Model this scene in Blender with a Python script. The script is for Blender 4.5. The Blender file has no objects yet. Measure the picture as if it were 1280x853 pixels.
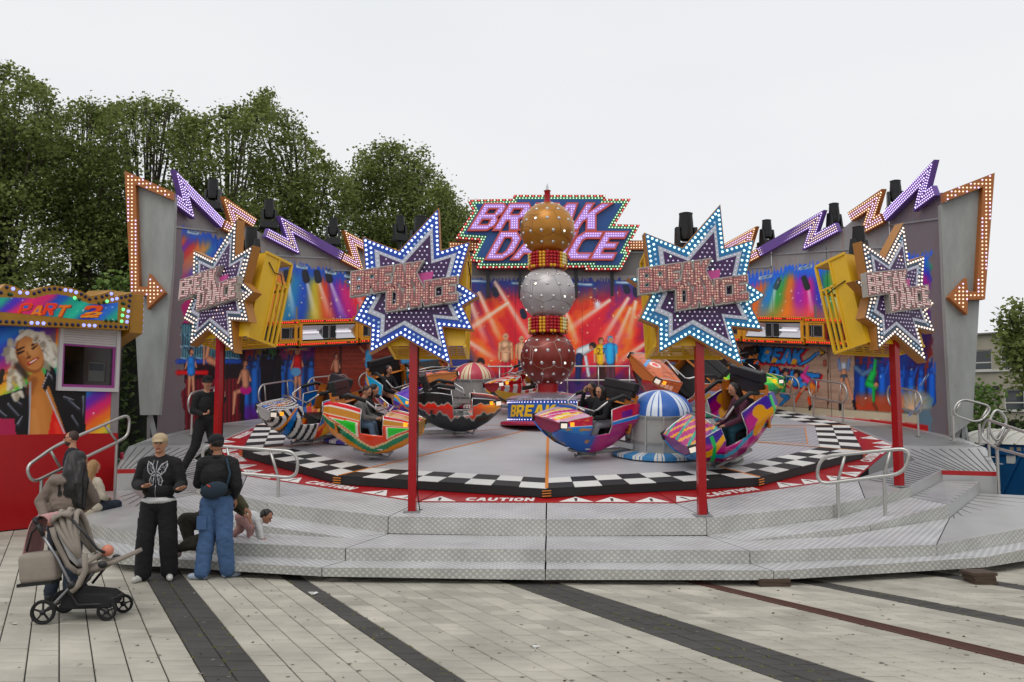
import bpy, bmesh, math, random
import numpy as np
from mathutils import Vector, Matrix, Euler
from mathutils.geometry import tessellate_polygon
random.seed(7); RNG = np.random.default_rng(7)
S = bpy.context.scene
COL = S.collection
rad = math.radians
# ------------------------------------------------------------------ camera
FPX = 1085.0; PITCH = rad(4.98); CAMH = 2.0
cd = bpy.data.cameras.new('camera'); cam = bpy.data.objects.new('camera', cd); COL.objects.link(cam)
cam.location = (0, 0, CAMH); cam.rotation_euler = (rad(90) + PITCH, 0, 0)
cd.sensor_width = 36; cd.lens = 36 * FPX / 1280; cd.clip_end = 2000; cd.clip_start = .1
S.camera = cam
# ------------------------------------------------------------------ sky and light (bright overcast)
SUN_EL, SUN_AZ = rad(58), rad(200)
W = bpy.data.worlds.new('World'); S.world = W; W.use_nodes = True
nt = W.node_tree; nt.nodes.clear()
out = nt.nodes.new('ShaderNodeOutputWorld'); bg = nt.nodes.new('ShaderNodeBackground')
sky = nt.nodes.new('ShaderNodeTexSky'); sky.sky_type = 'NISHITA'; sky.sun_disc = False
sky.sun_elevation = SUN_EL; sky.sun_rotation = SUN_AZ; sky.dust_density = 4; sky.air_density = 1
tc = nt.nodes.new('ShaderNodeTexCoord'); mp = nt.nodes.new('ShaderNodeMapping'); mp.inputs['Scale'].default_value = (1, 1, 3.2)
nz = nt.nodes.new('ShaderNodeTexNoise'); nz.inputs['Scale'].default_value = 1.6; nz.inputs['Detail'].default_value = 5
rp = nt.nodes.new('ShaderNodeValToRGB')
rp.color_ramp.elements[0].position = .25; rp.color_ramp.elements[0].color = (8.5, 8.7, 9.0, 1)
rp.color_ramp.elements[1].position = .75; rp.color_ramp.elements[1].color = (9.3, 9.35, 9.45, 1)
mx = nt.nodes.new('ShaderNodeMixRGB'); mx.inputs[0].default_value = .94
nt.links.new(tc.outputs['Generated'], mp.inputs[0]); nt.links.new(mp.outputs[0], nz.inputs['Vector'])
nt.links.new(nz.outputs['Fac'], rp.inputs[0]); nt.links.new(sky.outputs[0], mx.inputs[1]); nt.links.new(rp.outputs[0], mx.inputs[2])
nt.links.new(mx.outputs[0], bg.inputs[0]); bg.inputs[1].default_value = .1
nt.links.new(bg.outputs[0], out.inputs[0])
sl = bpy.data.lights.new('sun', 'SUN'); so = bpy.data.objects.new('sun', sl); COL.objects.link(so)
sl.energy = .9; sl.angle = rad(35); sl.color = (1, .97, .93)
so.rotation_euler = (math.pi / 2 - SUN_EL, 0, rad(-20)); so.location = (0, 0, 60)
S.view_settings.view_transform = 'Standard'; S.view_settings.look = 'None'
S.view_settings.exposure = 0; S.view_settings.gamma = 1
# ------------------------------------------------------------------ measuring helpers: a sight line through the photograph gives places in the world
RX, RY, RZ = .854, 20.6, 1.8; RYAW = rad(-2.6); TILT = .13      # ride centre, heading, slope of its platform
CAMP = Vector((0, 0, CAMH))
def ray(px, py):
    a = (px - 640) / FPX; b = -(py - 426.5) / FPX
    return Vector((a, math.cos(PITCH) - b * math.sin(PITCH), math.sin(PITCH) + b * math.cos(PITCH)))
def atY(px, py, Y): d = ray(px, py); return CAMP + d * (Y / d.y)
def atz(px, py, z=0): d = ray(px, py); return CAMP + d * ((z - CAMH) / d.z)
def L(x, y, h=0):
    c, s = math.cos(RYAW), math.sin(RYAW)
    return Vector((RX + c * x - s * y, RY + s * x + c * y, RZ + TILT * y + h))
def loc(P):
    dx, dy = P[0] - RX, P[1] - RY; c, s = math.cos(RYAW), math.sin(RYAW)
    x = c * dx + s * dy; y = -s * dx + c * dy
    return (x, y, P[2] - RZ - TILT * y)
def onp(px, py, h=0):
    d = ray(px, py); a = loc(CAMP)[2] - h; b = loc(CAMP + d)[2] - h
    return CAMP + d * (a / (a - b))
def projv(X, Y, Z):
    Z = Z - CAMH
    fw = Y * math.cos(PITCH) + Z * math.sin(PITCH); up = -Y * math.sin(PITCH) + Z * math.cos(PITCH)
    return 640 + FPX * X / fw, 426.5 - FPX * up / fw
# ------------------------------------------------------------------ colours and materials
def lin(c):
    if isinstance(c, str):
        c = tuple(int(c[i:i + 2], 16) / 255 for i in (0, 2, 4))
    return tuple((v / 12.92 if v <= .04045 else ((v + .055) / 1.055) ** 2.4) for v in c[:3])
MATS = {}
def mat(name, c, rough=.5, metal=0., emit=0., noise=0., nscale=8., bump=0., bscale=60., attr=None, ecol=None, spec=None, stretch=None, alpha=1., trans=0.):
    if name in MATS: return MATS[name]
    m = bpy.data.materials.new(name); m.use_nodes = True; MATS[name] = m
    n = m.node_tree; b = n.nodes['Principled BSDF']
    col = (*lin(c), 1)
    b.inputs['Base Color'].default_value = col; b.inputs['Roughness'].default_value = rough; b.inputs['Metallic'].default_value = metal
    if spec is not None: b.inputs['Specular IOR Level'].default_value = spec
    if trans: b.inputs['Transmission Weight'].default_value = trans
    if alpha < 1: b.inputs['Alpha'].default_value = alpha
    src = None
    if attr:
        a = n.nodes.new('ShaderNodeAttribute'); a.attribute_name = attr; src = a.outputs['Color']
    t = n.nodes.new('ShaderNodeTexCoord'); vec = t.outputs['Object']
    if stretch:
        q = n.nodes.new('ShaderNodeMapping'); q.inputs['Scale'].default_value = stretch; n.links.new(vec, q.inputs[0]); vec = q.outputs[0]
    if noise:
        z = n.nodes.new('ShaderNodeTexNoise'); z.inputs['Scale'].default_value = nscale; z.inputs['Detail'].default_value = 6; z.inputs['Roughness'].default_value = .65
        n.links.new(vec, z.inputs['Vector'])
        r = n.nodes.new('ShaderNodeMapRange'); r.inputs[1].default_value = .25; r.inputs[2].default_value = .75
        r.inputs[3].default_value = 1 - noise; r.inputs[4].default_value = 1 + noise * .6
        n.links.new(z.outputs['Fac'], r.inputs[0])
        mm = n.nodes.new('ShaderNodeMixRGB'); mm.blend_type = 'MULTIPLY'; mm.inputs[0].default_value = 1
        if src: n.links.new(src, mm.inputs[1])
        else: mm.inputs[1].default_value = col
        n.links.new(r.outputs[0], mm.inputs[2]); src = mm.outputs[0]
        r2 = n.nodes.new('ShaderNodeMapRange'); r2.inputs[3].default_value = max(0, rough - .12); r2.inputs[4].default_value = min(1, rough + .15)
        n.links.new(z.outputs['Fac'], r2.inputs[0]); n.links.new(r2.outputs[0], b.inputs['Roughness'])
    if src: n.links.new(src, b.inputs['Base Color'])
    if bump:
        z2 = n.nodes.new('ShaderNodeTexNoise'); z2.inputs['Scale'].default_value = bscale; z2.inputs['Detail'].default_value = 4
        n.links.new(vec, z2.inputs['Vector'])
        bp = n.nodes.new('ShaderNodeBump'); bp.inputs['Strength'].default_value = bump; bp.inputs['Distance'].default_value = .02
        n.links.new(z2.outputs['Fac'], bp.inputs['Height']); n.links.new(bp.outputs[0], b.inputs['Normal'])
    if emit:
        b.inputs['Emission Color'].default_value = (*lin(ecol or c), 1); b.inputs['Emission Strength'].default_value = emit
    return m
# ------------------------------------------------------------------ objects
def tag(o, label=None, cat=None, group=None, kind=None):
    if label: o['label'] = label
    if cat: o['category'] = cat
    if group: o['group'] = group
    if kind: o['kind'] = kind
    return o
def thing(name, label, cat, at=(0, 0, 0), rz=0, group=None):
    o = bpy.data.objects.new(name, None); COL.objects.link(o); o.empty_display_size = .2
    o.location = at; o.rotation_euler = (0, 0, rz); return tag(o, label, cat, group)
def kids(o): return [c for c in o.children]
def dup(o, parent=None):
    c = o.copy(); COL.objects.link(c)
    if parent is not None: c.parent = parent
    for ch in list(o.children): dup(ch, c)
    return c
def wl(o):                                   # world matrix without a depsgraph update
    m = Matrix.LocRotScale(o.location, o.rotation_euler, o.scale)
    return (wl(o.parent) @ m) if o.parent else m
class MB:
    def __init__(s, M=None): s.v = []; s.f = []; s.m = []; s.M = M; s.cur = 0; s.c = None
    def add(s, vs, fs, mi=None):
        k = len(s.v)
        if s.M is not None: vs = [s.M @ Vector(p) for p in vs]
        s.v += [tuple(p) for p in vs]; s.f += [tuple(i + k for i in f) for f in fs]
        s.m += [s.cur if mi is None else mi] * len(fs); return s
    def box(s, c, d, R=None, mi=None):
        x, y, z = d[0] / 2, d[1] / 2, d[2] / 2
        vs = [Vector((a * x, b * y, e * z)) for a in (-1, 1) for b in (-1, 1) for e in (-1, 1)]
        if R is not None: vs = [R @ p for p in vs]
        vs = [p + Vector(c) for p in vs]
        return s.add(vs, [(0, 1, 3, 2), (4, 6, 7, 5), (0, 4, 5, 1), (2, 3, 7, 6), (0, 2, 6, 4), (1, 5, 7, 3)], mi)
    def bar(s, a, b, w, h, up=(0, 0, 1), mi=None):
        a, b = Vector(a), Vector(b); d = b - a
        if d.length < 1e-6: return s
        z = d.normalized(); x = z.cross(Vector(up))
        if x.length < 1e-4: x = z.cross(Vector((1, 0, 0)))
        x.normalize(); y = x.cross(z)
        R = Matrix((x, z, y)).transposed()
        return s.box((a + b) / 2, (w, d.length, h), R, mi)
    def tube(s, pts, r, n=8, mi=None, closed=False, cap=True):
        pts = [Vector(p) for p in pts]; N = len(pts); rs = r if isinstance(r, (list, tuple)) else [r] * N
        vs = []; ref = None
        for i, p in enumerate(pts):
            if closed: t = pts[(i + 1) % N] - pts[i - 1]
            else: t = pts[min(i + 1, N - 1)] - pts[max(i - 1, 0)]
            t = t.normalized() if t.length > 1e-9 else Vector((0, 0, 1))
            if ref is None: ref = Vector((0, 0, 1)) if abs(t.z) < .9 else Vector((1, 0, 0))
            x = ref - t * ref.dot(t)
            if x.length < 1e-4: x = t.orthogonal()
            x.normalize(); ref = x; y = t.cross(x)
            for k in range(n):
                a = 2 * math.pi * k / n; vs.append(p + (x * math.cos(a) + y * math.sin(a)) * rs[i])
        fs = []
        for i in range(N if closed else N - 1):
            j = (i + 1) % N
            for k in range(n): fs.append((i * n + k, i * n + (k + 1) % n, j * n + (k + 1) % n, j * n + k))
        if cap and not closed: fs += [tuple(range(n))[::-1], tuple((N - 1) * n + k for k in range(n))]
        return s.add(vs, fs, mi)
    def lathe(s, prof, n=24, c=(0, 0, 0), mi=None, a0=0, capb=True, capt=True, sx=1, sy=1):
        vs = []; fs = []
        for r, z in prof:
            for k in range(n):
                a = a0 + 2 * math.pi * k / n; vs.append((c[0] + r * sx * math.cos(a), c[1] + r * sy * math.sin(a), c[2] + z))
        for i in range(len(prof) - 1):
            for k in range(n): fs.append((i * n + k, i * n + (k + 1) % n, (i + 1) * n + (k + 1) % n, (i + 1) * n + k))
        if capb: fs.append(tuple(range(n))[::-1])
        if capt: fs.append(tuple((len(prof) - 1) * n + k for k in range(n)))
        return s.add(vs, fs, mi)
    def ball(s, c, r, n=12, m=8, mi=None, R=None):
        r = r if isinstance(r, (tuple, list)) else (r, r, r); vs = [Vector((0, 0, -r[2]))]; fs = []
        for i in range(1, m):
            t = -math.pi / 2 + math.pi * i / m
            for k in range(n):
                a = 2 * math.pi * k / n; vs.append(Vector((r[0] * math.cos(t) * math.cos(a), r[1] * math.cos(t) * math.sin(a), r[2] * math.sin(t))))
        vs.append(Vector((0, 0, r[2])))
        for k in range(n):
            fs.append((0, 1 + (k + 1) % n, 1 + k)); q = 1 + (m - 2) * n; fs.append((q + k, q + (k + 1) % n, len(vs) - 1))
        for i in range(m - 2):
            for k in range(n): fs.append((1 + i * n + k, 1 + i * n + (k + 1) % n, 1 + (i + 1) * n + (k + 1) % n, 1 + (i + 1) * n + k))
        if R is not None: vs = [R @ p for p in vs]
        return s.add([p + Vector(c) for p in vs], fs, mi)
    def prism(s, loops, d0, d1, fn, mi=None, side=None, capback=True):
        """loops of 2-D points (outer, holes...); fn(x, y, d) -> 3-D; front face at d0, back at d1"""
        if not isinstance(loops[0][0], (tuple, list)): loops = [loops]
        flat = [p for l in loops for p in l]; n = len(flat)
        tr = tessellate_polygon([[Vector((p[0], p[1], 0)) for p in l] for l in loops])
        vs = [fn(p[0], p[1], d0) for p in flat] + [fn(p[0], p[1], d1) for p in flat]
        s.add(vs, [tuple(t) for t in tr] + ([tuple(i + n for i in t[::-1]) for t in tr] if capback else []), mi)
        k0 = 0; fs = []
        for l in loops:
            m = len(l)
            for i in range(m): a, b = k0 + i, k0 + (i + 1) % m; fs.append((a, b, b + n, a + n))
            k0 += m
        M = s.M; s.M = None; k = len(s.v) - 2 * n
        s.f += [tuple(i + k for i in f) for f in fs]; s.m += [(side if side is not None else (s.cur if mi is None else mi))] * len(fs); s.M = M
        return s
    def build(s, name, mats, parent=None, smooth=False, world=False, **kw):
        me = bpy.data.meshes.new(name)
        v = s.v
        if world and parent is not None:
            Mi = wl(parent).inverted(); v = [tuple(Mi @ Vector(p)) for p in v]
        me.from_pydata(v, [], s.f)
        mats = mats if isinstance(mats, (list, tuple)) else [mats]
        for m in mats: me.materials.append(m)
        if len(mats) > 1: me.polygons.foreach_set('material_index', s.m)
        if smooth: me.shade_smooth() if smooth is True else me.shade_smooth()
        o = bpy.data.objects.new(name, me); COL.objects.link(o)
        if parent is not None: o.parent = parent
        if smooth == 'auto':
            md = o.modifiers.new('edges', 'EDGE_SPLIT'); md.split_angle = rad(35)
        bm = bmesh.new(); bm.from_mesh(me); bmesh.ops.recalc_face_normals(bm, faces=bm.faces); bm.to_mesh(me); bm.free()
        if kw: tag(o, **kw)
        return o
def place(o, at=None, rz=None):
    if at is not None: o.location = at
    if rz is not None: o.rotation_euler = (0, 0, rz)
    return o
def mesh_np(name, V, Fq, m, parent=None, world=False, colors=None, smooth=False, **kw):
    V = np.asarray(V, dtype=np.float64); Fq = np.asarray(Fq)
    if world and parent is not None:
        Mi = np.array(wl(parent).inverted()); V = V @ Mi[:3, :3].T + Mi[:3, 3]
    me = bpy.data.meshes.new(name); nf, k = Fq.shape
    me.vertices.add(len(V)); me.vertices.foreach_set('co', V.astype(np.float32).ravel())
    me.loops.add(nf * k); me.loops.foreach_set('vertex_index', Fq.astype(np.int32).ravel())
    me.polygons.add(nf); me.polygons.foreach_set('loop_start', np.arange(0, nf * k, k, dtype=np.int32))
    me.polygons.foreach_set('loop_total', np.full(nf, k, dtype=np.int32))
    me.update(calc_edges=True)
    if colors is not None:
        a = me.color_attributes.new('paint', 'FLOAT_COLOR', 'POINT'); a.data.foreach_set('color', np.asarray(colors, dtype=np.float32).ravel())
    me.materials.append(m)
    if smooth: me.shade_smooth()
    o = bpy.data.objects.new(name, me); COL.objects.link(o)
    if parent is not None: o.parent = parent
    if kw: tag(o, **kw)
    return o
# ------------------------------------------------------------------ 2-D painting on numpy fields (flat prints)
def smooth01(x): x = np.clip(x, 0, 1); return x * x * (3 - 2 * x)
def vnoise(x, y, seed=0):
    xi = np.floor(x).astype(int); yi = np.floor(y).astype(int); fx = x - xi; fy = y - yi
    fx = fx * fx * (3 - 2 * fx); fy = fy * fy * (3 - 2 * fy)
    def h(i, j):
        n = (i * 374761393 + j * 668265263 + seed * 1442695041) & 0x7fffffff; n = ((n ^ (n >> 13)) * 1274126177) & 0x7fffffff
        return ((n ^ (n >> 16)) & 0xffff) / 65535.
    return (h(xi, yi) * (1 - fx) + h(xi + 1, yi) * fx) * (1 - fy) + (h(xi, yi + 1) * (1 - fx) + h(xi + 1, yi + 1) * fx) * fy
def fbm(x, y, seed=0, o=4):
    s = 0; a = .5
    for i in range(o): s = s + a * vnoise(x * 2 ** i, y * 2 ** i, seed + i * 17); a *= .5
    return s / (1 - .5 ** o)
def hexc(c): return np.array([int(c[i:i + 2], 16) / 255 for i in (0, 2, 4)]) if isinstance(c, str) else np.array(c)
class Paint:
    """shapes are given in units of X, Y (2-D fields of the surface)"""
    def __init__(s, X, Y, base='808080'):
        s.X, s.Y = X, Y; s.C = np.empty(X.shape + (3,)); s.C[:] = hexc(base)
    def mix(s, a, c): a = np.clip(a, 0, 1)[..., None]; s.C = s.C * (1 - a) + hexc(c) * a; return s
    def poly(s, pts, c, a=1., soft=0):
        x0 = min(p[0] for p in pts) - 1; x1 = max(p[0] for p in pts) + 1; y0 = min(p[1] for p in pts) - 1; y1 = max(p[1] for p in pts) + 1
        idx = np.nonzero((s.X >= x0) & (s.X <= x1) & (s.Y >= y0) & (s.Y <= y1))
        if len(idx[0]) == 0: return s
        X = s.X[idx]; Y = s.Y[idx]; ins = np.zeros(X.shape, bool); n = len(pts)
        for i in range(n):
            ax, ay = pts[i]; bx, by = pts[(i + 1) % n]
            if ay == by: continue
            c1 = (ay > Y) != (by > Y); ins ^= c1 & (X < (bx - ax) * (Y - ay) / (by - ay) + ax)
        k = tuple(i[ins] for i in idx); s.C[k] = s.C[k] * (1 - a) + hexc(c) * a; return s
    def cap(s, p, q, r0, r1, c, a=1., soft=.6):
        ax, ay = p; bx, by = q; dx, dy = bx - ax, by - ay; l2 = dx * dx + dy * dy + 1e-9
        t = np.clip(((s.X - ax) * dx + (s.Y - ay) * dy) / l2, 0, 1)
        d = np.hypot(s.X - ax - t * dx, s.Y - ay - t * dy) - (r0 + (r1 - r0) * t)
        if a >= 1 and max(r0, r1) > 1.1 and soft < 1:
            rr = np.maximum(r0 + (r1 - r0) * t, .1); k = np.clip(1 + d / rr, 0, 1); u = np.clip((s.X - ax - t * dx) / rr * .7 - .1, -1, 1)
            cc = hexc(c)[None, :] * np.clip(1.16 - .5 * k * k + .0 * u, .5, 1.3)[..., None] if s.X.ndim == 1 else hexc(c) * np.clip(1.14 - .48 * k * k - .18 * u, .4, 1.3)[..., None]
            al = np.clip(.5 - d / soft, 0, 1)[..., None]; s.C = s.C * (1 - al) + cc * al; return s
        return s.mix(a * np.clip(.5 - d / soft, 0, 1), c)
    def path(s, pts, r, c, a=1., soft=.6):
        for i in range(len(pts) - 1): s.cap(pts[i], pts[i + 1], r, r, c, a, soft)
        return s
    def ell(s, cx, cy, rx, ry, c, a=1., rot=0, soft=.15):
        dx, dy = s.X - cx, s.Y - cy; cr, sr = math.cos(rot), math.sin(rot)
        d = np.hypot((dx * cr + dy * sr) / rx, (-dx * sr + dy * cr) / ry)
        return s.mix(a * smooth01((1 - d) / soft + .5), c)
    def beam(s, p, q, w0, w1, c, a=.8, pw=1.3):
        ax, ay = p; bx, by = q; dx, dy = bx - ax, by - ay; l = math.hypot(dx, dy)
        t = ((s.X - ax) * dx + (s.Y - ay) * dy) / (l * l); d = np.abs((s.X - ax) * dy - (s.Y - ay) * dx) / l
        w = w0 + (w1 - w0) * t
        al = np.clip(1 - d / np.maximum(w, .01), 0, 1) ** .6 * np.clip(1 - t, 0, 1) ** .5 * (t > 0) * (t < 1)
        return s.mix(a * al, c)
    def stars(s, n, box, c='ffffff', r=1., seed=3):
        g = np.random.default_rng(seed)
        for i in range(n):
            cx, cy = g.uniform(box[0], box[2]), g.uniform(box[1], box[3]); rr = r * g.uniform(.5, 1.6)
            d = np.abs(s.X - cx) * 0; dx, dy = np.abs(s.X - cx), np.abs(s.Y - cy)
            s.mix(np.clip(1.1 - (dx * dy * 6 + (dx + dy) * .55) / rr, 0, 1) ** 1.5, c)
        return s
    def lin(s):
        g_ = s.C.mean(-1, keepdims=True); c = np.clip((g_ + (s.C - g_) * 1.28 - .5) * 1.1 + .5, .01, 1); o = np.where(c <= .04045, c / 12.92, ((c + .055) / 1.055) ** 2.4)
        return np.concatenate([o.reshape(-1, 3), np.ones((o.size // 3, 1))], 1)
def grid_faces(nx, ny):
    i = np.arange(nx - 1)[None, :] + np.arange(ny - 1)[:, None] * nx; i = i.ravel()
    return np.stack([i, i + 1, i + 1 + nx, i + nx], 1)
# ------------------------------------------------------------------ block letters (outer loop, holes)
GL = {
'B': ([(0,0),(.62,0),(.8,.16),(.8,.36),(.68,.5),(.8,.64),(.8,.86),(.66,1),(0,1)], [(.25,.2),(.55,.2),(.55,.4),(.25,.4)], [(.25,.6),(.55,.6),(.55,.8),(.25,.8)]),
'R': ([(0,0),(.25,0),(.25,.36),(.36,.36),(.56,0),(.86,0),(.64,.4),(.8,.52),(.8,.86),(.66,1),(0,1)], [(.25,.58),(.55,.58),(.55,.8),(.25,.8)]),
'E': ([(0,0),(.75,0),(.75,.22),(.26,.22),(.26,.4),(.62,.4),(.62,.6),(.26,.6),(.26,.78),(.75,.78),(.75,1),(0,1)],),
'A': ([(0,0),(.26,0),(.31,.22),(.55,.22),(.6,0),(.86,0),(.6,1),(.26,1)], [(.36,.42),(.5,.42),(.43,.76)]),
'K': ([(0,0),(.25,0),(.25,.32),(.34,.42),(.56,0),(.88,0),(.54,.6),(.86,1),(.54,1),(.25,.64),(.25,1),(0,1)],),
'D': ([(0,0),(.55,0),(.8,.25),(.8,.75),(.55,1),(0,1)], [(.25,.2),(.46,.2),(.55,.32),(.55,.68),(.46,.8),(.25,.8)]),
'N': ([(0,0),(.24,0),(.24,.55),(.56,0),(.8,0),(.8,1),(.56,1),(.56,.45),(.24,1),(0,1)],),
'C': ([(.2,0),(.8,0),(.8,.22),(.34,.22),(.25,.3),(.25,.7),(.34,.78),(.8,.78),(.8,1),(.2,1),(0,.8),(0,.2)],),
'P': ([(0,0),(.25,0),(.25,.36),(.66,.36),(.8,.5),(.8,.86),(.66,1),(0,1)], [(.25,.56),(.55,.56),(.55,.8),(.25,.8)]),
'T': ([(.28,0),(.54,0),(.54,.78),(.82,.78),(.82,1),(0,1),(0,.78),(.28,.78)],),
'2': ([(0,0),(.8,0),(.8,.22),(.36,.22),(.8,.56),(.8,.86),(.66,1),(.14,1),(0,.86),(0,.66),(.25,.66),(.25,.78),(.55,.78),(.55,.6),(0,.2)],),
'U': ([(.2,0),(.6,0),(.8,.2),(.8,1),(.55,1),(.55,.22),(.25,.22),(.25,1),(0,1),(0,.2)],),
'I': ([(0,0),(.26,0),(.26,1),(0,1)],),
'O': ([(.2,0),(.6,0),(.8,.2),(.8,.8),(.6,1),(.2,1),(0,.8),(0,.2)], [(.25,.28),(.33,.2),(.47,.2),(.55,.28),(.55,.72),(.47,.8),(.33,.8),(.25,.72)]),
}
def word(w, x, y, hgt, wid=None, shear=.25, gap=.1, rot=0):
    """-> list of letters, each a list of loops"""
    adv = [max(p[0] for p in GL[c][0]) + gap if c != ' ' else .5 for c in w]; tot = sum(adv) - gap
    sx = (wid / tot) if wid else hgt; res = []; u = 0
    for c, a in zip(w, adv):
        if c != ' ':
            ls = []
            for l in GL[c]:
                q = [((u + px_) * sx + shear * py_ * hgt, py_ * hgt) for px_, py_ in l]
                ls.append([(x + a1 * math.cos(rot) - b1 * math.sin(rot), y + a1 * math.sin(rot) + b1 * math.cos(rot)) for a1, b1 in q])
            res.append(ls)
        u += a
    return res
def inside(p, loops):
    r = False
    for l in loops:
        n = len(l)
        for i in range(n):
            ax, ay = l[i]; bx, by = l[(i + 1) % n]
            if (ay > p[1]) != (by > p[1]) and p[0] < (bx - ax) * (p[1] - ay) / (by - ay) + ax: r = not r
    return r
def edge_dist(p, loops):
    m = 1e9
    for l in loops:
        n = len(l)
        for i in range(n):
            ax, ay = l[i]; bx, by = l[(i + 1) % n]; dx, dy = bx - ax, by - ay
            t = max(0, min(1, ((p[0] - ax) * dx + (p[1] - ay) * dy) / (dx * dx + dy * dy + 1e-12)))
            m = min(m, math.hypot(p[0] - ax - t * dx, p[1] - ay - t * dy))
    return m
def bulbs(mb, pts, fn, r, d, mi=None):
    """little domes standing proud of a plane: fn(x, y, depth)"""
    for k, (x, y) in enumerate(pts):
        vs = []; n = 6
        for j in range(n): a = 2 * math.pi * j / n; vs.append(fn(x + r * math.cos(a), y + r * math.sin(a), d))
        for j in range(n): a = 2 * math.pi * j / n; vs.append(fn(x + .7 * r * math.cos(a), y + .7 * r * math.sin(a), d + .7 * r))
        vs.append(fn(x, y, d + r))
        fs = [(j, (j + 1) % n, n + (j + 1) % n, n + j) for j in range(n)] + [(n + j, n + (j + 1) % n, 2 * n) for j in range(n)]
        mb.add(vs, fs, mi[k] if isinstance(mi, list) else mi)
def along(loop, step, off=0, closed=True):
    """points along a polygon, moved inward by off (loop counter-clockwise or not: sign decides)"""
    n = len(loop); A = sum(loop[i][0] * loop[(i + 1) % n][1] - loop[(i + 1) % n][0] * loop[i][1] for i in range(n)); sg = 1 if A > 0 else -1
    q = inset(loop, off) if off else loop
    res = []
    for i in range(n if closed else n - 1):
        ax, ay = q[i]; bx, by = q[(i + 1) % n]; l = math.hypot(bx - ax, by - ay); m = max(1, round(l / step))
        for k in range(m): t = k / m; res.append((ax + (bx - ax) * t, ay + (by - ay) * t))
    return res
def inset(loop, off):
    n = len(loop); A = sum(loop[i][0] * loop[(i + 1) % n][1] - loop[(i + 1) % n][0] * loop[i][1] for i in range(n)); sg = 1 if A > 0 else -1
    res = []
    for i in range(n):
        p0, p1, p2 = loop[i - 1], loop[i], loop[(i + 1) % n]
        a = Vector((p1[0] - p0[0], p1[1] - p0[1])).normalized(); b = Vector((p2[0] - p1[0], p2[1] - p1[1])).normalized()
        na = Vector((-a.y, a.x)) * sg; nb = Vector((-b.y, b.x)) * sg; m = na + nb
        if m.length < .2: m = na
        m.normalize(); k = off / max(.28, m.dot(na)); res.append((p1[0] + m.x * k, p1[1] + m.y * k))
    return res
def stroke(pts, w):
    """outline polygon of a mitred band along pts"""
    n = len(pts); Lf, Rt = [], []
    for i in range(n):
        a = Vector(pts[i]) - Vector(pts[i - 1]) if i else Vector(pts[1]) - Vector(pts[0])
        b = Vector(pts[i + 1]) - Vector(pts[i]) if i < n - 1 else a
        a = a.normalized(); b = b.normalized(); na = Vector((-a.y, a.x)); nb = Vector((-b.y, b.x)); m = na + nb
        m = m.normalized() if m.length > .1 else na
        k = w / 2 / max(.3, m.dot(na)); Lf.append(tuple(Vector(pts[i]) + m * k)); Rt.append(tuple(Vector(pts[i]) - m * k))
    return Lf + Rt[::-1]
# ================================================================== GROUND AND PAVING
def plate_mat(name, c, metal=.55, rough=.42, pitch=34., depth=.5, contrast=.22, noise=.12, ysc=.62):
    m = mat(name, c, rough=rough, metal=metal, noise=noise, nscale=1.7)
    n = m.node_tree; b = n.nodes['Principled BSDF']; t = n.nodes.new('ShaderNodeTexCoord'); sp = n.nodes.new('ShaderNodeSeparateXYZ')
    n.links.new(t.outputs['Object'], sp.inputs[0])
    def M(op, a, bb=None, cc=None):
        q = n.nodes.new('ShaderNodeMath'); q.operation = op
        for i, v in enumerate((a, bb, cc)):
            if v is None: continue
            if isinstance(v, (int, float)): q.inputs[i].default_value = v
            else: n.links.new(v, q.inputs[i])
        return q.outputs[0]
    k = 2 * math.pi * pitch / 2
    a = M('SINE', M('MULTIPLY', sp.outputs[0], k)); c2 = M('SINE', M('MULTIPLY', M('ADD', M('MULTIPLY', sp.outputs[1], ysc), M('MULTIPLY', sp.outputs[2], 1.15)), k))
    p = M('MULTIPLY', a, c2); r = n.nodes.new('ShaderNodeMapRange'); n.links.new(p, r.inputs[0])
    r.inputs[1].default_value = -.1; r.inputs[2].default_value = .45
    bp = n.nodes.new('ShaderNodeBump'); bp.inputs['Strength'].default_value = depth; bp.inputs['Distance'].default_value = .004
    n.links.new(r.outputs[0], bp.inputs['Height']); n.links.new(bp.outputs[0], b.inputs['Normal'])
    old = b.inputs['Base Color'].links[0].from_socket if b.inputs['Base Color'].links else None
    r2 = n.nodes.new('ShaderNodeMapRange'); n.links.new(p, r2.inputs[0]); r2.inputs[1].default_value = -.1; r2.inputs[2].default_value = .5
    r2.inputs[3].default_value = 1 - contrast; r2.inputs[4].default_value = 1 + contrast
    mm = n.nodes.new('ShaderNodeMixRGB'); mm.blend_type = 'MULTIPLY'; mm.inputs[0].default_value = 1
    n.links.new(old, mm.inputs[1]); n.links.new(r2.outputs[0], mm.inputs[2]); n.links.new(mm.outputs[0], b.inputs['Base Color'])
    return m
M_GROUND = mat('joint sand', '2e2b26', .95, noise=.3, nscale=3, bump=.3)
M_FAR = mat('asphalt', '4c4c4a', .9, noise=.2, nscale=.6)
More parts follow.
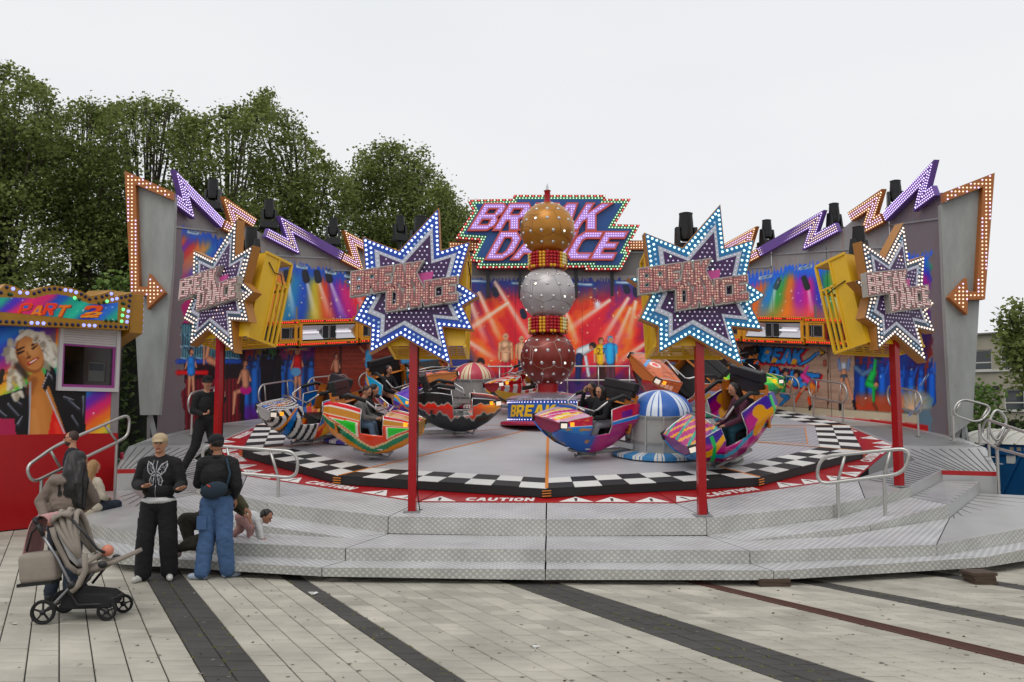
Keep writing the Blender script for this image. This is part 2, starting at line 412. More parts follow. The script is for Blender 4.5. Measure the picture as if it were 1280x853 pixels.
def paver_mat(name, c, rnd=.1, noise=.13, bs=70):
    m = mat(name, c, .8, noise=noise, nscale=2.3, bump=.25, bscale=bs)
    n = m.node_tree; b = n.nodes['Principled BSDF']; src = b.inputs['Base Color'].links[0].from_socket
    oi = n.nodes.new('ShaderNodeAttribute'); oi.attribute_name = 'tone'; oi.attribute_type = 'GEOMETRY'
    g = n.nodes.new('ShaderNodeNewGeometry'); vo = n.nodes.new('ShaderNodeTexNoise'); vo.inputs['Scale'].default_value = 1.1; vo.inputs['Detail'].default_value = 8
    n.links.new(g.outputs['Position'], vo.inputs['Vector'])
    ad = n.nodes.new('ShaderNodeMapRange'); ad.inputs[1].default_value = .3; ad.inputs[2].default_value = .7; ad.inputs[3].default_value = 1 - rnd; ad.inputs[4].default_value = 1 + rnd
    n.links.new(vo.outputs['Fac'], ad.inputs[0])
    r = n.nodes.new('ShaderNodeMapRange'); r.inputs[3].default_value = 1 - rnd * .8; r.inputs[4].default_value = 1 + rnd * .8; n.links.new(g.outputs['Random Per Island'], r.inputs[0])
    mu = n.nodes.new('ShaderNodeMath'); mu.operation = 'MULTIPLY'; n.links.new(r.outputs[0], mu.inputs[0]); n.links.new(ad.outputs[0], mu.inputs[1])
    mm = n.nodes.new('ShaderNodeMixRGB'); mm.blend_type = 'MULTIPLY'; mm.inputs[0].default_value = 1
    n.links.new(src, mm.inputs[1]); n.links.new(mu.outputs[0], mm.inputs[2]); n.links.new(mm.outputs[0], b.inputs['Base Color'])
    return m
M_PAVE = paver_mat('pale paver', 'aaa598', .2, .16); M_DARK = paver_mat('basalt paver', '403e3b', .26, .3, 40)
ground = MB().add([(-400, -60, -.03), (400, -60, -.03), (400, 600, -.03), (-400, 600, -.03)], [(0, 1, 2, 3)]).build('ground', M_FAR, kind='structure')
MB().add([(-16, 3, -.012), (16, 3, -.012), (16, 26, -.012), (-16, 26, -.012)], [(0, 1, 2, 3)]).build('paving_bed', M_GROUND, kind='structure')
EDG = [((74, 700), (74, 853)), ((187.5, 731), (258, 853)), ((224.4, 714), (337.8, 853)), ((350, 719.7), (545.6, 853)), ((377, 721), (584, 853)),
       ((630, 728), (982, 853)), ((701.6, 729.7), (1097, 853)), ((868, 730), (1280, 830.5)), ((885, 730), (1280, 822)), ((1024, 733), (1280, 784)), ((1060, 733), (1280, 774))]
ln = []
for f_, n_ in EDG:
    a, b = atz(*f_), atz(*n_); d = (a - b).normalized(); ln.append((b, d))
d0 = ln[0][1]; pr = Vector((d0.y, -d0.x, 0))
ln.insert(0, (ln[0][0] - pr * 1.18, d0)); ln.insert(0, (ln[0][0] - pr * 4.3, d0))
dl = ln[-1][1]; pr2 = Vector((dl.y, -dl.x, 0)); ln.append((ln[-1][0] + pr2 * 1.5, dl)); ln.append((ln[-1][0] + pr2 * .3, dl)); ln.append((ln[-1][0] + pr2 * 4, dl))
kinds = ['p', 'p', 'p', 'd', 'p', 'd', 'p', 'd', 'p', 'g', 'p', 'd', 'p', 'd', 'p']
def at_line(l, y): b, d = l; return b + d * ((y - b.y) / d.y)
paving = {'p': tag(bpy.data.objects.new('pale_paving', None), kind='structure'), 'd': tag(bpy.data.objects.new('dark_paving_bands', None), kind='structure')}
for o in paving.values(): COL.objects.link(o)
allp = {'p': [], 'd': []}
for i, kd in enumerate(kinds):
    A, B = ln[i], ln[i + 1]
    if kd == 'g': continue
    # work along the mean direction
    md = (A[1] + B[1]).normalized(); nd = Vector((md.y, -md.x, 0))
    w0 = (at_line(B, 8.5) - at_line(A, 8.5)).dot(nd); rows = {3: 2, 5: 1, 7: 3, 11: 2, 13: 1}.get(i, max(1, round(w0 / .232)))
    oA, oB = at_line(A, 8.5), at_line(B, 8.5)
    for r in range(rows):
        def pt(s, t):      # s across 0..1, t metres along
            pa = oA + A[1] * t; pb = oB + B[1] * t; return pa.lerp(pb, s)
        t = -3.4 - random.random() * .3; tend = 9 if i > 0 else 12
        lens = [.165, .24, .24, .355] if kd == 'p' else [.2, .25, .3]
        while t < tend:
            l = random.choice(lens); g = .0068 if kd == 'p' else .007
            q = [pt(r / rows, t), pt((r + 1) / rows, t), pt((r + 1) / rows, t + l), pt(r / rows, t + l)]
            c = sum(q, Vector()) / 4; q = [p + md * (g * 1.25 if (c - p).dot(md) > 0 else -g * 1.25) + nd * (g * .75 if (c - p).dot(nd) > 0 else -g * .75) for p in q]
            t += l
            if c.y < 5.9 or c.y > 20 or abs(c.x) > 12.5: continue
            lr = loc(c)
            if math.hypot(lr[0], lr[1] + 1) < 8.2: continue
            allp[kd].append((c, q))
for kd, lst in allp.items():
    lst.sort(key=lambda e: (abs(e[0].x) > e[0].y * .62, e[0].y))
    m = M_PAVE if kd == 'p' else M_DARK; rest = MB()
    for k, (c, q) in enumerate(lst):
        dz = random.uniform(-.0015, .0015); bev = .006
        inn = [p + (c - p).normalized() * bev for p in q]
        vs = [Vector((p.x, p.y, -.02)) for p in q] + [Vector((p.x, p.y, -.005 + dz)) for p in q] + [Vector((p.x, p.y, dz)) for p in inn]
        fs = [(j, (j + 1) % 4, 4 + (j + 1) % 4, 4 + j) for j in range(4)] + [(4 + j, 4 + (j + 1) % 4, 8 + (j + 1) % 4, 8 + j) for j in range(4)] + [(8, 9, 10, 11)]
        if k < 300:
            o = bpy.data.objects.new('paver', bpy.data.meshes.new('paver')); o.data.from_pydata([tuple(v - c) for v in vs], [], fs); o.data.materials.append(m)
            o.location = c; o.parent = paving[kd]; COL.objects.link(o)
        else: rest.add(vs, fs)
    rest.build('paver_field', m, paving[kd], kind='stuff')
# drain channel with its rusty grating
dr = tag(bpy.data.objects.new('drain_channel', None), kind='structure'); COL.objects.link(dr)
M_RUST = mat('rusty iron', '58382e', .85, noise=.35, nscale=14); M_BLK = mat('black', '0a0a0b', .6)
a0, a1 = at_line(ln[9], 7.2), at_line(ln[10], 7.2); b0, b1 = at_line(ln[9], 13), at_line(ln[10], 13)
MB().add([a0 + Vector((0, 0, -.01)), a1 + Vector((0, 0, -.01)), b1 + Vector((0, 0, -.01)), b0 + Vector((0, 0, -.01))], [(0, 1, 2, 3)]).build('channel_bed', M_BLK, dr)
g = MB(); n = 210
for k in range(n):
    t = k / n; g.bar(a0.lerp(b0, t), a1.lerp(b1, t), .014, .012)
g.build('grate_bars', M_RUST, dr, kind='stuff')
MB().bar(a0, b0, .022, .02).build('grate_frame', M_RUST, dr); MB().bar(a1, b1, .022, .02).build('grate_frame', M_RUST, dr)
# small moss tufts and litter
M_MOSS = mat('moss', '6a6a20', .95, noise=.4, nscale=30); mo = MB()
dk_ = allp['d'][:330]
for k in range(420):
    c, q = random.choice(dk_); p = q[random.randrange(4)].lerp(q[random.randrange(4)], random.random())
    for j in range(3): mo.ball((p.x + random.gauss(0, .012), p.y + random.gauss(0, .012), 0), (random.uniform(.005, .014), random.uniform(.005, .012), .003), 5, 3)
mo.build('moss', M_MOSS, kind='stuff')
gum = MB(); bits = MB()
for k in range(150):
    px_, py_ = random.uniform(0, 1280), random.uniform(735, 853); c = atz(px_, py_, .0022); r_ = random.uniform(.008, .022); n_ = 7
    gum.add([c + Vector((r_ * random.uniform(.7, 1.2) * math.cos(6.283 * j / n_), r_ * random.uniform(.7, 1.2) * math.sin(6.283 * j / n_), random.uniform(0, .0006))) for j in range(n_)], [tuple(range(n_))])
for k in range(130):
    px_, py_ = random.uniform(0, 1280), 733 + 120 * random.random() ** 1.5; c = atz(px_, py_, .004); a_ = random.uniform(0, 6.28); s_ = random.uniform(.006, .02); u_ = Vector((math.cos(a_), math.sin(a_), .15)) * s_; v_ = Vector((-math.sin(a_), math.cos(a_), .2)) * s_ * .45
    bits.add([c - u_, c - v_, c + u_, c + v_ + Vector((0, 0, s_ * .4))], [(0, 1, 2), (0, 2, 3)])
gum.build('gum_spots', mat('trodden gum', '6e6a62', .9, noise=.2), kind='stuff'); bits.build('dry_leaf_bits', mat('dry leaf', '4a3420', .9, noise=.4, nscale=30), kind='stuff')
M_PAPER = mat('white paper', 'dcdcd8', .8)
def litter(px, py, s, label, group='scraps of white paper on the paving'):
    b = MB()
    for k in range(5):
        u = Matrix.Rotation(random.uniform(0, 6), 3, 'Z') @ Matrix.Rotation(random.uniform(-.6, .6), 3, 'X')
        sh = [(-1, -.5, 0), (-.2, -.7, .15), (.7, -.4, 0), (1, .3, .2), (.1, .6, .05), (-.8, .5, .15)]
        b.add([u @ (Vector(v) * s * random.uniform(.4, .8)) + Vector((random.gauss(0, s * .4), random.gauss(0, s * .4), s * .25)) for v in sh], [(0, 1, 2, 3), (0, 3, 4, 5)])
    p = atz(px, py); o = b.build('paper_scrap', M_PAPER); o.location = p; tag(o, label, 'litter', group)
litter(392, 743, .05, 'crumpled white paper scrap lying on the narrow dark paving band'); litter(669, 810, .035, 'small white crumpled paper lying alone on pale paving at bottom centre')
litter(17, 781, .03, 'white paper scrap on pale paving left of the pram wheels'); litter(243, 742, .014, 'tiny white scrap on the wide dark band beside the blue shoes')

# ================================================================== RIDE PLATFORM
M_TREAD = plate_mat('bright diamond plate', 'c2c2c3', .15, .4, 21, .7, .2, .2); M_RISER = plate_mat('worn diamond plate', 'b6b5af', .2, .42, 24, .6, .16, .24)
M_ALU = mat('plain aluminium', 'b4b4b3', .4, .4, noise=.12, nscale=2); M_RIB = mat('dark groove', '606062', .6, .4)
M_NOSE = mat('bright worn edge', 'd8d8d8', .3, .5, noise=.2, nscale=4); M_RED = mat('red paint', 'a90c14', .35, noise=.1, nscale=5); M_WHITE = mat('white paint', 'dad9d6', .45, noise=.08); M_STEEL = mat('galvanised steel', '9a9b9b', .42, .6, noise=.15, nscale=9)
M_DECKD = plate_mat('grey ride deck', 'b3b2b8', .1, .4, 16, .6, .17, .1, .5)
plat = thing('ride_platform', 'wide stepped aluminium platform around the turntable of the fairground ride', 'platform', L(0, -8.3, -.16))
D = [(0, -8.27), (2.25, -8.15), (4.27, -7.33), (5.9, -6.09), (7.06, -4.59), (7.99, -4.72), (9.03, -2.16), (9.2, -.9)]
def ring3(pts): return [(-x, y, z) for x, y, z in pts[::-1]] + [(x, y, z) for x, y, z in pts]
def P3(p, z=None): q = L(p[0], p[1]); return Vector((q.x, q.y, p[2] if z is None else z))
def dz(x, y): return RZ + TILT * y - .16
A = [(0, -10.02, .18), (2.7, -10.02, .18), (5.58, -9.13, .22), (6.6, -8.5, .27), (8.4, -7.1, .33), (9.8, -5.6, .4)]
B = [(0, -9.5, .335), (2.54, -9.5, .335), (5.02, -9.04, .36), (6.7, -8.0, .45), (8.1, -6.9, .52), (9.4, -5.2, .6)]
Wg = (2.7, -8.6, .335)
Cc = [(4.5, -8.17, .5), (5.96, -7.3, .7), (7.6, -4.83, .86)]
def quad(name, pts, m, label=None, drop=.012):
    b = MB(); pts = [Vector(p) for p in pts]; n = len(pts); c = sum(pts, Vector()) / n
    pts = [p + (c - p).normalized() * .011 for p in pts]
    b.add(pts + [p - Vector((0, 0, drop)) for p in pts], [tuple(range(n)), tuple(range(n, 2 * n))[::-1]] + [(i, (i + 1) % n, n + (i + 1) % n, n + i) for i in range(n)])
    return b.build(name, m, plat, world=True)
def riser(pa, pb, za, zb, name='riser_plate', m=None):
    pa, pb = Vector(pa), Vector(pb); d = (pb - pa); d.z = 0; d.normalize(); e = d * .005
    nrm = Vector((d.y, -d.x, 0)) * .012
    A0, B0 = pa + e, pb - e
    vs = [A0, B0, Vector((B0.x, B0.y, zb)), Vector((A0.x, A0.y, za))]; vs = vs + [v - nrm for v in vs]
    MB().add(vs, [(0, 1, 2, 3), (7, 6, 5, 4), (0, 4, 5, 1), (1, 5, 6, 2), (2, 6, 7, 3), (3, 7, 4, 0)]).build(name, m or M_RISER, plat, world=True)
    if name == 'riser_plate' and za - zb > .03: MB().bar(A0 + nrm * .25 - Vector((0, 0, .004)), B0 + nrm * .25 - Vector((0, 0, .004)), .014, .02).build('step_nosing', M_NOSE, plat, world=True)
for sg in (-1, 1):
    mir = lambda p: (p[0] * sg,) + tuple(p[1:])
    a, b, d_, c_ = [mir(p) for p in A], [mir(p) for p in B], [mir(p) for p in D], [mir(p) for p in Cc]; w = mir(Wg)
    zD = lambda p: dz(p[0], p[1])
    if sg < 0:
        a = [mir(p) for p in [A[0], A[1], (5.5, -9.4, .2), (6.5, -8.25, .23), (7.15, -7.25, .27), (7.6, -6.6, .3)]]
        b = [mir(p) for p in [B[0], B[1], B[2], (6.75, -7.9, .42), (7.5, -6.7, .44), (8.35, -4.5, .6)]]
    for i in range(5):
        quad('tread_plate', [P3(a[i]), P3(a[i + 1]), P3(b[i + 1], a[i + 1][2]), P3(b[i], a[i][2])], M_TREAD)
        riser(P3(a[i]), P3(a[i + 1]), .055 + .02 * i, .055 + .02 * (i + 1)); riser(P3(b[i]), P3(b[i + 1]), a[i][2], a[i + 1][2])
    quad('tread_plate', [P3(b[0]), P3(b[1]), P3(d_[1], .335), P3(d_[0], .335)], M_TREAD)
    quad('tread_plate', [P3(b[1]), P3(b[2]), P3(c_[1], .5), P3(c_[0], .36), P3(w), P3(d_[1], .335)], M_TREAD)
    quad('tread_plate', [P3(b[2]), P3(b[3]), P3(b[4]), P3(b[5]), P3(c_[2], .66), P3(c_[1], .5)], M_ALU)
    # wedge step
    quad('tread_plate', [P3(w), P3(c_[0]), P3(c_[1]), P3(d_[3], .7), P3(d_[2], .5), P3(d_[1], .345)], M_TREAD)
    quad('tread_plate', [P3(c_[1]), P3(c_[2]), P3(d_[4], .86), P3(d_[3], .7)], M_ALU)
    riser(P3(w), P3(c_[0]), .335, .36); riser(P3(c_[0]), P3(c_[1]), .36, .5); riser(P3(c_[1]), P3(c_[2]), .5, .66, m=M_ALU)
    zl = [.335, .345, .5, .7, .86]
    for i in range(4):
        riser(P3(d_[i], zD(d_[i])), P3(d_[i + 1], zD(d_[i + 1])), zl[i], zl[i + 1], m=M_ALU if i == 3 else None)
    riser(P3(d_[4], zD(d_[4])), P3(d_[5], zD(d_[5])), zD(d_[4]) - .08, zD(d_[5]) - .08, 'red_edge_band', M_RED)
    riser(P3(d_[4], zD(d_[4]) - .08), P3(d_[5], zD(d_[5]) - .08), .5, .5, m=M_ALU)
    riser(P3(d_[5], zD(d_[5])), P3(d_[6], zD(d_[6])), .3, .3, m=M_STEEL)
# deck: sectors between the red ring and the outer edge, each a plate of its own
RV, RA = 7.52, 15
def ringpt(deg, r): return (r * math.sin(rad(deg)), -r * math.cos(rad(deg)))
rv = [ringpt(15 + 30 * k, RV) for k in range(-6, 6)]
def LP(x, y, h=-.16): return L(x, y, h)
def panel(name, pts, m, h=-.16):
    return quad(name, [LP(x, y, h) for x, y in pts], m)
rp = lambda k: ringpt(15 + 30 * k, RV)
for sg in (-1, 1):
    q = lambda p: (p[0] * sg, p[1]); R_ = lambda deg: q(ringpt(deg, RV))
    panel('deck_plate', [q(D[0]), q(D[1]), R_(15), (0, -RV * math.cos(rad(15)))], M_TREAD)
    panel('deck_plate', [q(D[1]), q(D[2]), q((4.9, -6.86)), R_(45), R_(15)], M_TREAD)
    panel('deck_plate', [q((4.9, -6.86)), q(D[3]), q(D[4]), R_(62) if 0 else q((7.0, -3.6)), R_(45)], M_ALU)
    panel('deck_plate', [q(D[4]), q(D[5]), q(D[6]), R_(75), q((7.0, -3.6))], M_ALU)
    panel('deck_plate', [q(D[6]), q((9.15, -.6)), q((8.6, 1.25)), R_(105), R_(75)], M_ALU)
    panel('deck_plate', [q((8.6, 1.25)), q((6.45, 4.35)), R_(135), R_(105)], M_TREAD)
    panel('deck_plate', [q((6.45, 4.35)), q((3.35, 7.9)), R_(165), R_(135)], M_TREAD)
panel('deck_plate', [(3.35, 7.9), (-3.35, 7.9), ringpt(-165, RV), ringpt(165, RV)], M_TREAD)
# ribs of the plank panels
def ribs(p0, p1, q0, q1, n, h=-.155, w=.016, inner=.0, par=None, m=None):
    b = MB()
    for k in range(n + 1):
        t = k / n; x0, y0 = p0[0] + (p1[0] - p0[0]) * t, p0[1] + (p1[1] - p0[1]) * t; x1, y1 = q0[0] + (q1[0] - q0[0]) * t, q0[1] + (q1[1] - q0[1]) * t
        b.bar(L(x0, y0, h), L(x1, y1, h), w, .006)
    return b.build('plank_grooves', m or M_RIB, par or plat, world=True, kind='stuff')
for sg in (-1, 1):
    q = lambda x, y: (x * sg, y)
    ribs(q(5.45, -5.45), q(6.9, -3.8), q(5.92, -5.95), q(7.0, -4.62), 11); ribs(q(7.2, -4.6), q(7.95, -4.65), q(7.05, -2.4), q(8.8, -2.3), 9)
    ribs(q(7.4, -1.8), q(7.38, .9), q(9.0, -2.0), q(8.5, 1.1), 18)
    # grooves on the side landings follow their slope
    b_last = (-8.0, -5.2, .55)
    b = MB()
    for k in range(1, 9):
        t = k / 9
        s1 = P3((Cc[1][0] * sg, Cc[1][1], .5)).lerp(P3((Cc[2][0] * sg, Cc[2][1], .66)), t); e1 = P3((B[2][0] * sg, B[2][1], .36)).lerp(P3((B[5][0] * sg, B[5][1], .6)) if sg > 0 else P3(b_last), t)
        b.bar(s1 + Vector((0, 0, .002)), e1 + Vector((0, 0, .002)), .016, .005)
        s2 = P3((Cc[1][0] * sg, Cc[1][1], .7)).lerp(P3((Cc[2][0] * sg, Cc[2][1], .86)), t); e2 = P3((D[3][0] * sg, D[3][1], .7)).lerp(P3((D[4][0] * sg, D[4][1], .86)), t)
        b.bar(s2 + Vector((0, 0, .002)), e2 + Vector((0, 0, .002)), .014, .005)
    b.build('plank_grooves', M_RIB, plat, world=True, kind='stuff')
# small lifting slots and dark seams are real gaps between the plates; added dark skirt and floor beams below
M_UNDER = mat('dark underframe', '17181a', .8)
u = MB(); pr_ = [ringpt(a, 7.0) for a in range(0, 360, 15)]
vs = [L(x, y) for x, y in pr_]; k = len(vs)
u.add([Vector((p.x, p.y, .0)) for p in vs] + [p - Vector((0, 0, .2)) for p in vs], [(i, (i + 1) % k, k + (i + 1) % k, k + i) for i in range(k)] + [tuple(range(k, 2 * k))])
u.build('added_skirt', M_UNDER, plat, world=True)  # dark skirt added to block light so the gap under the steps reads as shade
u = MB()
for deg in range(-75, 76, 15):
    r0, r1 = 7, 9.4; p, q = ringpt(deg, r0), ringpt(deg, 8.0); q2 = ringpt(deg, r1 - (.0 if abs(deg) < 40 else .4))
    u.bar(P3((*p, .3)), P3((*q2, .12)), .08, .08)
u.build('floor_beams', M_UNDER, plat, world=True)
# the red ring with its printed warnings
for k in range(12):
    a0_, a1_ = 15 + 30 * (k - 1), 15 + 30 * k
    panel('red_ring_plate', [ringpt(a0_, RV), ringpt(a1_, RV), ringpt(a1_, 6.3), ringpt(a0_, 6.3)], M_RED, h=-.15)
M_PRINT = mat('white print', 'e6e4e0', .5); M_PRINTK = mat('dark print', '3a0a0c', .5)
def ring_fn(deg):     # text frame on the ring at this angle: x to the right (seen from outside), y inward
    t = Vector((math.cos(rad(deg)), math.sin(rad(deg)))); o_ = Vector((-math.sin(rad(deg)), math.cos(rad(deg))))
    base = Vector(ringpt(deg, RV * math.cos(rad(15))))
    return lambda x, y, d: L(base.x + t.x * x + o_.x * y, base.y + t.y * x + o_.y * y, -.1456 + d)
for k in range(-3, 4):
    deg = 30 * k; fn = ring_fn(deg); words = MB(); tri = MB(); trk = MB()
    wx = {0: -1.25, -1: -.6, 1: -1.25, 2: -.3, -2: -.6, 3: 0, -3: 0}[k]
    for ls in word('CAUTION', wx, .07, .2, 1.05, .1, .12):
        words.prism(ls, 0, -.003, fn)
    words.build('caution_print', M_PRINT, plat, world=True)
    spots = [x for x in [-1.65, -.95, -.25, .45, 1.0, 1.6] if not (wx - .3 < x < wx + 1.3)]
    for x in spots:
        tri, trk = MB(), MB(); w_ = .26; tri.prism([[(x - w_, .03), (x + w_, .03), (x, .36)]], 0, -.003, fn); trk.prism([[(x - .018, .1), (x + .018, .1), (x + .025, .26), (x - .025, .26)]], .0015, -.001, fn)
        trk.prism([[(x - .02, .055), (x + .02, .055), (x + .02, .085), (x - .02, .085)]], .0015, -.001, fn)
        trk.build('exclamation_mark', M_PRINTK, tri.build('warning_triangle', M_PRINT, plat, world=True), world=True)
# wooden packing under the platform
M_WOOD = mat('old timber', '4c3d31', .85, noise=.4, nscale=12, stretch=(1, 8, 8))
def packing(px, py, w, hgt, n, label):
    p = atz(px, py); t = thing('timber_packing', label, 'timber blocks', p, 0, 'timber packing under the platform edge')
    for k in range(n):
        h = hgt / n; MB().box((random.uniform(-.02, .02), .12, h * (k + .5)), (w * random.uniform(.85, 1.05), .3, h * .92), Matrix.Rotation(random.uniform(-.06, .06), 3, 'Z')).build('timber_block', M_WOOD, t)
packing(433, 722, .5, .045, 1, 'flat timber packing under the left front step seam'); packing(697, 728, .42, .045, 1, 'flat timber packing under the middle front step seam')
packing(967, 733, .42, .09, 2, 'two timber blocks under the right front step seam'); packing(1232, 731, .3, .14, 4, 'tall stack of timber blocks under the far right step')

# ================================================================== TURNTABLE
turn = thing('turntable', 'round tilted turntable with black and white checkered rim and orange seams', 'turntable', L(0, 0, 0))
M_CW = mat('white checker', 'dddcd8', .5, noise=.1, nscale=20); M_CB = mat('black checker', '161618', .55, noise=.3, nscale=20); M_ORANGE = mat('orange paint', 'd8801c', .5)
M_RIM = mat('black rubber rim', '111213', .6); M_SMOOTH = mat('smooth worn deck', 'bcbcbe', .46, .15, noise=.1, nscale=1.3, stretch=(1, 4, 1))
RD = 7.0; hb = .77 / math.cos(rad(15))
for k in range(12):
    v0, v1 = Vector(ringpt(30 * k, RD)), Vector(ringpt(30 * k + 30, RD)); i0, i1 = Vector(ringpt(30 * k, RD - hb)), Vector(ringpt(30 * k + 30, RD - hb))
    b = MB(); e = [v0, v1, i1, i0]; c = Vector((0, 0))
    big = [L(v0.x, v0.y, -.006), L(v1.x, v1.y, -.006), L(0, 0, -.006), L(v0.x, v0.y, -.14), L(v1.x, v1.y, -.14), L(0, 0, -.14)]
    smooth_k = k in (0, 11, 10) if 0 else k in (11, 0)
    q = [v * .9995 for v in (v0, v1)]
    MB().add([L(i0.x, i0.y, -.001), L(i1.x, i1.y, -.001), L(0, 0, -.001), L(i0.x, i0.y, -.02), L(i1.x, i1.y, -.02), L(0, 0, -.02)], [(0, 1, 2), (0, 3, 4, 1), (3, 5, 4)]).build('deck_sector', M_SMOOTH if smooth_k else M_DECKD, turn, world=True)
    MB().add([big[0], big[1], big[4], big[3], L(i0.x, i0.y, -.006), L(i1.x, i1.y, -.006), L(i0.x, i0.y, -.14), L(i1.x, i1.y, -.14)], [(0, 1, 2, 3), (0, 4, 5, 1), (3, 2, 7, 6)]).build('rim_edge', M_RIM, turn, world=True)
    for row in range(2):
        o0, o1 = v0.lerp(i0, row / 2), v1.lerp(i1, row / 2); n0, n1 = v0.lerp(i0, (row + 1) / 2), v1.lerp(i1, (row + 1) / 2)
        for j in range(8):
            c4 = [o0.lerp(o1, j / 8), o0.lerp(o1, (j + 1) / 8), n0.lerp(n1, (j + 1) / 8), n0.lerp(n1, j / 8)]; cc = sum(c4, Vector((0, 0))) / 4
            c4 = [p + (cc - p).normalized() * .004 for p in c4]
            MB().add([L(p.x, p.y, .004) for p in c4] + [L(p.x, p.y, -.005) for p in c4], [(0, 1, 2, 3)] + [(a, (a + 1) % 4, 4 + (a + 1) % 4, 4 + a) for a in range(4)]).build('checker_tile', M_CW if (row + j) % 2 else M_CB, turn, world=True)
    if k in (0, 1, 2, 3, 10, 9, 11):
        MB().bar(L(*(v0 * .15), .002), L(*(v0 * .998), .006), .05, .006).build('orange_seam', M_ORANGE, turn, world=True)
        hg = MB()
        for z in (-.03, -.07, -.11): hg.bar(L(*(v0 * 1.004 + (v1 - v0) * .02), z), L(*(v0 * 1.004 - (v1 - v0) * .0 - Vector((v1 - v0)) * .02), z), .012, .014)
        hg.build('seam_latch', M_ORANGE, turn, world=True)
for sg, dg in ((1, 75), (-1, -75), (1, 135), (-1, -135)):     # plank fields let into the deck
    a, b_ = ringpt(dg - 12, 5.9), ringpt(dg + 12, 5.9); a2, b2 = ringpt(dg - 20, 3.6), ringpt(dg + 20, 3.6)
    ribs(a, b_, a2, b2, 12, .0015, .014, par=turn)
    fr = MB()
    for s_, e_ in ((a, b_), (b_, b2), (b2, a2), (a2, a)): fr.bar(L(*s_, .002), L(*e_, .002), .02, .006)
    fr.build('plank_field_edge', M_ORANGE, turn, world=True)
# ------------------------------------------------------------------ centre drum and the column of globes
M_CHROME = mat('polished metal', 'c9c9cc', .22, .85); M_DRUMB = mat('blue drum', '1a5cb4', .35); M_PINK = mat('pink rim', 'a8123e', .4); M_LED = mat('violet white leds', 'e8dcff', .3, emit=1.3)
M_YEL = mat('yellow letters', 'f2c21e', .4); M_SILV = mat('silver dome', 'b9b7c4', .25, .75)
col = thing('centre_drum', 'low round blue drum reading BREAK with violet lights in the middle of the turntable', 'drum', L(0, 0, 0), RYAW)
MB().lathe([(1.12, 0), (1.14, .03), (1.12, .08), (.98, .1)], 40).build('drum_foot', M_PINK, col, smooth='auto')
MB().lathe([(.96, .1), (.96, .56)], 48).build('drum_wall', M_DRUMB, col, smooth='auto')
MB().lathe([(.97, .56), (1.0, .58), (1.0, .62), (.86, .68), (.6, .74), (.3, .77), (.16, .78)], 40).build('drum_top', M_SILV, col, smooth='auto')
lb = MB()
for z in (.135, .53):
    for k in range(76): a = 2 * math.pi * k / 76; lb.ball((.965 * math.cos(a), .965 * math.sin(a), z), .016, 5, 3)
lb.build('led_rings', M_LED, col, kind='stuff')
st = MB()
for k in range(8): a = 2 * math.pi * k / 8; st.bar((.98 * math.cos(a), .98 * math.sin(a), .625), (.3 * math.cos(a), .3 * math.sin(a), .785), .03, .02)
st.build('dome_ribs', M_CHROME, col)
for base in (0, 120, 240):
    for i, ls in enumerate(word('BREAK', -.62, .2, .27, 1.2, .2, .1)):
        def cf(x, y, d, base=base): a = -math.pi / 2 + rad(base - 26) + x / .96; r = .966 + d; return Vector((r * math.cos(a), r * math.sin(a), y))
        ls2 = [[q for i_ in range(len(l)) for q in [l[i_]]] for l in ls]
        MB().prism(ls2, .012, -.004, cf).build('letter', M_YEL, col)
glb = thing('globe_column', 'column of three studded globes, gold over silver over red, with spire on top', 'column', L(0, 0, .75), RYAW)
gb = L(0, 0, .75)
def vein_mat(name, c, vein, metal=.6, rough=.3):
    m = mat(name, c, rough, metal, noise=.25, nscale=1.3); n = m.node_tree; b = n.nodes['Principled BSDF']; src = b.inputs['Base Color'].links[0].from_socket
    t = n.nodes.new('ShaderNodeTexCoord'); z = n.nodes.new('ShaderNodeTexNoise'); z.inputs['Scale'].default_value = 2.5; z.inputs['Detail'].default_value = 1
    v = n.nodes.new('ShaderNodeTexVoronoi'); v.feature = 'DISTANCE_TO_EDGE'; v.inputs['Scale'].default_value = 1.9
    mxx = n.nodes.new('ShaderNodeMixRGB'); mxx.inputs[0].default_value = .28; n.links.new(t.outputs['Object'], mxx.inputs[1]); n.links.new(t.outputs['Object'], z.inputs['Vector']); n.links.new(z.outputs['Color'], mxx.inputs[2]); n.links.new(mxx.outputs[0], v.inputs['Vector'])
    r = n.nodes.new('ShaderNodeMapRange'); r.inputs[1].default_value = .006; r.inputs[2].default_value = .016; n.links.new(v.outputs['Distance'], r.inputs[0])
    mm = n.nodes.new('ShaderNodeMixRGB'); n.links.new(r.outputs[0], mm.inputs[0]); mm.inputs[1].default_value = (*lin(vein), 1); n.links.new(src, mm.inputs[2]); n.links.new(mm.outputs[0], b.inputs['Base Color'])
    return m
M_STUDL = mat('lit stud', 'fff4dc', .2, emit=1.6); M_STUD = mat('glass stud', 'cfc9bd', .12, .7); M_BEADR = mat('red bead', 'b00d1c', .18); M_BEADY = mat('gold bead', 'e0a414', .2); M_BEADW = mat('pale bead', 'e8dca0', .2)
zc = [3.384, 4.939, 6.494]
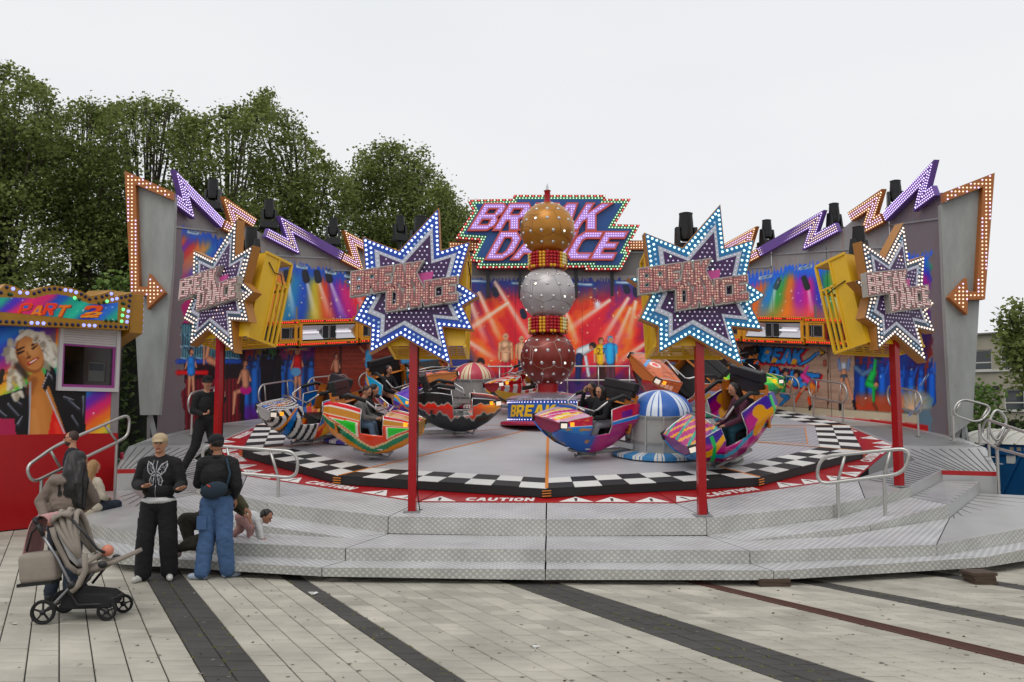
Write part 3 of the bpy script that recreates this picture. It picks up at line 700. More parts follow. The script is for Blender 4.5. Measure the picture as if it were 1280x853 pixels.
for z, nm, mt in ((zc[0], 'red_globe', vein_mat('red globe paint', '7e2c20', '9a7a70', .3)), (zc[1], 'silver_globe', vein_mat('silver globe paint', 'b6b1b0', '857c80', .25)), (zc[2], 'gold_globe', vein_mat('gold globe paint', 'b57a28', '8a5424', .35))):
    o = MB().ball((0, 0, 0), .655, 48, 32).build(nm, mt, glb, smooth=True); o.location = (0, 0, z - gb.z)
    s = MB(); s2 = MB(); gl = MB()
    for i, el in enumerate((-62, -38, -13, 13, 38, 62)):
        n_ = [8, 12, 14, 14, 12, 8][i]
        for k in range(n_):
            a = 2 * math.pi * (k + .5 * (i % 2)) / n_; e = rad(el); d = Vector((math.cos(e) * math.cos(a), math.cos(e) * math.sin(a), math.sin(e)))
            R = d.to_track_quat('Z', 'Y').to_matrix(); s2.ball(d * .652, (.045, .045, .014), 10, 4, R=R)
            (gl if (k * 7 + i * 3) % 9 == 0 else s).ball(d * .657, (.028, .028, .018), 8, 5, R=R)
    for b, nm2, m2 in ((s2, 'stud_rings', M_CHROME), (s, 'studs', M_STUD), (gl, 'lit_studs', M_STUDL)): b.build(nm2, m2, o, smooth=True, kind='stuff')
for z in ((zc[0] + zc[1]) / 2, (zc[1] + zc[2]) / 2):
    o = MB().lathe([(.4, -.2), (.43, -.17), (.43, .17), (.4, .2)], 30, (0, 0, 0)).build('collar', M_RED, glb, smooth='auto'); o.location = (0, 0, z - gb.z)
    for nm2, m2, sel in (('red_beads', M_BEADR, 0), ('gold_beads', M_BEADY, 1), ('pale_beads', M_BEADW, 2)):
        b = MB()
        for k in range(32):
            for r_ in range(5):
                typ = [0, 0, 1, 2, 2, 1, 0, 0, 0, 1, 1, 0, 0][k % 13] if r_ < 4 else (1 if k % 3 else 0)
                if typ == sel: a = 2 * math.pi * k / 32; b.ball((.44 * math.cos(a), .44 * math.sin(a), .14 - r_ * .075), .042, 7, 5)
        b.build(nm2, m2, o, smooth=True, kind='stuff')
MB().lathe([(.24, -.05), (.24, .5), (.2, .55), (.2, zc[0] - .5 - gb.z + .05)], 20).build('pole', M_RED, glb, smooth='auto')
MB().lathe([(.12, .58), (.1, .68), (.07, .7), (.07, .92), (.09, .95), (.03, .97)], 14, (0, 0, zc[2] - gb.z)).build('spire', M_RED, glb, smooth='auto')
MB().lathe([(.035, .96), (.03, 1.05), (.008, 1.13)], 10, (0, 0, zc[2] - gb.z)).build('spire_tip', M_CHROME, glb, smooth='auto')
# ================================================================== BACK WALL WITH ITS AIRBRUSHED PANELS
WPTS = [(-9.1, -.7), (-8.55, 1.2), (-6.4, 4.3), (-3.3, 7.8), (3.3, 7.8), (6.4, 4.3), (8.55, 1.2), (9.1, -.7)]
WTOP = [5.75, 5.15, 4.35, 4.2, 4.2, 4.35, 5.15, 5.75]
WU = [0]
for i in range(7): WU.append(WU[-1] + math.hypot(WPTS[i + 1][0] - WPTS[i][0], WPTS[i + 1][1] - WPTS[i][1]))
UT = WU[-1]
def wallfn(u, h, d=0.):
    i = 0
    while i < 6 and u > WU[i + 1]: i += 1
    a, b = WPTS[i], WPTS[i + 1]; l = WU[i + 1] - WU[i]; t = (u - WU[i]) / l; tx, ty = (b[0] - a[0]) / l, (b[1] - a[1]) / l
    return L(a[0] + tx * (u - WU[i]) + ty * d, a[1] + ty * (u - WU[i]) - tx * d, h - .16)
def wall_uh(px, py, d=0.):
    """where a sight line meets the wall: (u, h)"""
    o = loc(CAMP); r_ = loc(CAMP + ray(px, py)); dx, dy, dh = r_[0] - o[0], r_[1] - o[1], r_[2] - o[2]; best = None
    for i in range(7):
        a, b = Vector(WPTS[i]), Vector(WPTS[i + 1]); e = (b - a).normalized(); n = Vector((e.y, -e.x)); a2 = a + n * d
        den = dx * n.x + dy * n.y
        if abs(den) < 1e-9: continue
        t = ((a2.x - o[0]) * n.x + (a2.y - o[1]) * n.y) / den; x, y = o[0] + dx * t, o[1] + dy * t; s_ = (x - a2.x) * e.x + (y - a2.y) * e.y; l = WU[i + 1] - WU[i]
        miss = max(0, -s_, s_ - l)
        if t > 0 and (best is None or miss < best[0]): best = (miss, WU[i] + s_, o[2] + dh * t + .16)
    return best[1], best[2]
ZZ = [[(220, 249), (236, 261), (228, 229), (279, 280)], [(281, 281), (298, 290), (288, 259), (319, 279)], [(334, 291), (367, 308), (358, 281), (428, 320)], [(429, 321), (448, 331), (438, 298), (472, 316), (540, 326)]]
CTOP = wall_uh(690, 309)[1]
TU, TH = [0.], [wall_uh(*ZZ[0][0], .2)[1] - .02]
for z_ in ZZ:
    uv_ = [wall_uh(x, y, .2) for x, y in z_]; (us, hs), (u1_, h1_), (u2_, h2_), (ue, he) = uv_[:4]
    if z_ is ZZ[3]: ue, he = wall_uh(540, 326, .2)
    TU += [us, u1_, u1_ + .01, ue]; TH += [hs, h1_, h2_ + (he - h2_) * (u1_ - u2_) / (ue - u2_), he]
k_ = [i for i in range(len(TU)) if TU[i] < WU[3] - .1]; TU, TH = [TU[i] for i in k_], [TH[i] for i in k_]
TU += [WU[3] - .02, WU[3] + .02]; TH += [TH[-1], CTOP]; TU, TH = TU + [UT - u for u in TU[::-1]], TH + TH[::-1]
SKIN = 'b98a72'
def fig(P, pts, r, c, k=1.): 
    for a, b in zip(pts, pts[1:]): P.cap(a, b, r * k, r * k * .85, c)
def hue_bands(P, x, cols, per):
    n = len(cols); t = (x / per) % n; i = np.floor(t).astype(int); f = (t - i)[..., None]; f = f * f * (3 - 2 * f); c = np.array([hexc(q) for q in cols])
    return c[i % n] * (1 - f) + c[(i + 1) % n] * f
def crowd(P, x0, x1, ytop, c, seed, step=8, h=60):
    g = np.random.default_rng(seed); x = x0
    while x < x1:
        y = ytop + g.uniform(-3, 5); P.ell(x, y, 2.4, 3, c); P.cap((x, y + 8), (x, y + h), 4.2, 5, c)
        if g.random() < .6: P.cap((x + 3, y + 6), (x + 5 + g.uniform(-3, 3), y - 8), 1.1, .9, c)
        x += step * g.uniform(.7, 1.2)
def wood(P, x0, x1, y0, y1, c, dark, rows=6):
    m = (P.X > x0) & (P.X < x1) & (P.Y > y0) & (P.Y < y1); n = fbm(P.X * .05, P.Y * .9, 5)
    P.mix(m * 1., c); P.mix(m * (n - .35) * 1.1, dark)
    if rows: P.mix(m * ((P.Y % rows) < .8) * .55, dark)
def jag(x, a, b, amp=5, f=.16, seed=1): return a + b - amp * np.abs(((x * f + 3 * vnoise(x * .11, x * 0, seed)) % 1) - .5) * 2.2
def paint_left(P):
    X, Y = P.X, P.Y
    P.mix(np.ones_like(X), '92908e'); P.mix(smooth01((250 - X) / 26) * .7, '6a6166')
    n = fbm(X * .06, Y * .02, 3); P.mix(np.clip(n - .45, 0, 1) * .7, '6b6667'); P.mix(np.clip(fbm(X * .5, Y * .03, 8) - .62, 0, 1) * 1.2, '8a5a4a')
    top = np.interp(X, [228, 300, 350, 455, 570], [289, 308, 330, 349, 354]); tj = jag(X, top, 0, 7, .14)
    mu = (Y > tj) & (X > 226 + 6 * vnoise(Y * .12, Y * 0, 4))
    xs = (X - 330) - (Y - 345) * (X - 392) / 160.
    c = hue_bands(P, xs + 6 * fbm(X * .03, Y * .03, 9), ['8a3fb0', 'e0483a', 'f09a4a', 'e8b060', '3a9ad0', '3a6ad0', 'e0d050', 'e86040', '7a3fc0', 'e0409a', 'f04a50', 'e8703a'], 11.)
    P.C = np.where(mu[..., None], c * .86, P.C)
    P.mix(mu * smooth01((tj + 22 - Y) / 18), '2c5fb4'); P.mix(mu * (X < 300) * smooth01((Y - 300) / 60) * .6, '7a4ab0')
    P.mix(mu * (X < 262) * smooth01((Y - 335) / 20) * .8, 'a8286a')
    for x in (360, 383, 398, 412, 438, 268): P.beam((x, 350), (x + 14 + (x - 390) * .2, 400), 2, 6, 'ffffff', .75); P.cap((x - 2, 341), (x, 350), 4, 4.5, '20242e')
    P.stars(60, (335, 345, 570, 400), 'fff6c0', 1.5, 4)
    for x, y in ((236, 290), (352, 327), (372, 333), (408, 340), (432, 345)): P.cap((x, y), (x + 11, y + 2), 2, 2, 'b8ccd8'); P.cap((x + 1, y - .5), (x + 10, y + 1.5), .7, .7, '3a5a80')
    # below the light boxes
    lo = mu & (Y > 404); P.mix(lo * 1., '3b2350')
    m = lo & (X > 305) & (X < 395); c = hue_bands(P, X - 300 + (Y - 420) * .1, ['6a2a7a', 'a04040', '9a8a40', '4a8a50', '8a3a70', 'b0603a', '7a2a80'], 14); P.C = np.where(m[..., None], c * .8, P.C)
    P.mix(m * smooth01((Y - 446) / 8), '141a30')
    crowd(P, 312, 396, 448, '16305a', 2, 7); crowd(P, 308, 396, 456, '2a66a8', 5, 11); crowd(P, 330, 350, 440, '0d0d14', 6, 9, 70); P.mix(m * smooth01((Y - 500) / 14) * .8, '6a2a80')
    wood(P, 393, 566, 404, 530, '8a4430', '542218', 5); P.mix(((X > 424) & (X < 427)) * (Y > 404) * .8, '2a0e0c')
    # bar with bottle shelves
    m = lo & (X < 306); P.mix(m * 1., '20141c')
    for y in (412, 426, 441): P.mix(((X > 227) & (X < 300) & (np.abs(Y - y) < 7)) * 1., '2a4658'); P.mix(((X > 227) & (X < 300) & (np.abs(Y - y) < 6) & ((X % 3.1) < 1.6)) * .8, '6fa0a8'); P.cap((226, y + 7), (300, y + 7), .8, .8, '8fb8cc')
    P.cap((222, 452), (300, 452), 3, 3, '1f4f9a'); P.cap((222, 466), (258, 466), 3, 3, 'b01820'); P.mix((lo & (X < 300) & (Y > 474)) * (.6 + .3 * np.sin(X * 1.3)), '8a2430')
    # women
    def girl(x, y, s, dress, hair, seat=False, flip=1, skin=SKIN):
        f = flip
        P.ell(x, y, 3.2 * s, 4 * s, hair); P.ell(x + .7 * f, y + .3, 2 * s, 2.8 * s, skin); P.cap((x, y + 4 * s), (x, y + 8 * s), 1.5 * s, 1.5 * s, skin)
        P.cap((x - 3 * s, y + 8 * s), (x - 7 * s * f, y + 20 * s), 1.4 * s, 1 * s, skin); P.cap((x + 3 * s, y + 8 * s), (x + 6 * s * f, y + 18 * s), 1.4 * s, 1 * s, skin)
        if seat: P.cap((x + 2 * s, y + 26 * s), (x - 10 * s * f, y + 30 * s), 2.8 * s, 2.2 * s, skin); P.cap((x - 10 * s * f, y + 30 * s), (x - 12 * s * f, y + 52 * s), 2.1 * s, 1.1 * s, skin); P.ell(x + 1 * s, y + 27 * s, 6 * s, 5 * s, dress); P.cap((x, y + 9 * s), (x + s, y + 22 * s), 4.3 * s, 3.6 * s, skin)
        else:
            P.cap((x - 1.5 * s, y + 26 * s), (x - 3 * s, y + 52 * s), 2.3 * s, 1.2 * s, skin); P.cap((x + 2 * s, y + 26 * s), (x + 3 * s, y + 52 * s), 2.3 * s, 1.2 * s, skin); P.cap((x, y + 9 * s), (x, y + 24 * s), 4.2 * s, 5 * s, dress); P.ell(x, y + 16 * s, 2.7 * s, 3 * s, dress)
    girl(239, 440, 1.05, '2f7fc0', '3a2018'); girl(306, 455, 1.2, 'b02a80', '4a2c20', True)
    P.cap((262, 428), (258, 448), 3, 2, SKIN); P.cap((262, 450), (272, 455), 5, 4.5, SKIN); P.cap((255, 428), (255, 455), 1.2, 1.2, SKIN)
    for k in range(16): a = -3.3 + k * .23; P.cap((372, 436), (372 + 16 * math.cos(a), 436 + 14 * math.sin(a)), 1.6, .5, 'b8a888', .8)
    girl(372, 438, 1.15, 'b8242c', 'b8a888', False, 1); P.ell(370, 465, 6.5, 5.5, '6fa6cc')
    girl(420, 445, .85, '20242c', '140c0a', True); girl(461, 432, 1., '5aa0c8', '20140f', False, -1); P.cap((455, 440), (450, 434), 1.3, 1.3, SKIN); P.cap((467, 440), (474, 432), 1.3, 1.3, SKIN)
def paint_center(P):
    X, Y = P.X, P.Y
    P.mix(np.ones_like(X), '8b8987'); P.mix(np.clip(fbm(X * .06, Y * .03, 13) - .45, 0, 1), '6e6b6b'); P.mix(((Y > 312) & (Y < 345)) * .55, '55524f')
    tj = jag(X, 353, 0, 6, .2, 5); mu = Y > tj
    n = fbm(X * .022 + Y * .01, Y * .03 - X * .01, 21)
    ang = np.arctan2(Y - 560, X - 692); c = hue_bands(P, ang * 16 + n * 7 + 40, ['c01c2c', 'e0602a', 'c81a3a', 'd8304a', 'b02a70', 'e87030', 'cc2030', 'a01c60'], 1.3)
    P.C = np.where(mu[..., None], c * .92, P.C)
    P.mix(mu * smooth01((tj + 34 - Y) / 34 + (n - .5) * .8), '27408f'); P.mix(mu * smooth01((622 - X) / 40 + (n - .55) * 2) * .85, '1e3a80'); P.mix(mu * smooth01((X - 800) / 20 + (n - .5)) * .8, 'c02a80')
    P.mix(mu * smooth01((Y - 458) / 22) * .75, '2b2f78')
    B = [((578, 352), (608, 430)), ((598, 365), (625, 425)), ((618, 352), (672, 440)), ((636, 378), (560, 430)), ((575, 420), (620, 450)), ((707, 390), (722, 430)), ((763, 375), (706, 415)), ((786, 372), (750, 430)), ((789, 384), (765, 440)), ((795, 376), (785, 425)), ((813, 425), (770, 455)), ((830, 360), (795, 400))]
    for a, b in B: P.beam(a, (a[0] + (b[0] - a[0]) * 1.5, a[1] + (b[1] - a[1]) * 1.5), 3.5, 16, 'ff9a50', .75); P.beam(a, b, 2.4, 5, 'ffffff', .8)
    for x, y in ((620, 368), (784, 364), (796, 368), (655, 395)): P.cap((x - 2, y - 6), (x, y), 3.4, 4.2, '151d38')
    P.stars(130, (572, 356, 820, 480), 'fff0b0', 1.3, 9); P.stars(40, (572, 356, 820, 480), 'e8a020', 1.5, 19)
    for k in range(12): a = k * .52; P.cap((747, 381), (747 + 6 * math.cos(a), 381 + 6 * math.sin(a)), .8, .2, 'e8eef8')
    for x, y in ((584, 351), (640, 354), (770, 353), (716, 355)): P.cap((x, y), (x + 24, y + 1.5), 2.4, 2.4, '3c6ea8'); P.cap((x + 1, y), (x + 23, y + 1), 1, 1, 'c8d8e4')
    def man(x, y, s, top, leg, hair, skin='c8a080', arms=0):
        P.cap((x - 2 * s, y + 28 * s), (x - 3 * s, y + 62 * s), 3 * s, 2.6 * s, leg); P.cap((x + 3 * s, y + 28 * s), (x + 4 * s, y + 62 * s), 3 * s, 2.6 * s, leg)
        P.cap((x - 4 * s, y + 9 * s), (x + 4 * s, y + 9 * s), 3.6 * s, 3.6 * s, top); P.cap((x, y + 10 * s), (x, y + 27 * s), 6 * s, 5.4 * s, top)
        P.cap((x - 7 * s, y + 9 * s), (x - 8 * s, y + 26 * s), 2.1 * s, 1.4 * s, top if not arms else skin); P.cap((x + 7 * s, y + 9 * s), (x + 8 * s, y + 26 * s), 2.1 * s, 1.4 * s, top if not arms else skin)
        P.cap((x - 8 * s, y + 19 * s), (x - 8 * s, y + 28 * s), 1.4 * s, 1.3 * s, skin); P.cap((x + 8 * s, y + 19 * s), (x + 8 * s, y + 28 * s), 1.4 * s, 1.3 * s, skin)
        P.ell(x, y, 3.6 * s, 4.4 * s, hair); P.ell(x + .4, y + 1.2 * s, 2.6 * s, 3.5 * s, skin); P.cap((x - 1.2, y + .5), (x + 1.4, y + .5), .4, .4, '3a2018', .7)
    man(632, 421, 1., 'caa98c', 'a8203a', 'caa98c', arms=1); P.cap((626, 436), (638, 434), 1.5, 1.5, 'a8866c'); P.cap((627, 439), (637, 440), 1.6, 1.6, 'c29c80')
    man(652, 424, .85, 'caa98c', '2a2a4a', 'caa98c', arms=1)
    man(751, 426, .95, 'e0ac1c', '3a1c1c', '3c1c14'); man(763, 424, 1., '38a0d8', '5a3a48', '3a8fb8')
    for q in (((747, 436), (750, 436), (750, 439), (747, 443), (751, 443)), ((753, 436), (756, 436), (754, 443))): P.path(q, .55, '30141a')
    P.cap((726, 440), (740, 433), 6, 4.5, 'cfd6da'); P.ell(741, 432, 4.5, 4, '20140f'); P.ell(739, 435, 2.6, 2.4, 'b07a60'); P.cap((724, 446), (722, 478), 5, 3.4, '1c2c58'); P.cap((732, 446), (736, 470), 2, 2, 'c8ced4')
    P.ell(588, 456, 4.6, 5.6, '140f14'); P.ell(588, 459, 2.9, 3.8, 'e4cdbc'); P.ell(601, 453, 5, 5.8, '1c1410'); P.ell(600, 457, 3, 3.8, 'c8a080'); P.cap((596, 466), (606, 464), 4, 4, '4a9a3a'); P.cap((609, 466), (611, 456), 1.7, 1.4, 'c8a080')
def paint_right(P):
    X, Y = P.X, P.Y
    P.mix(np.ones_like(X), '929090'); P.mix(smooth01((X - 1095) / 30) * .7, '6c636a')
    P.mix(np.clip(fbm(X * .06, Y * .02, 43) - .45, 0, 1) * .7, '6b6667'); P.mix(np.clip(fbm(X * .5, Y * .03, 48) - .62, 0, 1) * 1.2, '8a5a4a')
    top = np.interp(X, [806, 930, 1000, 1060, 1165], [354, 349, 338, 330, 322]); tj = jag(X, top, 0, 9, .12, 7)
    mu = (Y > tj) & (X < 1160 + 8 * vnoise(Y * .12, Y * 0, 14))
    xs = (X - 930) - (Y - 340) * (X - 1010) / 190.
    c = hue_bands(P, xs + 6 * fbm(X * .03, Y * .03, 49), ['3a78d8', '3a60c8', 'e05ab0', 'f08040', '3a9ae0', '50b060', 'e89040', 'b040c8', 'e03aa0', '4050c8', '3aa060', 'e8b030', 'e87830'], 10.5)
    P.C = np.where(mu[..., None], c * .88, P.C); P.mix(mu * smooth01((tj + 24 - Y) / 22 + (fbm(X * .05, Y * .05, 3) - .5)), '2f6fd0')
    P.mix(mu * smooth01((Y - 372) / 26) * (X < 1130) * .55, 'f09040'); P.mix(mu * (X > 1110) * smooth01((Y - 330) / 40) * .8, '5a2a80')
    for x in (969, 1010, 1026, 1038, 1050): P.beam((x, 358), (x + (x - 990) * .25, 392), 2, 5, 'ffffff', .7)
    P.cap((974, 350), (970, 359), 3, 3.6, '3a5058'); P.cap((1005, 348), (1009, 359), 3.6, 4.2, '1c2c28')
    for x, y in ((950, 348), (1000, 336), (1036, 328)): P.cap((x, y), (x + 14, y - 3), 2, 2, 'b8ccd8'); P.cap((x + 1, y), (x + 13, y - 3), .8, .8, '4a6a90')
    # lower part
    lo = mu & (Y > 404); P.mix(lo * 1., '3a2450')
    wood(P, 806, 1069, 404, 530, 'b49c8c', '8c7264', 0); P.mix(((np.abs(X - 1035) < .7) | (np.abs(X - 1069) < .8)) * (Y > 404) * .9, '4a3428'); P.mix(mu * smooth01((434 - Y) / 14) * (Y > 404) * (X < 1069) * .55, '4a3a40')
    m = lo & (X > 1070); c = hue_bands(P, (X - 1070) * .9 + (Y - 420) * .35, ['4a2a70', 'b04a3a', 'c8408a', '6a2a88', '2a5ab0'], 16); P.C = np.where(m[..., None], c * .7, P.C)
    crowd(P, 1072, 1164, 452, '173a78', 12, 10, 50); crowd(P, 1078, 1168, 462, '1f5fae', 15, 13, 40); P.mix(m * smooth01((Y - 486) / 14) * .8, 'c0582a'); P.mix(m * (X > 1130) * smooth01((Y - 486) / 14) * .6, '3aa0c8')
    for k in range(26):
        a = (.5 + k) * .24; P.beam((1140, 512), (1140 + 26 * math.cos(a), 512 - 30 * abs(math.sin(a))), 1, 4, 'f0e8ff' if k % 2 else 'e8a040', .5)
    # cream skirting and red foot of the wall
    yb = np.interp(X, [806, 930, 1020, 1123, 1165], [503, 505, 510, 516, 520]); P.mix((Y > yb) * (X < 1148) * 1., 'c3b8a4'); P.mix((np.abs(Y - yb) < .7) * (X < 1148) * .8, '7a6a58')
    yb2 = np.interp(X, [806, 930, 1020, 1123, 1165], [514, 515, 519, 527, 532]); P.mix((Y > yb2) * (X < 1160) * 1., 'a2161c'); P.mix((np.abs(Y - yb2) < .7) * (X < 1148) * .6, 'e4ddd0')
    # graffiti lettering: blue letters with a dark outline and a red shadow, arrow out of the K
    def graf(wd, x, y, h, w, rot):
        Lt = word(wd, 0, 0, h, w, .15, .02)
        tr = lambda l, ox=0, oy=0: [(x + q[0] * math.cos(rot) + q[1] * math.sin(rot) + ox, y - q[1] * math.cos(rot) + q[0] * math.sin(rot) + oy) for q in l]
        for g_ in Lt: P.poly(tr(inset(g_[0], -2.2), 1.5, 1.5), 'b01c30')
        for g_ in Lt: P.poly(tr(inset(g_[0], -1.5)), '101c38')
        for i, g_ in enumerate(Lt):
            P.poly(tr(g_[0]), '2f86c8')
            for hl in g_[1:]: P.poly(tr(hl), 'c8a040' if i % 2 else '101c38')
            P.poly(tr([(g_[0][0][0], 0), (g_[0][0][0] + 6, 0), (g_[0][0][0] + 8, 5), (g_[0][0][0] + 2, 7)]), 'd0a030' if i % 2 == 0 else '4aa0dc')
    graf('BREAK', 938, 452, 19, 64, .06); graf('DANCE', 958, 477, 19, 62, .16)
    P.path([(1000, 456), (1012, 450), (1020, 443), (1028, 441)], 2.4, '101c38'); P.path([(1000, 456), (1012, 450), (1020, 443), (1028, 441)], 1.4, '2f86c8'); P.poly([(1023, 435), (1034, 441), (1024, 447), (1027, 441)], '2a1c10'); P.poly([(1025, 438), (1031, 441), (1025, 444)], 'c8a030')
    P.cap((1031, 452), (1031, 456), 2.6, 2.6, '8a5040')
    # sitting boy and girl
    P.cap((978, 476), (977, 488), 5.4, 5, '1f9a58'); P.cap((972, 479), (968, 490), 1.8, 1.5, SKIN); P.cap((984, 480), (993, 487), 1.8, 1.4, SKIN); P.ell(981, 466, 3.6, 4.4, '2a1810'); P.ell(982, 468, 2.6, 3.4, SKIN); P.cap((979, 494), (985, 497), 4, 3, '2f6f9a'); P.cap((985, 497), (976, 506), 2.6, 2, '2f6f9a')
    P.ell(996, 467, 4.5, 5.5, '24120e'); P.ell(995, 470, 2.5, 3.3, SKIN); P.cap((1004, 470), (1014, 479), 4, 4.6, 'c85090'); P.cap((1006, 466), (1010, 458), 2, 1.7, 'c85090'); P.cap((1014, 482), (1018, 487), 4.6, 4.6, 'd8803a'); P.cap((1016, 488), (1011, 498), 2.5, 2.1, SKIN); P.cap((1011, 498), (1013, 508), 2, 1.5, 'c8502a'); P.cap((1006, 484), (1000, 492), 2.3, 2, SKIN); P.cap((1000, 492), (994, 503), 1.9, 1.4, 'c8502a'); P.cap((1013, 508), (1012, 512), 1.8, 1.6, '201820')
    # standing girl, arms up
    P.cap((1050, 462), (1048, 447), 2, 1.7, '7a8cae'); P.cap((1060, 462), (1062, 447), 2, 1.7, '7a8cae'); P.cap((1048, 447), (1054, 437), 1.5, 1.1, SKIN); P.cap((1062, 447), (1057, 436), 1.5, 1.1, SKIN); P.ell(1055, 442, 3, 5, 'c8a880'); P.ell(1055, 444, 2, 3, SKIN)
    P.cap((1055, 456), (1055, 461), 4, 3.8, 'b8bec8'); P.cap((1055, 464), (1055, 468), 3.3, 4, SKIN); P.cap((1054, 472), (1056, 472), 4, 4, '48586a'); P.cap((1052, 474), (1050, 500), 2.4, 1.6, SKIN); P.cap((1058, 474), (1066, 500), 2.4, 1.6, SKIN); P.cap((1050, 503), (1050, 512), 2, 1.8, '18141a'); P.cap((1067, 502), (1069, 511), 2, 1.8, '18141a')
    # hand-standing dancer in green
    P.cap((1070, 460), (1079, 468), 3.2, 3, '5a7494'); P.cap((1079, 468), (1092, 462), 3.4, 3.6, '5a7494'); P.cap((1092, 464), (1098, 450), 3, 2.6, '3a4c68'); P.cap((1097, 448), (1104, 445), 3, 2, '20242c'); P.cap((1092, 466), (1086, 480), 4.4, 5, '1f9a50'); P.cap((1086, 480), (1094, 484), 4.5, 3.6, '1f9a50'); P.ell(1096, 480, 3.4, 4, '2a1c14'); P.ell(1095, 481, 2.5, 3, SKIN)
    P.cap((1092, 486), (1092, 502), 2.3, 1.7, '1f8a48'); P.cap((1092, 505), (1096, 512), 2, 1.8, '6a3a28'); P.cap((1093, 464), (1094, 450), 2, 1.5, '1f9a50')
    for q in ((1151, 482, 1160, 468), (1146, 512, 1152, 500), (1136, 520, 1148, 508)): P.cap(q[:2], q[2:], 1.6, 1, 'c8d8e8'); P.cap(q[:2], q[2:], .6, .4, '2a3a80')
    P.stars(50, (940, 345, 1100, 400), 'ffffff', 1.2, 29); P.stars(20, (1075, 430, 1160, 500), 'ffffff', 1., 31)
M_MURAL = mat('airbrushed panel', '888888', .42, attr='paint', noise=.07, nscale=4, bump=.04, bscale=6)
M_GREY = mat('weathered grey panel', '989a96', .5, .05, noise=.3, nscale=2.2, stretch=(1, 1, .3)); 
def rusty(m, thr=.66):
    n = m.node_tree; b = n.nodes['Principled BSDF']; src = b.inputs['Base Color'].links[0].from_socket; t = n.nodes.new('ShaderNodeTexCoord'); q = n.nodes.new('ShaderNodeMapping'); q.inputs['Scale'].default_value = (3.2, 3.2, .9)
    z = n.nodes.new('ShaderNodeTexNoise'); z.inputs['Scale'].default_value = 1.3; z.inputs['Detail'].default_value = 7; z.inputs['Roughness'].default_value = .7; n.links.new(t.outputs['Object'], q.inputs[0]); n.links.new(q.outputs[0], z.inputs['Vector'])
    r = n.nodes.new('ShaderNodeMapRange'); r.inputs[1].default_value = thr; r.inputs[2].default_value = thr + .06; n.links.new(z.outputs['Fac'], r.inputs[0]); mm = n.nodes.new('ShaderNodeMixRGB'); n.links.new(r.outputs[0], mm.inputs[0]); n.links.new(src, mm.inputs[1]); mm.inputs[2].default_value = (*lin('5c3226'), 1); n.links.new(mm.outputs[0], b.inputs['Base Color'])
rusty(M_GREY); M_FRAMEG = mat('dark frame', '3c3d40', .6, .4, noise=.2)
wing = {}
for nm, rng_, lab in (('left', (0, 1, 2), 'left wing of the painted back wall with colourful light beams and a bar scene'), ('centre', (3,), 'middle back wall painted with red and orange light beams and dancing men'), ('right', (4, 5, 6), 'right wing of the painted back wall with graffiti lettering and breakdancers')):
    mid = rng_[len(rng_) // 2]; a, b = WPTS[mid], WPTS[mid + 1]
    t = thing('painted_back_wall', lab, 'wall', L((a[0] + b[0]) / 2, (a[1] + b[1]) / 2, -.16), group='painted back wall round the ride'); wing[nm] = t
    for i in rng_:
        a, b = WPTS[i], WPTS[i + 1]; l = WU[i + 1] - WU[i]; nx, nz_ = int(l / .03), 170
        uu = np.linspace(WU[i] + .004, WU[i + 1] - .004, nx); tt = np.linspace(0, 1, nz_); topv = np.interp(uu, TU, TH)
        U, T_ = np.meshgrid(uu, tt); H = T_ * topv[None, :] - .05
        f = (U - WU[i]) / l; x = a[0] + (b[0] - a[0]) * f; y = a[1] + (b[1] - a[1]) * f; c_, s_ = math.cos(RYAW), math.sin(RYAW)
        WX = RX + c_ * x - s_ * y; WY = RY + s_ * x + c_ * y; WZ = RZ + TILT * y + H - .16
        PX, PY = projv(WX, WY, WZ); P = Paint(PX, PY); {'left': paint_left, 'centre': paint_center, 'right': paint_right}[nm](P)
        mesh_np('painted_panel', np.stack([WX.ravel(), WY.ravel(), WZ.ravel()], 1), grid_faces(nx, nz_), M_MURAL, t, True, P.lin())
        tp = [min(topv) - .1] * 2; bk = MB(); q = [wallfn(WU[i] + .004, -.1, -.02), wallfn(WU[i + 1] - .004, -.1, -.02), wallfn(WU[i + 1] - .004, tp[1] - .05, -.02), wallfn(WU[i] + .004, tp[0] - .05, -.02)]
        q2 = [wallfn(WU[i] + .004, -.1, -.1), wallfn(WU[i + 1] - .004, -.1, -.1), wallfn(WU[i + 1] - .004, tp[1] - .05, -.1), wallfn(WU[i] + .004, tp[0] - .05, -.1)]
        bk.add(q + q2, [(0, 1, 2, 3), (7, 6, 5, 4), (0, 4, 5, 1), (1, 5, 6, 2), (2, 6, 7, 3), (3, 7, 4, 0)]).build('panel_back', M_FRAMEG, t, world=True)
        rb = MB(); n = max(1, round(l / 1.9))
        for k in range(1, n): u_ = WU[i] + l * k / n; rb.bar(wallfn(u_, 0, .004), wallfn(u_, np.interp(u_, TU, TH) - .3, .004), .012, .006)
        if n > 1: rb.build('panel_joints', M_FRAMEG, t, world=True)
        cp = MB(); tr_ = [min(np.interp(u_, TU, TH) for u_ in np.linspace(WU[i] + .02, WU[i + 1] - .02, 30)) - .2] * 2; cp.bar(wallfn(WU[i] + .02, tr_[0], .02), wallfn(WU[i + 1] - .02, tr_[1], .02), .03, .04); cp.build('top_rail', M_STEEL, t, world=True)
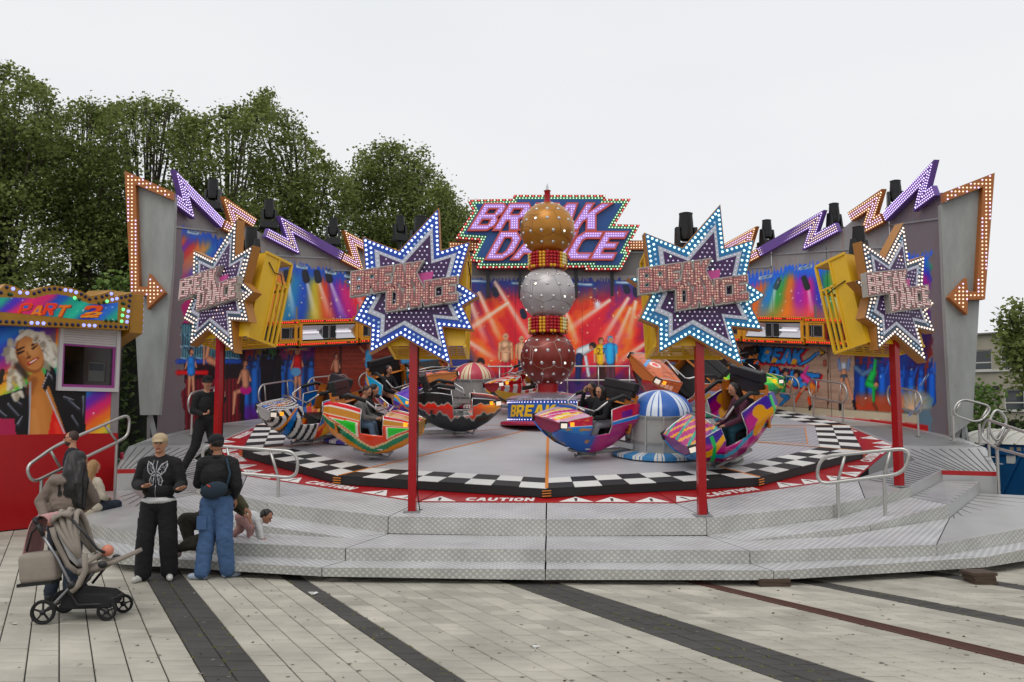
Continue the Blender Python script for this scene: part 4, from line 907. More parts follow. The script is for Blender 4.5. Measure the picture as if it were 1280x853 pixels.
# slanted end panels with the lit arrow frames
M_ARROW = mat('ochre light frame', 'a8622a', .5, noise=.1); M_BW = mat('warm white led', 'ffe2c0', .3, emit=1.15); M_BP = mat('violet led', 'e0ccff', .3, emit=1.5); M_BORG = mat('amber led', 'ffb070', .3, emit=1.1); M_BGREY = mat('unlit bulb', 'a8988c', .25)
M_VIO = mat('violet light frame', '6a4a9a', .5, noise=.1)
def end_panel(side, outline, arrow, Yw, label):
    s = Yw / FPX; t = thing('end_panel', label, 'wall panel', atY(outline[0][0], outline[0][1], Yw), group='slanted end panels of the ride front')
    fn = lambda x, y, d: atY(x, y, Yw) * 1 + Vector((0, -d, 0))
    MB().prism([outline], 0, -.14, fn).build('grey_panel', M_GREY, t, world=True)
    MB().prism([arrow], .16, .004, fn).build('arrow_frame', M_ARROW, t, world=True)
    # LEDs in rows parallel to the outline, laid out in the panel's own plane
    pl = [(p[0] * s, -p[1] * s) for p in arrow]; f2 = lambda x, y, d: fn(x / s, -y / s, d); a = MB(); b = MB(); off = .035
    xs_ = [p[0] for p in pl]; ys_ = [p[1] for p in pl]; y = min(ys_); j = 0
    while y < max(ys_):
        x = min(xs_) + (.0425 if j % 2 else 0) * 0
        while x < max(xs_):
            if inside((x, y), [pl]):
                e = edge_dist((x, y), [pl])
                if e > .025: bulbs(a if e < .055 else b, [(x, y)], f2, .02, .16)
            x += .085
        y += .085; j += 1
    a.build('violet_leds' , M_BP, t, world=True, kind='stuff'); b.build('warm_leds', M_BW, t, world=True, kind='stuff')
    br = MB(); x0 = (outline[0][0] + outline[1][0]) / 2
    bt = [p for p in outline if p[1] > 500]; cx = sum(p[0] for p in bt) / len(bt); q = atY(cx, bt[0][1] - 3, Yw + .1)
    br.bar(q, (q.x - .45 * side, q.y + .3, .1), .09, .09); br.bar(q, (q.x + .35, q.y + .2, .1), .09, .09); br.bar(q + Vector((0, 0, -.1)), (q.x, q.y + .1, .1), .08, .08)
    br.build('support_struts', M_STEEL, t, world=True)
Yl = L(-9.15, -.5).y - .35; Yr = L(9.15, -.5).y - .35
end_panel(-1, [(163, 220), (219, 246), (216, 330), (208, 430), (199, 519), (175, 519), (167, 372)], [(159.4, 216), (219, 242), (218.5, 252), (173, 233), (177.5, 359.6), (187.4, 360), (190, 343.5), (209.4, 367), (187.6, 387.6), (187, 371), (167, 369.5)], Yl, 'tall grey end panel on the left edged by a lit arrow pointing right')
end_panel(1, [(1176, 256), (1236, 224), (1224, 380), (1216, 526), (1190, 545), (1182, 400)], [(1238.6, 218.5), (1175.5, 243), (1176.2, 254.5), (1224, 236.5), (1216, 366), (1205.8, 365.5), (1203.8, 348.5), (1181.5, 373), (1204.6, 394.5), (1205.6, 376), (1226.5, 375.6)], Yr, 'tall grey end panel on the right edged by a lit arrow pointing left')
# zig-zag light frames along the top of the wall
def zig(side, pts, par, k):
    uv = [wall_uh(x, y, .2) for x, y in pts]
    if side > 0: uv = [(UT - u, h) for u, h in uv]
    w = .26; pl = stroke(uv, w); fn = lambda x, y, d: wallfn(x, y, d)
    t = thing('lightning_light_frame', ('violet' if k % 2 == 0 else 'amber') + [' zigzag light frame nearest the end panel', ' zigzag light frame second from the end panel', ' zigzag light frame third from the end panel', ' zigzag light frame beside the middle wall'][k] + (' on the left' if side < 0 else ' on the right'), 'light frame', wallfn(*uv[0], .1), group='zigzag light frames along the top of the wall')
    MB().prism([pl], .2, .05, fn).build('frame', M_VIO if k % 2 == 0 else M_ARROW, t, world=True)
    # three rows of leds along the stroke
    a = MB(); b = MB()
    for r, off in ((0, .095), (1, .032), (1, -.032), (2, -.095)):
        m = stroke(uv, abs(off) * 2 + 1e-4); n = len(uv); line = m[:n] if off >= 0 else m[n:][::-1]; last = None
        for i in range(n - 1):
            p, q = Vector(line[i]), Vector(line[i + 1]); l = (q - p).length; c = max(1, int(l / .062))
            for j in range(c):
                v = p.lerp(q, (j + .5) / c); bulbs(a if (k % 2 == 0) != (r == 1 and k != 0) else b, [(v.x, v.y)], fn, .0175, .2)
    if a.v: a.build('violet_leds', M_BP, t, world=True, kind='stuff')
    if b.v: b.build('warm_leds', M_BW, t, world=True, kind='stuff')
for k, z in enumerate(ZZ):
    zig(-1, z, None, k); zig(1, z, None, k)
t = thing('light_strip', 'straight amber light strip on top of the middle wall behind the sign', 'light strip', wallfn((WU[3] + WU[4]) / 2, 4.7, .1))
for u0, u1 in ((WU[3] + .02, WU[4] - .02),):
    hc0 = CTOP - .12; b = MB(); p = [(u0, hc0), (u1, hc0), (u1, hc0 + .3), (u0, hc0 + .3)]; b.prism([p], .2, .02, wallfn); b.build('frame', M_ARROW, t, world=True); g = MB(); u_ = u0 + .05
    while u_ < u1: bulbs(g, [(u_, hc0 + .06), (u_, hc0 + .15), (u_, hc0 + .24)], wallfn, .02, .2); u_ += .09
    g.build('warm_leds', M_BW, t, world=True, kind='stuff')
# ------------------------------------------------------------------ orange light and speaker boxes on the wall
M_OBOX = mat('orange yellow box', 'd99418', .45, noise=.1); M_SPK = mat('speaker cloth', '1a1a1c', .8, bump=.4, bscale=90); M_SILREF = mat('lamp reflector', 'cfcdd2', .18, .7); M_RLED = mat('red led', 'ff3a22', .3, emit=1.7); M_REDL = mat('red trim', '8c1010', .4); M_PIPE = mat('grey pipe', '77787a', .5, .5)
def lbox(side, px0, px1, kind, k):
    y0 = 414; (u0, h0), (u1, h1) = wall_uh(px0, y0, .5), wall_uh(px1, y0, .5)
    P0, P1 = loc(wallfn(u0, 2, .5)), loc(wallfn(u1, 2, .5)); hb_, ht = wall_uh(px0 * .5 + px1 * .5, 431 + (px1 < 374) * 3 - (px0 > 449) * 4, .5)[1], wall_uh(px0 * .5 + px1 * .5, 399 + (px1 < 374) * 3 - (px0 > 449) * 4, .5)[1]
    P0, P1 = Vector(P0[:2]), Vector(P1[:2])
    if side > 0: P0, P1 = Vector((-P1.x, P1.y)), Vector((-P0.x, P0.y))
    e = (P1 - P0).normalized(); n = Vector((e.y, -e.x)); l = (P1 - P0).length; ca = P0
    fn = lambda x, y, d: L(ca.x + e.x * x + n.x * d, ca.y + e.y * x + n.y * d, y - .16)
    lab = {'s': 'orange speaker box', 'l': 'orange box with two silver lamps'}[kind] + ' on the %s wall%s' % ('left' if side < 0 else 'right', k)
    t = thing('light_box', lab, 'light box', fn(l / 2, hb_, -.2), group='orange light and speaker boxes along the wall')
    B4 = lambda x0, y0, x1, y1: [(x0, y0), (x1, y0), (x1, y1), (x0, y1)]
    MB().prism([B4(0, hb_, l, ht), B4(.09, hb_ + .13, l - .09, ht - .13)], 0, -.42, fn).build('housing', M_OBOX, t, world=True)
    MB().prism([B4(.09, hb_ + .13, l - .09, ht - .13)], -.12, -.4, fn).build('backplate', M_BLK, t, world=True)
    MB().prism([B4(.02, hb_ - .06, l - .02, hb_)], -.05, -.42, fn).build('shade', mat('navy panel', '161c40', .6), t, world=True)
    for yy in (hb_ + .02, ht - .07): MB().prism([B4(.01, yy, l - .01, yy + .05)], .02, .001, fn).build('red_trim', M_REDL, t, world=True)
    lb = MB(); x = .05
    while x < l - .03:
        if random.random() < .8: bulbs(lb, [(x, hb_ + .045)], fn, .018, .021)
        if random.random() < .8: bulbs(lb, [(x, ht - .045)], fn, .018, .021)
        x += .07
    lb.build('red_leds', M_RLED, t, world=True, kind='stuff')
    fr = hb_ + .17, ht - .17
    if kind == 's':
        c = l / 2; MB().prism([B4(c - .28, hb_ + .1, c + .28, ht - .1), B4(c - .24, hb_ + .14, c + .24, ht - .14)], .012, -.1, fn).build('speaker_frame', M_REDL, t, world=True)
        MB().prism([B4(c - .24, hb_ + .14, c + .24, ht - .14)], -.02, -.1, fn).build('speaker', M_SPK, t, world=True)
        for cx in (c - .72, c + .72):
            MB().prism([B4(cx - .38, fr[0] - .03, cx + .38, fr[1] + .03), B4(cx - .33, fr[0] + .01, cx + .33, fr[1] - .01)], -.01, -.11, fn).build('grille_frame', M_OBOX, t, world=True)
            for d_ in (-.17, .17):
                MB().prism([B4(cx + d_ - .14, fr[0] + .03, cx + d_ + .14, fr[1] - .03)], -.04, -.1, fn).build('speaker', M_SPK, t, world=True)
                MB().prism([B4(cx + d_ - .15, fr[0] + .02, cx + d_ + .15, fr[1] - .02), B4(cx + d_ - .13, fr[0] + .04, cx + d_ + .13, fr[1] - .04)], -.03, -.06, fn).build('speaker_rim', M_STEEL, t, world=True)
    else:
        for cx in (l * .22, l * .78):
            w = l * .17; b = MB(); nn = 8
            for j in range(nn):
                ya, yb = fr[0] + (fr[1] - fr[0]) * j / nn, fr[0] + (fr[1] - fr[0]) * (j + 1) / nn; da, db = -.11 + .1 * abs(j / nn - .5) * 2, -.11 + .1 * abs((j + 1) / nn - .5) * 2
                b.add([fn(cx - w, ya, da), fn(cx + w, ya, da), fn(cx + w, yb, db), fn(cx - w, yb, db)], [(0, 1, 2, 3)])
            b.build('reflector', M_SILREF, t, world=True); MB().bar(fn(cx - w, (fr[0] + fr[1]) / 2, -.06), fn(cx + w * .6, (fr[0] + fr[1]) / 2, -.06), .05, .05).build('lamp_tube', mat('white tube', 'f0eef4', .3, emit=.5), t, world=True)
        cx = l / 2
        for d_ in (-.13, .13): MB().prism([B4(cx + d_ - .11, fr[0] + .02, cx + d_ + .11, fr[1] - .02)], -.05, -.1, fn).build('speaker', M_SPK, t, world=True); MB().prism([B4(cx + d_ - .12, fr[0], cx + d_ + .12, fr[1]), B4(cx + d_ - .1, fr[0] + .02, cx + d_ + .1, fr[1] - .02)], -.035, -.06, fn).build('speaker_rim', M_STEEL, t, world=True)
    pp = MB(); pp.bar(fn(.1, ht, -.3), fn(.1, ht + .35, -.3), .05, .05); pp.build('hanger', M_PIPE, t, world=True)
for sd in (-1, 1):
    lbox(sd, 300, 372, 's', ' nearest the outer star'); lbox(sd, 375, 448, 'l', ' between the two stars'); lbox(sd, 451, 520, 's', ' half behind the inner star')
# ------------------------------------------------------------------ big sign over the middle
YS = 28.0; ss = YS / FPX
sg_px = [(584.4, 249.9), (641, 248.7), (642.3, 243.8), (756.6, 243.8), (756.6, 248.7), (788.5, 248.7), (769.2, 280.4), (800, 281.2), (783.4, 312.3), (789.5, 312.9), (776.3, 337.7), (730.6, 337.7), (733, 334.6), (595.5, 335.6), (598, 327.6), (586.4, 326.5), (599.6, 300.5), (569, 298.5), (591.5, 263.5)]
sfn = lambda x, y, d: atY(x / ss, -y / ss, YS) + Vector((0, -d, 0))
spl = [(x * ss, -y * ss) for x, y in sg_px]
sign = thing('ride_sign', 'large jagged blue sign reading BREAK DANCE in pink lit letters over the back wall', 'sign', atY(687, 338, YS))
M_SBLUE = mat('sign blue', '1c4f92', .4, noise=.1, nscale=2); M_SGRN = mat('sign green edge', '3f8a5c', .5); M_SRED = mat('sign red edge', '9a2430', .5); M_PKL = mat('pink letter face', 'b890dc', .4, emit=.1, ecol='c8a0f0'); M_CORAL = mat('coral letter edge', 'd2554a', .45); M_PLED = mat('lilac led', 'dcc4ff', .3, emit=.95); M_GLED = mat('green white led', 'd8ffd8', .3, emit=1.1); M_RWB = mat('red white bulb', 'ff6a5a', .3, emit=.8)
MB().prism([spl], 0, -.3, sfn).build('sign_box', M_SRED, sign, world=True); MB().prism([inset(spl, .07)], .03, -.01, sfn).build('green_border', M_SGRN, sign, world=True); MB().prism([inset(spl, .155)], .05, .02, sfn).build('blue_panel', M_SBLUE, sign, world=True)
b = MB(); c = MB()
for i, p in enumerate(along(spl, .1, .035)): bulbs(b if i % 2 else c, [p], sfn, .028, .0)
b.build('red_bulbs', M_RWB, sign, world=True, kind='stuff')
bulbs(c, along(spl, .1, .115), sfn, .022, .03); c.build('green_white_bulbs', M_GLED, sign, world=True, kind='stuff')
ledp = MB()
for wd, x0, yb, w, hh, sh in (('BREAK', 586, 289, 158, 33, .62), ('DANCE', 607, 325.5, 158, 34, .55)):
    for ls in word(wd, x0 * ss, -yb * ss, hh * ss, w * ss, sh, .06):
        MB().prism([inset(ls[0], -.03)] + [inset(h_, .02) for h_ in ls[1:]], .17, .051, sfn).build('letter', M_CORAL, sign, world=True)
        MB().prism([inset(ls[0], .02)] + [inset(h_, -.025) for h_ in ls[1:]], .18, .16, sfn).build('letter_face', M_PKL, sign, world=True)
        y = min(p[1] for p in ls[0])
        while y < max(p[1] for p in ls[0]):
            x = min(p[0] for p in ls[0])
            while x < max(p[0] for p in ls[0]):
                if inside((x, y), ls) and edge_dist((x, y), ls) > .045: bulbs(ledp, [(x, y)], sfn, .021, .18)
                x += .075
            y += .075
ledp.build('letter_leds', M_PLED, sign, world=True, kind='stuff')
for x in (610, 650, 720, 765): MB().bar(atY(x, 330, YS + .25), atY(x, 372, YS + .35), .1, .1).build('sign_bracket', M_FRAMEG, sign, world=True)
# ================================================================== MOVING HEAD LAMPS
M_MH = mat('matt black plastic', '121315', .45, noise=.15, nscale=20, bump=.05); M_LENS = mat('lamp lens', '20303a', .08, .3)
def moving_head(tilt=0):
    t = thing('moving_head_lamp', '', 'stage lamp'); MB().box((0, 0, .06), (.36, .3, .12)).box((0, 0, .005), (.4, .34, .03)).build('base', M_MH, t)
    y = MB(); y.box((0, 0, .15), (.3, .14, .05))
    for s in (-1, 1): y.prism([[(-.09, .13), (.09, .13), (.07, .3), (.05, .42), (-.05, .42), (-.07, .3)]], s * .165, s * .115, lambda a, b_, d: Vector((d, a, b_)))
    y.build('yoke', M_MH, t)
    h = bpy.data.objects
    hd = MB(); hd.lathe([(.07, -.13), (.1, -.11), (.115, -.02), (.11, .06), (.115, .08), (.1, .27), (.108, .3), (.09, .3)], 14, (0, 0, 0), a0=.2); o = hd.build('lamp_head', M_MH, t, smooth='auto'); o.location = (0, 0, .34); o.rotation_euler = (tilt, 0, 0)
    l = MB().lathe([(.085, .295), (.07, .312), (.02, .318)], 14).build('lens', M_LENS, o, smooth='auto')
    hnd = MB().tube([(.05, .1, -.1), (.05, .13, -.06), (.05, .13, .06), (.05, .1, .1)], .008).build('handle', M_MH, o)
    return t
mh0 = moving_head(); used = [0]
def put_mh(P, label, rz=0., sc=1.):
    t = mh0 if not used[0] else dup(mh0); used[0] = 1; t.location = P; t.rotation_euler = (0, 0, rz); t.scale = (sc,) * 3; tag(t, label, 'stage lamp', 'black moving head stage lamps'); return t
for (x, y, lab) in ((270, 261, 'black stage lamp on the left wall top beside the violet zigzag nearest the end panel'), (338, 284, 'black stage lamp on the left wall top right of the outer star'), (418, 305, 'black stage lamp on the left wall top just left of the blue star'), (957, 308, 'black stage lamp on the right wall top just right of the teal star'), (1041, 290, 'black stage lamp on the right wall top behind the zigzag left of the outer star'), (1117, 264, 'black stage lamp on the right wall top above the outer star'), (502, 300, 'black stage lamp half hidden behind the tall spike of the blue star')):
    u, h = wall_uh(x, y, -.1); q = wallfn(u, h - .03, -.18); put_mh(q, lab, random.uniform(-.5, .5), 1.25)
    bs = MB().bar(q + Vector((0, 0, -.01)), q + Vector((0, 0, -.45)), .12, .1).build('lamp_bracket', M_FRAMEG, wing['left' if x < 640 else 'right'], world=True)
# ================================================================== STARS ON RED POSTS
ST_PX = [(546.5, 257.7), (549.6, 313), (586.6, 301.5), (573, 354), (597.6, 370.7), (578, 383), (591.8, 413), (554, 409), (565.5, 456), (502.7, 420), (464.7, 441.7), (465.6, 409.4), (443.6, 400), (458.6, 370), (430, 351), (457, 345), (452, 294.5), (498, 313)]
ssc = 13.1 / FPX; STAR = [((x - 517) * ssc, -(y - 365) * ssc) for x, y in ST_PX]
def scal(pl, k, cx=.0, cy=.0): return [(cx + (x - cx) * k, cy + (y - cy) * k) for x, y in pl]
M_POST = mat('glossy red post', '9c0a12', .22, noise=.05); M_YBOX = mat('yellow box', 'e0b21c', .4, noise=.08, nscale=3); M_SFLANGE = mat('ochre star side', 'a8702e', .5, noise=.1)
M_SRING = mat('silver glitter band', 'b8bcc4', .35, .5, noise=.3, nscale=40); M_SPUR = mat('dark purple star panel', '3c1050', .4, noise=.3, nscale=2); M_BB = mat('bulb blue white', 'dcecff', .3, emit=1.5); M_BT = mat('bulb mint white', 'd8fff0', .3, emit=1.4); M_BO = mat('bulb warm white', 'ffe4d0', .3, emit=1.2); M_BC = mat('bulb clear', 'd8cfe8', .15, .0, emit=.25); M_BR = mat('bulb red', 'd0908a', .25, emit=.2); M_BOR = mat('bulb orange', 'e0bca4', .25, emit=.3); M_LPL = mat('silver letter edge', 'a8a39a', .4, .3); M_LRED = mat('letter red face', '8c5c5c', .5); M_MAG = mat('magenta plate', 'c0408a', .4)
def star(name, at, rz, label, blue, bulb, lean=4, boxlean=13, letters_lit=True, boxw=1.12, bx=0.):
    P = Vector(at[0]); zc_ = at[1]; root = thing(name, label, 'star sign', P, rz, 'star signs on red posts')
    H = zc_ - P.z
    MB().box((0, .1, (H - .3) / 2), (.115, .115, H - .3)).build('post', M_POST, root)
    MB().box((0, .1, .01), (.24, .24, .02)).build('post_foot', M_STEEL, root)
    wb_ = MB(); wb_.tube([(.07, .12, H - .5), (.068, .15, H * .5), (.07, .13, .3), (.1, .16, .03), (.2, .3, .015)], .008, 6); wb_.build('power_cable', M_BLK, root)
    Rl = Matrix.Rotation(rad(lean), 3, 'X').inverted() if 0 else Matrix.Rotation(rad(-lean), 3, 'X')
    fn = lambda x, y, d: Rl @ Vector((x, -d, y)) + Vector((0, 0, H))
    s2, s3, s4 = scal(STAR, .76, .0, .02), scal(STAR, .66, .0, .02), scal(STAR, .60, 0, .02)
    MB().prism([STAR], 0, -.17, fn).build('star_box', M_SFLANGE, root)
    MB().prism([inset(STAR, .012)], .008, -.02, fn).build('blue_star_face', blue, root)
    MB().prism([s2], .018, .004, fn).build('silver_band', M_SRING, root); MB().prism([s3], .026, .01, fn).build('inner_star_face', M_SPUR, root)
    lit, dim, inn = MB(), MB(), MB(); st = .072; j = 0; y = -1.2
    for i, p in enumerate(along(STAR, .07, .042)): bulbs(lit, [p], fn, .02, .008)
    for i, p in enumerate(along(STAR, .075, .115)):
        if not inside(p, [inset(s2, -.02)]) and inside(p, [STAR]) and edge_dist(p, [STAR]) > .07: bulbs(lit if random.random() < .6 else dim, [p], fn, .02, .008)
    while y < 1.2:
        x = -1.1 + (st / 2 if j % 2 else 0)
        while x < 1.1:
            if inside((x, y), [inset(s3, .03)]): bulbs(inn if random.random() < .9 else lit, [(x, y)], fn, .0145, .026)
            x += st
        y += st * .87; j += 1
    for p in along(scal(STAR, .71, 0, .02), .07): bulbs(inn, [p], fn, .013, .018)
    lit.build('lit_bulbs', bulb, root, kind='stuff'); dim.build('dim_bulbs', bulb if 0 else mat('bulb half lit', 'a8c4d8', .2, emit=.35), root, kind='stuff'); inn.build('clear_bulbs', M_BC, root, kind='stuff')
    red, org = MB(), MB(); rt = rad(8.5)
    MB().prism([[(-.1, .24), (.3, .3), (.27, .12), (.3, .0), (-.22, -.06), (-.02, .08)]], .05, .027, fn).build('magenta_plate', M_MAG, root)
    for wd, x0, y0, w in (('BREAK', -.89, -.07, 1.02), ('DANCE', -.36, -.3, 1.02)):
        for ls in word(wd, x0, y0, .33, w, .15, .03, rt):
            MB().prism([inset(ls[0], -.03)] + [inset(h_, .012) for h_ in ls[1:]], .13, .027, fn).build('letter', M_LPL, root)
            MB().prism([inset(ls[0], -.014)] + [inset(h_, .002) for h_ in ls[1:]], .137, .12, fn).build('letter_face', M_LRED, root)
            y = min(p[1] for p in ls[0]) + .01
            while y < max(p[1] for p in ls[0]):
                x = min(p[0] for p in ls[0]) + .01
                while x < max(p[0] for p in ls[0]):
                    if inside((x, y), ls) and edge_dist((x, y), ls) > .004: bulbs(random.choice([red, red, org]), [(x, y)], fn, .015, .137)
                    x += .037
                y += .037
    red.build('red_bulbs', M_BR if letters_lit else M_BO2, root, kind='stuff'); org.build('amber_bulbs', M_BOR if letters_lit else mat('bulb cream', 'd8ccc4', .3, emit=.3), root, kind='stuff')
    # the yellow lamp and speaker cage behind
    Rb = Matrix.Rotation(rad(-boxlean), 3, 'X'); w, d, h = boxw, .62, 1.6
    bf = lambda x, y, z: Rb @ Vector((x, y, z)) + Vector((0, .26, H - .02 + .1 - .05))
    x0, x1, y0, y1, z0, z1 = bx - w / 2, bx + w / 2, 0, d, -h / 2 - .05, h / 2 - .1
    b = MB()
    def slab(xa, xb, ya, yb, za, zb, mb):
        vs = [bf(x, y, z) for x in (xa, xb) for y in (ya, yb) for z in (za, zb)]; mb.add(vs, [(0, 1, 3, 2), (4, 6, 7, 5), (0, 4, 5, 1), (2, 3, 7, 6), (0, 2, 6, 4), (1, 5, 7, 3)])
    slab(x0, x1, y0, y0 + .02, z0, z1, b); slab(x0, x1, y0, y1, z1 - .02, z1, b)
    for s_, xx in ((-1, x0), (1, x1 - .02)): slab(xx, xx + .02, y0 + .02, y1 * .5, z0 + .02, z1 - .02, b)
    b.build('cage_panels', M_YBOX, root)
    c = MB(); t_ = .045
    for xx in (x0, x1): c.bar(bf(xx, y1, z0), bf(xx, y1, z1), t_, t_); c.bar(bf(xx, y0, z0), bf(xx, y1, z0), t_, t_); c.bar(bf(xx, y0, z1), bf(xx, y1, z1), t_, t_); [c.bar(bf(xx, y1 * f_, z0), bf(xx, y1 * f_, z1 - (.45 if f_ > .6 else 0)), t_ * .8, t_ * .8) for f_ in (.52, .68, .84)]; c.bar(bf(xx, y1 * .5, z1 - .45), bf(xx, y1, z1 - .45), t_ * .8, t_ * .8)
    for zz in (z0, z1 - .5, z1): c.bar(bf(x0, y1, zz), bf(x1, y1, zz), t_, t_)
    for k in range(1, 6): xx = x0 + w * k / 6; c.bar(bf(xx, y1, z0), bf(xx, y1, z1 - .5), .028, .028)
    for k in range(1, 6): yy = d * k / 6; c.bar(bf(x0, yy, z0), bf(x1, yy, z0), .035, .02)
    c.build('cage_bars', M_YBOX, root)
    e = MB()
    for (xa, za) in ((-.32, -.5), (.3, -.5), (-.32, -.05), (.3, -.05), (0, .35)):
        slab(xa - .22, xa + .22, .12, .45, za - .17, za + .17, e)
    e.build('lamp_unit', M_SPK, root); e = MB(); slab(-.5, -.1, .4, .5, .25, .55, e); e.build('red_lamp', mat('red glass', '9c1410', .2), root)
    e = MB(); slab(.05, .4, .4, .5, .28, .55, e); e.build('blue_lamp', mat('blue glass', '1c4a9a', .2), root)
    cb = MB(); cb.tube([bf(x1 + .01, .1, .55), bf(x1 + .03, .25, .4), bf(x1 + .03, .4, .42), bf(x1 + .02, .5, .25)], .01, 6); cb.build('cable', M_BLK, root); cb = MB(); cb.tube([bf(x0 - .01, .1, .25), bf(x0 - .03, .3, .2), bf(x0 - .02, .5, .15)], .01, 6); cb.build('cable', M_BLK, root)
    q = wl(root) @ bf(0, .3, z1 + .01)
    return root, q
M_BO2 = mat('bulb pink white', 'd8b8b4', .3, emit=.35)
F_BLUE = mat('royal blue star face', '0c42a8', .35, noise=.2, nscale=2); F_TEAL = mat('teal star face', '0f6ea4', .35, noise=.2, nscale=2); F_DK = mat('dark star face', '30465e', .4, noise=.2, nscale=2)
def pbase(px, py): return onp(px, py, -.155)
b1 = pbase(514, 641); b2 = pbase(880, 646); b3 = pbase(1131, 609); b4 = pbase(263, 592)
b1 = L(*loc(pbase(514, 641))[:2], -.16); b4 = onp(265, 600, -.155)
def zat(px, py, Y): return atY(px, py, Y).z
r1, q1 = star('star_sign', (b1, zat(517, 365, b1.y)), rad(-2), 'blue star sign reading BREAK DANCE left of the globes', F_BLUE, M_BB, bx=.2)
r2, q2 = star('star_sign', (b2, zat(880, 363, b2.y)), rad(3), 'teal star sign reading BREAK DANCE right of the globes', F_TEAL, M_BT, bx=-.08)
r3, q3 = star('star_sign', (b3, zat(1132, 370, b3.y)), rad(30), 'outer right star sign turned sideways with a yellow cage behind', F_DK, M_BO, letters_lit=False, boxw=1.5)
r4, q4 = star('star_sign', (b4, zat(267, 366, b4.y)), rad(-33), 'outer left star sign turned sideways with a yellow cage behind', F_DK, M_BO, letters_lit=False, boxw=1.5)
put_mh(q1, 'black stage lamp on the yellow box behind the blue star', -.1); put_mh(q2, 'black stage lamp on the yellow box behind the teal star', .1); put_mh(q3, 'black stage lamp on the yellow cage of the outer right star', .5); put_mh(q4, 'black stage lamp on the yellow cage of the outer left star', -.5)
# ================================================================== RAILINGS
M_TUBE = mat('brushed steel tube', 'b9b7b2', .3, .75, noise=.08, nscale=6)
def stadium(w, h, r=None, n=8):
    r = r or h / 2; pts = []
    for cx, cy, a0 in ((w / 2 - r, h / 2 - r, 0), (-w / 2 + r, h / 2 - r, 90), (-w / 2 + r, -h / 2 + r, 180), (w / 2 - r, -h / 2 + r, 270)):
        for k in range(n + 1): a = rad(a0 + 90 * k / n); pts.append((cx + r * math.cos(a), cy + r * math.sin(a)))
    return pts
def railing(p, q, label, group, zb=.55, zt=.98, slope=None, r=.024, posts=(.12, .88), slant=.1, rr=None, bars=(.18, .8)):
    p, q = Vector(p), Vector(q); d = q - p; l = math.hypot(d.x, d.y); t = thing('railing', label, 'railing', p, 0, group)
    e = d / l; up = Vector((0, 0, 1))
    st = stadium(l, zt - zb, rr or (zt - zb) * .5 * .98)
    pt = lambda x, z: p + e * x + up * z
    m = MB(); m.tube([pt(l / 2 + a, (zb + zt) / 2 + b) for a, b in st], r, 8, closed=True); m.build('hand_rail', M_TUBE, t, smooth=True, world=True)
    for f in bars: MB().tube([pt(l * f, zb), pt(l * f + slant, zt)], r * .8, 6).build('cross_bar', M_TUBE, t, smooth=True, world=True)
    for f in posts:
        b = MB(); b.tube([pt(l * f, 0), pt(l * f, zb + .02)], r, 8); b.box(pt(l * f, .008), (.12, .12, .016)); b.build('post', M_TUBE, t, smooth='auto', world=True)
    return t
G = 'railings round the back of the platform'
RR = 8.1
rails = [(-97, -84, 'low steel railing in front of the bar painting left of the outer star'), (-112, -99, 'low steel railing in front of the seated pink skirt dancer'), (-128, -116, 'steel railing behind the zebra striped car'), (-144, -131, 'steel railing behind the grey hooded rider'),
         (97, 84, 'low steel railing at the right end in front of the painted dancer crowd'), (112, 99, 'steel railing in front of the painted girl with raised arms'), (127, 115, 'steel railing in front of the painted sitting pair'), (143, 130, 'steel railing behind the green car')]
for a, b, lab in rails:
    RR = 8.35 if abs(a) < 100 else 7.45; pa, pb = ringpt(a, RR), ringpt(b, RR); railing(L(*pa, -.155), L(*pb, -.155), lab, G, .52, 1.0)
t = thing('back_railing', 'long straight white railing along the foot of the middle wall', 'railing', L(0, 7.5, -.155))
for i, z in enumerate((.55, 1.0)): MB().tube([L(-3.3, 7.35, z - .155), L(-2.6, 7.5, z - .155), L(2.6, 7.5, z - .155), L(3.3, 7.35, z - .155)], .028, 6).build('rail', M_TUBE, t, world=True, smooth=True)
for x in (-2.6, -1.6, -.6, .6, 1.6, 2.6): MB().tube([L(x, 7.5, -.155), L(x, 7.5, .845)], .026, 6).build('post', M_TUBE, t, world=True, smooth=True)
# front railings: placed from where their feet stand
def frail(fa, fb, z, ta, tb, label, ext0, ext1, group='railings on the front steps'):
    pass
V_ = Vector
def rail_pts(pts, label, feet, r=.027, bars=(), group='railings on the steps'):
    """closed rounded loop through given points; feet: list of (point on loop, ground z)"""
    t = thing('railing', label, 'railing', Vector((feet[0][0].x, feet[0][0].y, feet[0][1])), 0, group)
    P = []; n = len(pts)
    for i in range(n):      # round each corner
        a, b, c = pts[i - 1], pts[i], pts[(i + 1) % n]; k = min(.22, (a - b).length * .48, (c - b).length * .48)
        s_, e_ = b + (a - b).normalized() * k, b + (c - b).normalized() * k
        for j in range(7): u = j / 6; P.append(s_ * (1 - u) ** 2 + b * 2 * u * (1 - u) + e_ * u * u)
    MB().tube(P, r, 8, closed=True).build('hand_rail', M_TUBE, t, smooth=True, world=True)
    for a, b in bars: MB().tube([a, b], r * .85, 7).build('cross_bar', M_TUBE, t, smooth=True, world=True)
    for a, z in feet:
        b = MB(); b.tube([Vector((a.x, a.y, z)), a], r, 8); b.box((a.x, a.y, z + .008), (.13, .13, .016)); b.build('post', M_TUBE, t, smooth='auto', world=True)
    return t
